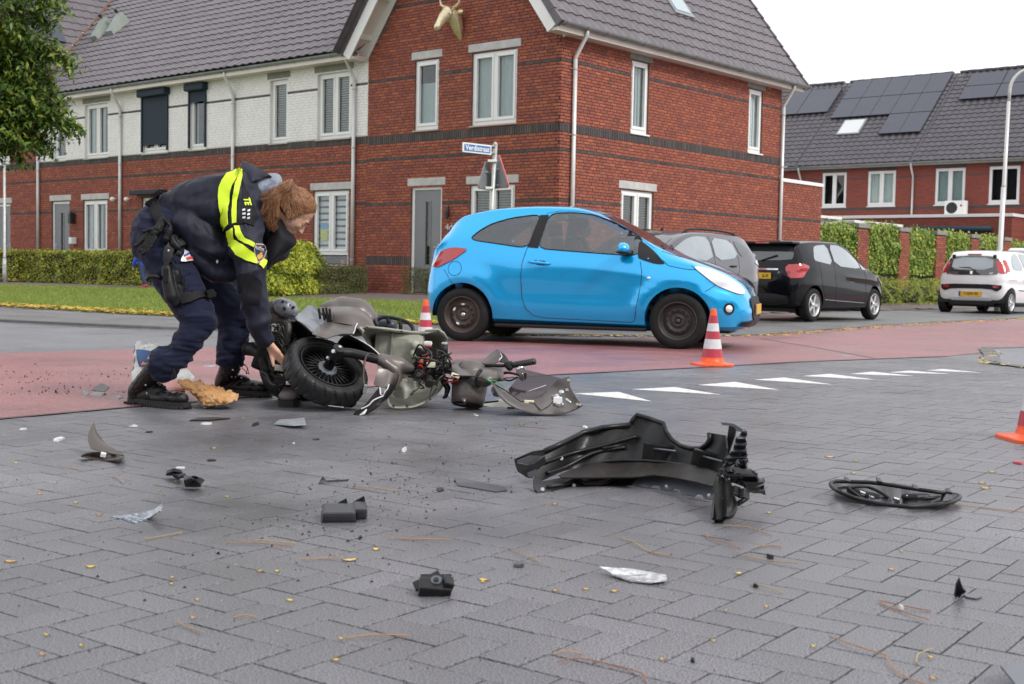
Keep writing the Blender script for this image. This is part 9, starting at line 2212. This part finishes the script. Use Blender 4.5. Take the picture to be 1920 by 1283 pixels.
 plate_px('folded_tab',[(1520,118),(1610,128),(1670,165),(1665,185),(1630,180),(1610,150),(1575,142),(1530,138)],dr(4.50,-.001),MT['greyl'],t,.006,5.,Q)
 zig=[(1690,160),(1702,200),(1686,230),(1702,262),(1690,300),(1702,345),(1700,380),(1702,440),(1640,430),(1580,420),(1560,400),(1545,370),(1600,320),(1620,240),(1640,215)]
 plate_px('crumpled_flap',zig,lambda u,v:4.46+.03*math.sin((v-800)*.5)-(u-1360)*.002,MT['grey'],t,.005,3.,Q,ang=12)
 plate_px('crumpled_flap',[(1560,400),(1702,370),(1700,450),(1640,455),(1580,430),(1520,470),(1500,520),(1480,560),(1490,480),(1530,440)],lambda u,v:4.36+.025*math.sin((u+v)*.3),MT['blk2'],t,.006,4.,Q,ang=12)
 plate_px('beak',[(1580,425),(1640,440),(1770,490),(1822,545),(1824,590),(1750,608),(1745,575),(1690,570),(1560,520),(1520,470),(1540,440)],lambda u,v:4.26+.03*math.sin(v*.35)+(u-1370)*.0002,MT['blk2'],t,.016,4.,Q,ang=15); plate_px('beak_top',[(1582,425),(1640,430),(1765,485),(1690,485),(1630,465)],dr(4.235),MT['grey'],t,.005,4.,Q)
 K.tube('beak_lip',[(1745,575,4.24),(1822,548,4.23),(1820,585,4.23),(1760,598,4.24)],.004,MT['greyl'],org=Q,n=6,spl=False)
 plate_px('hanging_flap',[(1500,500),(1580,510),(1600,560),(1700,590),(1705,655),(1640,640),(1590,610),(1590,690),(1565,780),(1500,800),(1450,785),(1462,640),(1480,560)],lambda u,v:4.28-(v-880)*.0022+.02*math.sin(u*.4),MT['blk2'],t,.008,4.,Q,ang=14)
 plate_px('hanging_flap',[(1450,785),(1565,775),(1520,840),(1480,855),(1475,800)],lambda u,v:4.10-(v-970)*.002,MT['blk2'],t,.006,4.,Q)
 for a_ in ([(1580,505,4.22),(1480,590,4.22)],[(1690,375,4.40),(1590,430,4.34)],[(1580,612,4.18),(1500,675,4.14)],[(1700,300,4.42),(1650,345,4.42)]):K.tube('pale_crease',a_,.005,MT['greyl'],org=Q,n=5)
 K.tube('rubber_strap',[(1600,640,4.22),(1610,700,4.16),(1590,755,4.12),(1545,770,4.10)],.012,MT['blk'],org=Q,n=8); K.tube('rubber_strap',[(1700,640,4.22),(1640,680,4.20),(1590,690,4.2)],.009,MT['blk'],org=Q,n=8)
liner()
# --- oval mirror/lamp bezel on the right
def bezel():
 g=G(1680,940,0); t=thing('lamp_bezel','long oval black plastic bezel lying right of the wheel arch liner','car part',(g.x,g.y,0)); Q=(1250,850,2.866); K=Kit(t)
 out=[(880,160),(905,150),(960,152),(1120,158),(1330,192),(1500,215),(1570,226),(1578,238),(1540,262),(1440,280),(1300,288),(1160,275),(1020,245),(920,205),(885,180)]
 rim=[G(1250+x/2.866,850+y/2.866,.012+.035*(1 if y < 215 else .35))-t.location for x,y in chaikin(out,1)]
 b=MB(); b.tube([Vector(q) for q in rim]+[rim[0]],.0075,8,cap=False); b.build('bezel_rim',MT['blk'],t,smooth=True,fix=True)
 inner=[(x*.96+1240*.04,y*.90+218*.10) for x,y in out]
 plate_px('bezel_dish',inner,dz(lambda u,v:.028-.02*math.exp(-((u-1680)/60)**2)+.004*math.sin(u*.1)),mat('bezel_dish_black',(.012,.012,.014),.14,var=.1,spec=.5),t,.004,6.,Q,smooth=1)
 for x,y in ((965,150),(1135,152),(1330,190),(1510,210)):plate_px('clip',[(x-12,y-14),(x+8,y-8),(x+25,y+14),(x-5,y+8)],dz(lambda u,v:.07),MT['blk'],t,.008,5.,Q)
 K.blob('lamp_socket',[[(990,200,4.55,.016),(1060,225,4.52,.018),(1140,240,4.50,.014)]],MT['blk'],.004,org=Q); K.blob('lamp_socket',[[(1280,235,4.50,.014),(1340,240,4.48,.018),(1400,235,4.48,.012)]],MT['blk'],.004,org=Q)
 for x0,y0,x1,y1 in ((970,185,1200,250),(1290,255,1480,235)):K.tube('inner_ring',[(x0,y0,4.5),((x0+x1)/2,y1+8,4.47),(x1,y1,4.5),((x0+x1)/2,y0-2,4.56),(x0,y0,4.52)],.006,MT['blk'],org=Q,n=6)
 for x,y in ((1100,238),(1235,250),(1300,235),(1050,215)):K.box('shiny_fragment',(x,y,4.49),(.022,.012,.012),MT['mirror'],org=Q,rot=(.4,.3,.2),bev=.002)
bezel()
Q0=(0,760,2.453)
# curved bronze shard left
t=thing('curved_shard','bronze fairing shard curling upright from the pavers at the left','debris',tuple(G(190,862,0))); K=Kit(t)
K.sheet('shell',[[(430,80,5.35),(412,120,5.30),(405,160,5.25),(418,200,5.20)],[(434,100,5.34),(440,150,5.26),(462,190,5.20),(495,222,5.15)],[(436,120,5.33),(478,172,5.24),(530,205,5.17),(572,235,5.12)]],MT['brn'],.004,org=Q0,n=(12,16))
K.sheet('base_flap',hz([[(370,228,.03),(410,215,.03),(470,212,.035),(560,222,.02)],[(375,235,.012),(430,240,.005),(490,245,.005),(572,240,.01)],[(385,240,.02),(430,250,.004),(500,258,.004),(568,248,.03)]],Q0),MT['brn'],.005,org=Q0); K.box('moulded_lug',(475,228,5.12),(.022,.02,.018),MT['cwhite'],org=Q0,rot=(.2,.2,.3),bev=.004)
# black hinge piece
t=thing('broken_bracket','broken black hinge bracket left of centre on the pavers','debris',tuple(G(345,905,0))); K=Kit(t)
K.sheet('plate',hz([[(768,300,.035),(800,290,.05),(835,298,.04)],[(770,318,.015),(805,322,.012),(845,322,.02)],[(830,335,.02),(850,335,.03),(860,330,.035)]],Q0),MT['blk'],.012,org=Q0,n=(10,8)); K.sheet('box',hz([[(845,322,.05),(880,330,.055),(925,365,.03)],[(845,348,.035),(885,345,.045),(920,370,.02)],[(850,376,.004),(890,378,.004),(926,377,.004)]],Q0),MT['blk'],.02,org=Q0,n=(10,10)); K.box('pale_chip',(830,288,4.75),(.03,.02,.006),MT['cwhite'],org=Q0,bev=.001)
shard('lens_shard','scratched blue-grey clear shard curved up at its right end, lower left','debris',[(510,512),(560,520),(620,540),(690,515),(735,485),(748,452),(700,482),(640,495),(570,505)],lambda u,v:.004+max(0,(u-275))*.0016,mat('scratched_shard',(.14,.17,.22),.2,var=.3,vscale=30,dirt=((.55,.58,.62),60,.5,.6)),.004,org=Q0,st=5)
# square cover
t=thing('fuse_box_cover','black square-cornered fuse box cover lying centre left','car part',tuple(G(645,975,0))); t.scale=(.82,.82,.95); t.rotation_euler=(0,0,.18)
b=MB(); b.bbox(-.085,.045,-.055,.09,0,.038,.012); b.build('cover',MT['blk3'],t); b=MB(); b.bbox(.035,.090,.0,.12,.0,.036,.010); b.build('cover_wing',MT['blk3'],t); b=MB(); b.bbox(-.089,.049,-.059,.094,.003,.009,.002); b.build('cover_rim',MT['blk'],t); t.rotation_euler=(.10,0,.15)
for x in (.052,.068):b=MB(); b.bbox(x-.02,x-.014,-.012,.002,.0,.028,.002); b.build('snap_clip',MT['blk'],t)
for (x,y) in ((-.01,.095),(.06,.125)):b=MB(); b.add([(x-.03,y,.02),(x+.03,y,.02),(x+.02,y+.004,.050),(x-.022,y,.03),(x-.03,y+.006,.02),(x+.03,y+.006,.02),(x+.02,y+.01,.050),(x-.022,y+.006,.03)],[(0,1,2,3),(7,6,5,4),(0,4,5,1),(1,5,6,2),(2,6,7,3),(3,7,4,0)]); b.build('torn_tab',MT['blk'],t)
# black module centre bottom
t=thing('black_module','small black sensor housing with a round port, bottom centre','car part',tuple(G(822,1113,0))); K=Kit(t); Q6=(600,980,2.743)
pass
K.box('housing',(590,340,3.10),(.080,.045,.036),MT['blk'],org=Q6,rot=(.45,.10,.15),bev=.005); K.box('top_plate',(600,306,3.12),(.078,.050,.008),MT['blk'],org=Q6,rot=(.55,.02,.15),bev=.003); K.box('lid',(552,300,3.13),(.072,.030,.009),MT['blk'],org=Q6,rot=(.5,-.42,.2),bev=.003)
K.cyl('port',(598,300,3.10),(0,-.55,.83),.014,.012,MT['greyl'],org=Q6); K.cyl('port_hole',(598,299,3.095),(0,-.55,.83),.0065,.012,MC['void'],org=Q6); K.box('connector',(655,318,3.10),(.026,.035,.030),MT['blk'],org=Q6,rot=(.4,.3,.3),bev=.004)
o=shard('lens_shard','long clear curved lens shard, bottom right of centre','debris',[(1438,225),(1500,232),(1590,235),(1780,268),(1785,292),(1700,304),(1600,298),(1510,265)],lambda u,v:.006+.00012*abs(u-1190)+max(0,(1075-v))*.0006,mat('clear_shard',(.34,.35,.36),.12,var=.2,vscale=25,spec=.8,dirt=((.70,.71,.72),40,.48,.6)),.004,org=Q6,st=5)
shard('plastic_sliver','dark pointed plastic sliver between the fuse box cover and the liner','debris',[(852,895),(870,897),(905,905),(948,913),(950,919),(930,922),(890,915),(858,910)],lambda u,v:.005+max(0,(905-v))*.0012,MT['grey'],.004,st=5)
shard('plastic_sliver','thin grey triangular sliver above the fuse box cover','debris',[(597,906),(605,893),(612,901),(655,899),(652,903)],lambda u,v:.003+max(0,(905-v))*.002,MT['grey'],.003,st=5)
shard('plastic_sliver','long thin black sliver below the brown paper','debris',[(355,788),(372,783),(400,782),(432,784),(400,787)],.006,MT['blk'],.004,st=5)
shard('lens_shard','clear whitish lens fragment with dark tip in front of the shoe','debris',[(515,796),(525,789),(545,788),(571,785),(574,797),(550,799),(525,797)],lambda u,v:.006+.0006*(u-515)*.4,MT['clear'],.006,st=5)
shard('fin_fragment','small upright dark fin with a flat grey tail at the right','debris',[(1791,1117),(1793,1100),(1800,1087),(1806,1105),(1812,1110),(1800,1118)],lambda u,v:max(.003,(1118-v)*.0018),MT['blk'],.008,st=4); shard('plastic_sliver','flat pale grey sliver beside the small upright fin','debris',[(1806,1113),(1828,1114),(1841,1119),(1830,1122),(1812,1119)],.004,MT['greyl'],.003,st=5)
t=thing('curved_trim','pale grey curved trim piece cut off at the bottom right corner','debris',tuple(G(1905,1290,0))); K=Kit(t)
K.sheet('trim',[[(1876,1248,2.50),(1900,1245,2.54),(1935,1246,2.58)],[(1888,1262,2.46),(1910,1262,2.49),(1940,1264,2.52)],[(1905,1285,2.40),(1925,1285,2.42),(1945,1288,2.44)],[(1902,1300,2.35),(1925,1302,2.37),(1945,1305,2.38)]],MT['greyl'],.004)
small=[# (x, y, w, h px, material, label)
 ('white_chip','tiny white chip at the left on the pavers',(43,806,18,4),'white'),('white_chip','angular white plastic flake left of the bronze shard',(110,826,28,12),'clear'),('white_chip','small white chip right of the black sliver',(758,846,12,16),'white'),('white_ring_piece','white arc-shaped fragment below the brown paper',(388,796,26,6),'white'),('black_chip','black flat chip below the paper sliver',(480,797,14,14),'blk'),('black_chip','black notched chip above the hinge bracket',(396,865,24,7),'blk'),('black_chip','black lump between the shards in mid pavers',(1443,1045,20,12),'blk'),('grey_chip','grey bent flake at bottom centre',(973,1062,26,9),'grey'),('black_chip','black star-shaped crumb near the bottom right',(1416,1101,14,10),'blk'),('black_chip','small dark cube-shaped crumb below the fuse box cover',(676,1010,10,9),'blk'),('grey_chip','bluish chip near the bottom right edge',(1299,1242,14,9),'blk'),('white_chip','white pebble-like chip among twigs on the right',(1689,1143,14,8),'white'),('red_chip','dark red flat fragment at the right edge',(1911,870,22,10),'cred'),('white_chip','white curved chip above the liner\'s left shoulder',(1097,802,12,6),'white'),('white_chip','white chip with dark edge by the officer\'s far boot',(395,688,30,5),'clear'),('grey_chip','pale flake left of the fairing on the pavers',(893,779,16,7),'clear'),('white_chip','thin white strip lying on the red road behind the teeth',(1588,668,34,3),'clear'),('black_chip','black crumb beside the hinge bracket',(825,920,20,10),'blk'),('black_chip','black curled crumb above the fuse box cover',(592,825,16,5),'blk'),('grey_chip','small shiny flake left of the black chip',(250,800,20,6),'clear'),('grey_chip','thin dark flake right of the bronze shard',(279,811,22,4),'blk'),('white_chip','tiny white fleck under the hinge bracket row',(551,832,7,4),'white')]
for nm,lab,(u,v,w,h),m in small:
 g=G(u,v,0); d=g.y; sx=w/F_PX*d/2*.85; sy=max(.006,h/2*d*d/(F_PX*CAM_H)*.55); Rs=random.Random(int(u*7+v)); pts=[]
 for k in range(7):a_=2*PI*k/7; q=Rs.uniform(.65,1.1); pts.append((math.cos(a_)*sx*q,math.sin(a_)*sy*q))
 b=MB(); hh=Rs.uniform(.0015,.004)+h*.00035; b.add([(x,y,.0) for x,y in pts]+[(x*.9,y*.9,hh*Rs.uniform(.5,1.8)) for x,y in pts],[tuple(range(7))[::-1],tuple(range(7,14))]+[(k,(k+1)%7,7+(k+1)%7,7+k) for k in range(7)])
 o=b.build(nm,MT[m]); o.location=(g.x,g.y,.0055 if g.y > 8 else .001); tag(o,lab,'debris','small broken pieces scattered on the pavers')
# lens pieces and soot on the red road at left
for k,(lab,poly) in enumerate((('pale rounded lens piece farthest left on the red road',[(152,736),(158,729),(168,737),(162,742)]),('long pale lens strip on the red road by the officer\'s heel',[(165,741),(180,734),(196,735),(190,742)]),('grey curved lens piece standing behind the pale strip',[(172,730),(190,718),(205,725),(196,734),(180,733)]),('small white crescent near the officer\'s heel on the red road',[(210,743),(222,740),(232,744),(222,747)]))):
 shard('lens_shard',lab,'debris',poly,.010,MT['clear'] if k != 2 else MT['grey'],.006,st=5)
def crumbs(name,label,n,fn,smin,smax,m):
 V=[]; F=[]; k=0
 while k < n:
  p=fn(); s=random.uniform(smin,smax); b=len(V); a_=random.uniform(0,6.28); c,t=math.cos(a_)*s,math.sin(a_)*s; h=s*random.uniform(.4,1.3)
  V += [(p[0]-c,p[1]-t,p[2]),(p[0]+t*.7,p[1]-c*.7,p[2]),(p[0]+c*random.uniform(.5,1.2),p[1]+t,p[2]),(p[0]+random.gauss(0,s*.2),p[1]+random.gauss(0,s*.2),p[2]+h)]
  F += [(b,b+1,b+3),(b+1,b+2,b+3),(b+2,b,b+3)]; k += 1
 return tag(obj(name,V,F,m,kind='stuff',fix=False),label,'debris')
def gz(u,v):p=G(u,v,0); return (p.x,p.y,.006 if p.y > 6.4 and p.x <-1.9 or p.y > 8.3 else .001)
crumbs('soot_crumbs','black soot crumbs scattered on the red road at the left',150,lambda:gz(random.gauss(75,55) if random.random() < .6 else random.gauss(215,22),random.gauss(706,9) if random.random() < .6 else random.gauss(735,6)),.003,.012,MT['chip'])
crumbs('glass_crumbs','fine dark debris sprinkled across the pavers in front of the scooter',420,lambda:gz(*((lambda t:(random.gauss(760+120*t,70+60*abs(t)),random.gauss(900-70*t,45)))(random.gauss(0,1)))),.0015,.007,MT['chip'])
crumbs('grit','scattered dark and pale grit over the paved foreground',500,lambda:gz(random.uniform(0,1920),700+580*random.random()**1.3),.001,.0035,MT['chip'])
crumbs('sparkling_grit','tiny white grains scattered over the paved foreground',500,lambda:gz(random.uniform(0,1920),720+560*random.random()**1.3),.0008,.0022,MT['white'])
# leaves and needle stalks
def leaf(u,v,w,lab,col=None):
 g=G(u,v,0); s=w/F_PX*g.y*.5; b=MB(); n=6; a_=random.uniform(-.5,.5); V=[]; 
 for i in range(n+1):
  t=i/n*2-1; hw=s*.38*(1-t*t)**.7; V += [(t*s,-hw,.002+.003*abs(t)),(t*s,0,.0015),(t*s,hw,.002+.003*random.random())]
 F=[]
 for i in range(n):F += [(3*i,3*i+3,3*i+4,3*i+1),(3*i+1,3*i+4,3*i+5,3*i+2)]
 o=obj('leaf',V,F,mt_leaf,smooth=True); o.location=(g.x,g.y,.001); o.rotation_euler=(0,0,a_); tag(o,lab,'leaf','small yellow leaves on the pavers'); return o
LV=[(20,1055,26),(88,1193,16),(80,1230,14),(153,1213,12),(103,907,10),(75,928,10),(186,968,12),(142,944,10),(170,1065,18),(323,1085,12),(322,1097,12),(655,1052,32),(520,1073,14),(487,1073,12),(545,1128,16),(362,1161,14),(370,1127,10),(630,1240,18),(640,1200,12),(705,1032,16),(907,1089,26),(1041,1110,14),(1057,1072,10),(1151,1111,18),(1098,1107,14),(1241,1239,12),(906,1093,14),(1385,1077,18),(1360,1147,10),(1437,1140,10),(1525,1214,14),(1671,1070,16),(1745,1235,14),(1848,917,20),(1860,886,16),(1841,907,14),(1600,888,14),(1040,947,12),(400,842,12),(455,785,10),(1338,1204,12),(1690,1035,10),(1750,1275,16),(1556,858,20),(1605,866,14),(978,797,12),(1210,862,10),(30,870,8),(330,905,10),(426,933,8),(298,922,8),(1442,963,12),(1620,1050,8),(810,985,8),(120,1165,8)]
for i,(u,v,w) in enumerate(LV):leaf(u,v,w,'small yellow leaf lying on the grey pavers')
TW=[([(425,1023),(470,1022),(548,1026)],'straight orange needle stalk, lower left of a pair'),([(471,1014),(500,1018),(552,1022)],'red-brown needle stalk, upper of the pair at lower left'),([(568,1051),(620,1050),(640,1051)],'pale stalk ending at a yellow leaf'),([(728,1012),(780,1013),(846,1017)],'orange needle stalk in the middle foreground'),([(1050,1244),(1090,1242),(1160,1252),(1205,1272),(1211,1283)],'long curved yellow stalk at the bottom centre'),([(1160,1010),(1190,1022),(1215,1035),(1252,1046)],'forked thin stalk right of centre'),([(1375,1040),(1430,1052),(1494,1062)],'red-brown stalk below the liner\'s right end'),([(1322,1003),(1330,1012),(1365,1024),(1388,1030)],'hooked pale stalk under the liner\'s spike'),([(1355,989),(1400,992),(1445,1004)],'yellow stalk beside the liner\'s spike'),([(1645,1126),(1665,1140),(1740,1168)],'yellow stalk under the white pebble, right'),([(1650,1130),(1690,1141),(1745,1148)],'thin yellow stalk beside the white pebble'),([(1555,1195),(1600,1216),(1662,1233)],'brown curved stalk at the bottom right'),([(1660,1240),(1690,1270),(1740,1290)],'pale stalk continuing from the brown curved one'),([(1780,949),(1840,953),(1918,965)],'orange stalk right of the oval bezel'),([(272,1015),(300,1008),(342,1003)],'short orange stalk at the left'),([(650,1199),(700,1196),(766,1197)],'pale orange stalk, bottom left of centre'),([(955,1034),(985,1045),(1012,1056)],'short orange stalk above the grey flake'),([(1408,1098),(1440,1107),(1468,1114)],'pale stalk beside the star-shaped crumb'),([(1415,1031),(1440,1025),(1465,1029)],'small curved stalk above the black lump'),([(1718,1245),(1722,1232),(1750,1222)],'hooked pale stalk near the bottom right'),([(325,1168),(350,1178),(378,1190)],'pale stalk at the bottom left'),([(210,895),(222,900),(232,909)],'short pale stalk under the bronze shard'),([(112,877),(135,880),(150,884)],'faint orange stalk left of the bronze shard'),([(660,916),(690,918),(740,922)],'faint orange stalk above the fuse box cover'),([(440,1160),(460,1160),(482,1161)],'short red stalk, bottom left of centre'),([(1040,1229),(1060,1228),(1092,1230)],'thin stalk above the long curved one')]
for pts,lab in TW:
 q=[G(u,v,0) for u,v in pts]; o0=q[0]; w=[p-o0+Vector((0,0,.003+.006*math.sin(i*1.3+pts[0][0])**2)) for i,p in enumerate(q)]; b=MB(); b.r=random.random(); b.tube(crspline(w,5),[.0012]*3+[.0015]*(len(crspline(w,5))-3),5); b.ell(w[-1] if pts[0][0]%2 else w[0],(.003,.002,.002),8,5)
 o=b.build('needle_stalk',MT['twig'],smooth=True,rnd=True); o.location=o0; tag(o,lab,'stalk','long fallen needle stalks on the pavers')
# ---------------------------------------------------------------- bags, paper, shoe
def crumpled(name,rows,m,parent,K,seed,amp=.012,org=(0,0,1.),n=(30,34),thick=.002):
 o=K.sheet(name,rows,m,0,org=org,n=n)
 me=o.data; me.calc_loop_triangles()
 nr=[v.normal.copy() for v in me.vertices]
 for v,nn in zip(me.vertices,nr):
  q=v.co*14+Vector((seed,0,0)); a_=abs(mnoise.noise(q))*2+abs(mnoise.noise(q*2.3))*1.0+abs(mnoise.noise(q*5))*.4; v.co += nn*amp*(a_-.7)
 bm=bmesh.new(); bm.from_mesh(me); bmesh.ops.solidify(bm,geom=bm.faces[:],thickness=thick); bm.to_mesh(me); bm.free(); autosmooth(o,28); return o
RB=(220,580,5.647)
t=thing('shopping_bag','white plastic bag with blue and orange print standing behind the officer\'s near boot','bag',tuple(G(275,728,.005))); K=Kit(t)
crumpled('bag_front',[[(185,380,7.85),(220,355,7.83),(300,352,7.82),(380,358,7.84),(470,380,7.9)],[(190,470,7.80),(240,470,7.75),(310,470,7.73),(400,475,7.76),(480,480,7.85)],[(185,600,7.78),(240,600,7.70),(320,600,7.68),(400,610,7.72),(480,620,7.82)],[(160,720,7.78),(230,720,7.70),(310,730,7.68),(400,740,7.7),(480,745,7.8)],[(135,815,7.80),(180,835,7.76),(260,840,7.76),(360,840,7.78),(460,830,7.84)]],MT['wbag'],t,K,3,.014,RB)
crumpled('bag_back',[[(185,380,7.86),(220,355,7.95),(300,352,7.98),(380,358,7.96),(470,380,7.91)],[(170,600,7.85),(240,600,8.0),(320,600,8.02),(400,610,8.0),(480,620,7.88)],[(140,815,7.82),(180,830,7.92),(260,830,7.95),(360,830,7.93),(460,825,7.86)]],MT['wbag'],t,K,5,.012,RB)
K.sheet('printed_panel',[[(198,425,7.735),(300,432,7.70),(430,465,7.715)],[(205,520,7.70),(300,520,7.665),(420,530,7.68)],[(230,610,7.69),(300,610,7.66),(400,610,7.675)]],MT['bblue'],.002,org=RB,n=(8,8)); K.sheet('print_stripe',[[(330,490,7.67),(420,455,7.69)],[(255,575,7.665),(330,560,7.66)],[(262,590,7.66),(340,575,7.655)]],MT['bor'],.002,org=RB,n=(6,6)); K.sheet('print_stripe',[[(345,478,7.665),(375,470,7.67)],[(315,528,7.655),(350,520,7.655)]],MT['byel'],.002,org=RB,n=(4,4))
t=thing('snack_package','crumpled white and pinkish red package lying behind the brown paper','package',tuple(G(335,735,.005))); K=Kit(t)
crumpled('package',[[(640,660,7.75),(700,635,7.77),(760,645,7.78),(800,690,7.74)],[(540,730,7.66),(640,700,7.62),(740,715,7.6),(800,740,7.66)],[(520,800,7.6),(620,790,7.53),(720,800,7.52),(780,800,7.6)],[(520,880,7.55),(600,888,7.52),(700,885,7.52),(740,870,7.56)]],MT['wbag'],t,K,8,.012,RB); K.sheet('pink_print',[[(520,770,7.545),(600,740,7.52),(700,750,7.51)],[(520,820,7.52),(600,820,7.49),(690,830,7.49)],[(530,868,7.51),(610,870,7.49),(690,868,7.5)]],MT['pink'],.002,org=RB); K.sheet('red_print',[[(530,862,7.50),(620,860,7.48),(720,868,7.49)],[(535,884,7.50),(610,890,7.49),(715,884,7.50)]],MT['bred'],.002,org=RB,n=(5,8))
t=thing('brown_paper','crumpled brown paper bag lying between the officer\'s boots','paper bag',tuple(G(395,762,0))); K=Kit(t)
crumpled('paper',[[(640,755,7.35),(720,770,7.38),(850,760,7.38),(930,780,7.36),(985,810,7.34)],[(665,810,7.26),(760,810,7.22),(870,815,7.20),(1000,840,7.2),(1160,870,7.24)],[(760,870,7.18),(850,880,7.10),(960,890,7.06),(1100,890,7.06),(1260,905,7.12)],[(850,930,7.10),(900,940,7.02),(1000,950,6.98),(1130,945,6.98),(1275,935,7.06)],[(870,990,7.05),(940,1018,6.99),(1050,1012,6.97),(1180,995,6.98),(1270,960,7.03)]],MT['paper'],t,K,12,.022,RB,(34,44))
crumpled('paper_underside',[[(660,770,7.4),(850,790,7.44),(985,820,7.4)],[(800,900,7.2),(1000,930,7.25),(1200,930,7.2)],[(870,985,7.08),(1050,1000,7.05),(1260,955,7.06)]],MT['paper'],t,K,15,.008,RB)
shard('white_card','white curved card edge under the brown paper','debris',[(370,752),(378,757),(390,759),(404,757),(402,762),(385,765),(374,759)],.006,MT['white'],.003,st=5)
g=G(541,764,0); t=thing('shoe','lone grey and black sneaker standing toe first towards us by the scooter wheel','shoe',(g.x,g.y,0),.12); t.scale=(1.22,)*3
b=MB(); b.ell((0,.040,.050),(.050,.050,.030),16,10); b.ell((0,.10,.062),(.046,.06,.045),16,10); chain(b,[((0,.13,.075),.044),((0,.20,.085),.042)]); up_=remesh('upper',b,.0045,MT['shoe'],t,smooth=3)
b=MB(); b.ell((0,.14,.125),(.040,.05,.045),14,10); b.ell((0,.095,.095),(.028,.045,.030),12,8); remesh('tongue',b,.004,MT['shoeb'],t,smooth=2)
b=MB(); b.prism([(-.054,.03),(-.045,.0),(-.02,-.012),(.02,-.012),(.045,.0),(.054,.03),(.052,.12),(.046,.22),(.02,.25),(-.02,.25),(-.046,.22),(-.052,.12)],0,.034); b.build('sole',MT['shoeb'],t)
for s_ in (-1,1):b=MB(); b.ell((s_*.042,.13,.095),(.013,.07,.045),12,8); b.build('shoe_side',MT['shoeb'],t,smooth=True)
for k in range(4):b=MB(); b.tube([(-.024,.07+.02*k,.098+.008*k),(0,.065+.02*k,.106+.009*k),(.024,.07+.02*k,.098+.008*k)],.003,5); b.build('lace',MT['shoeb'],t)
b=MB(); b.ell((0,.066,.108),(.006,.004,.008),8,6); b.build('tongue_mark',MT['white'],t)
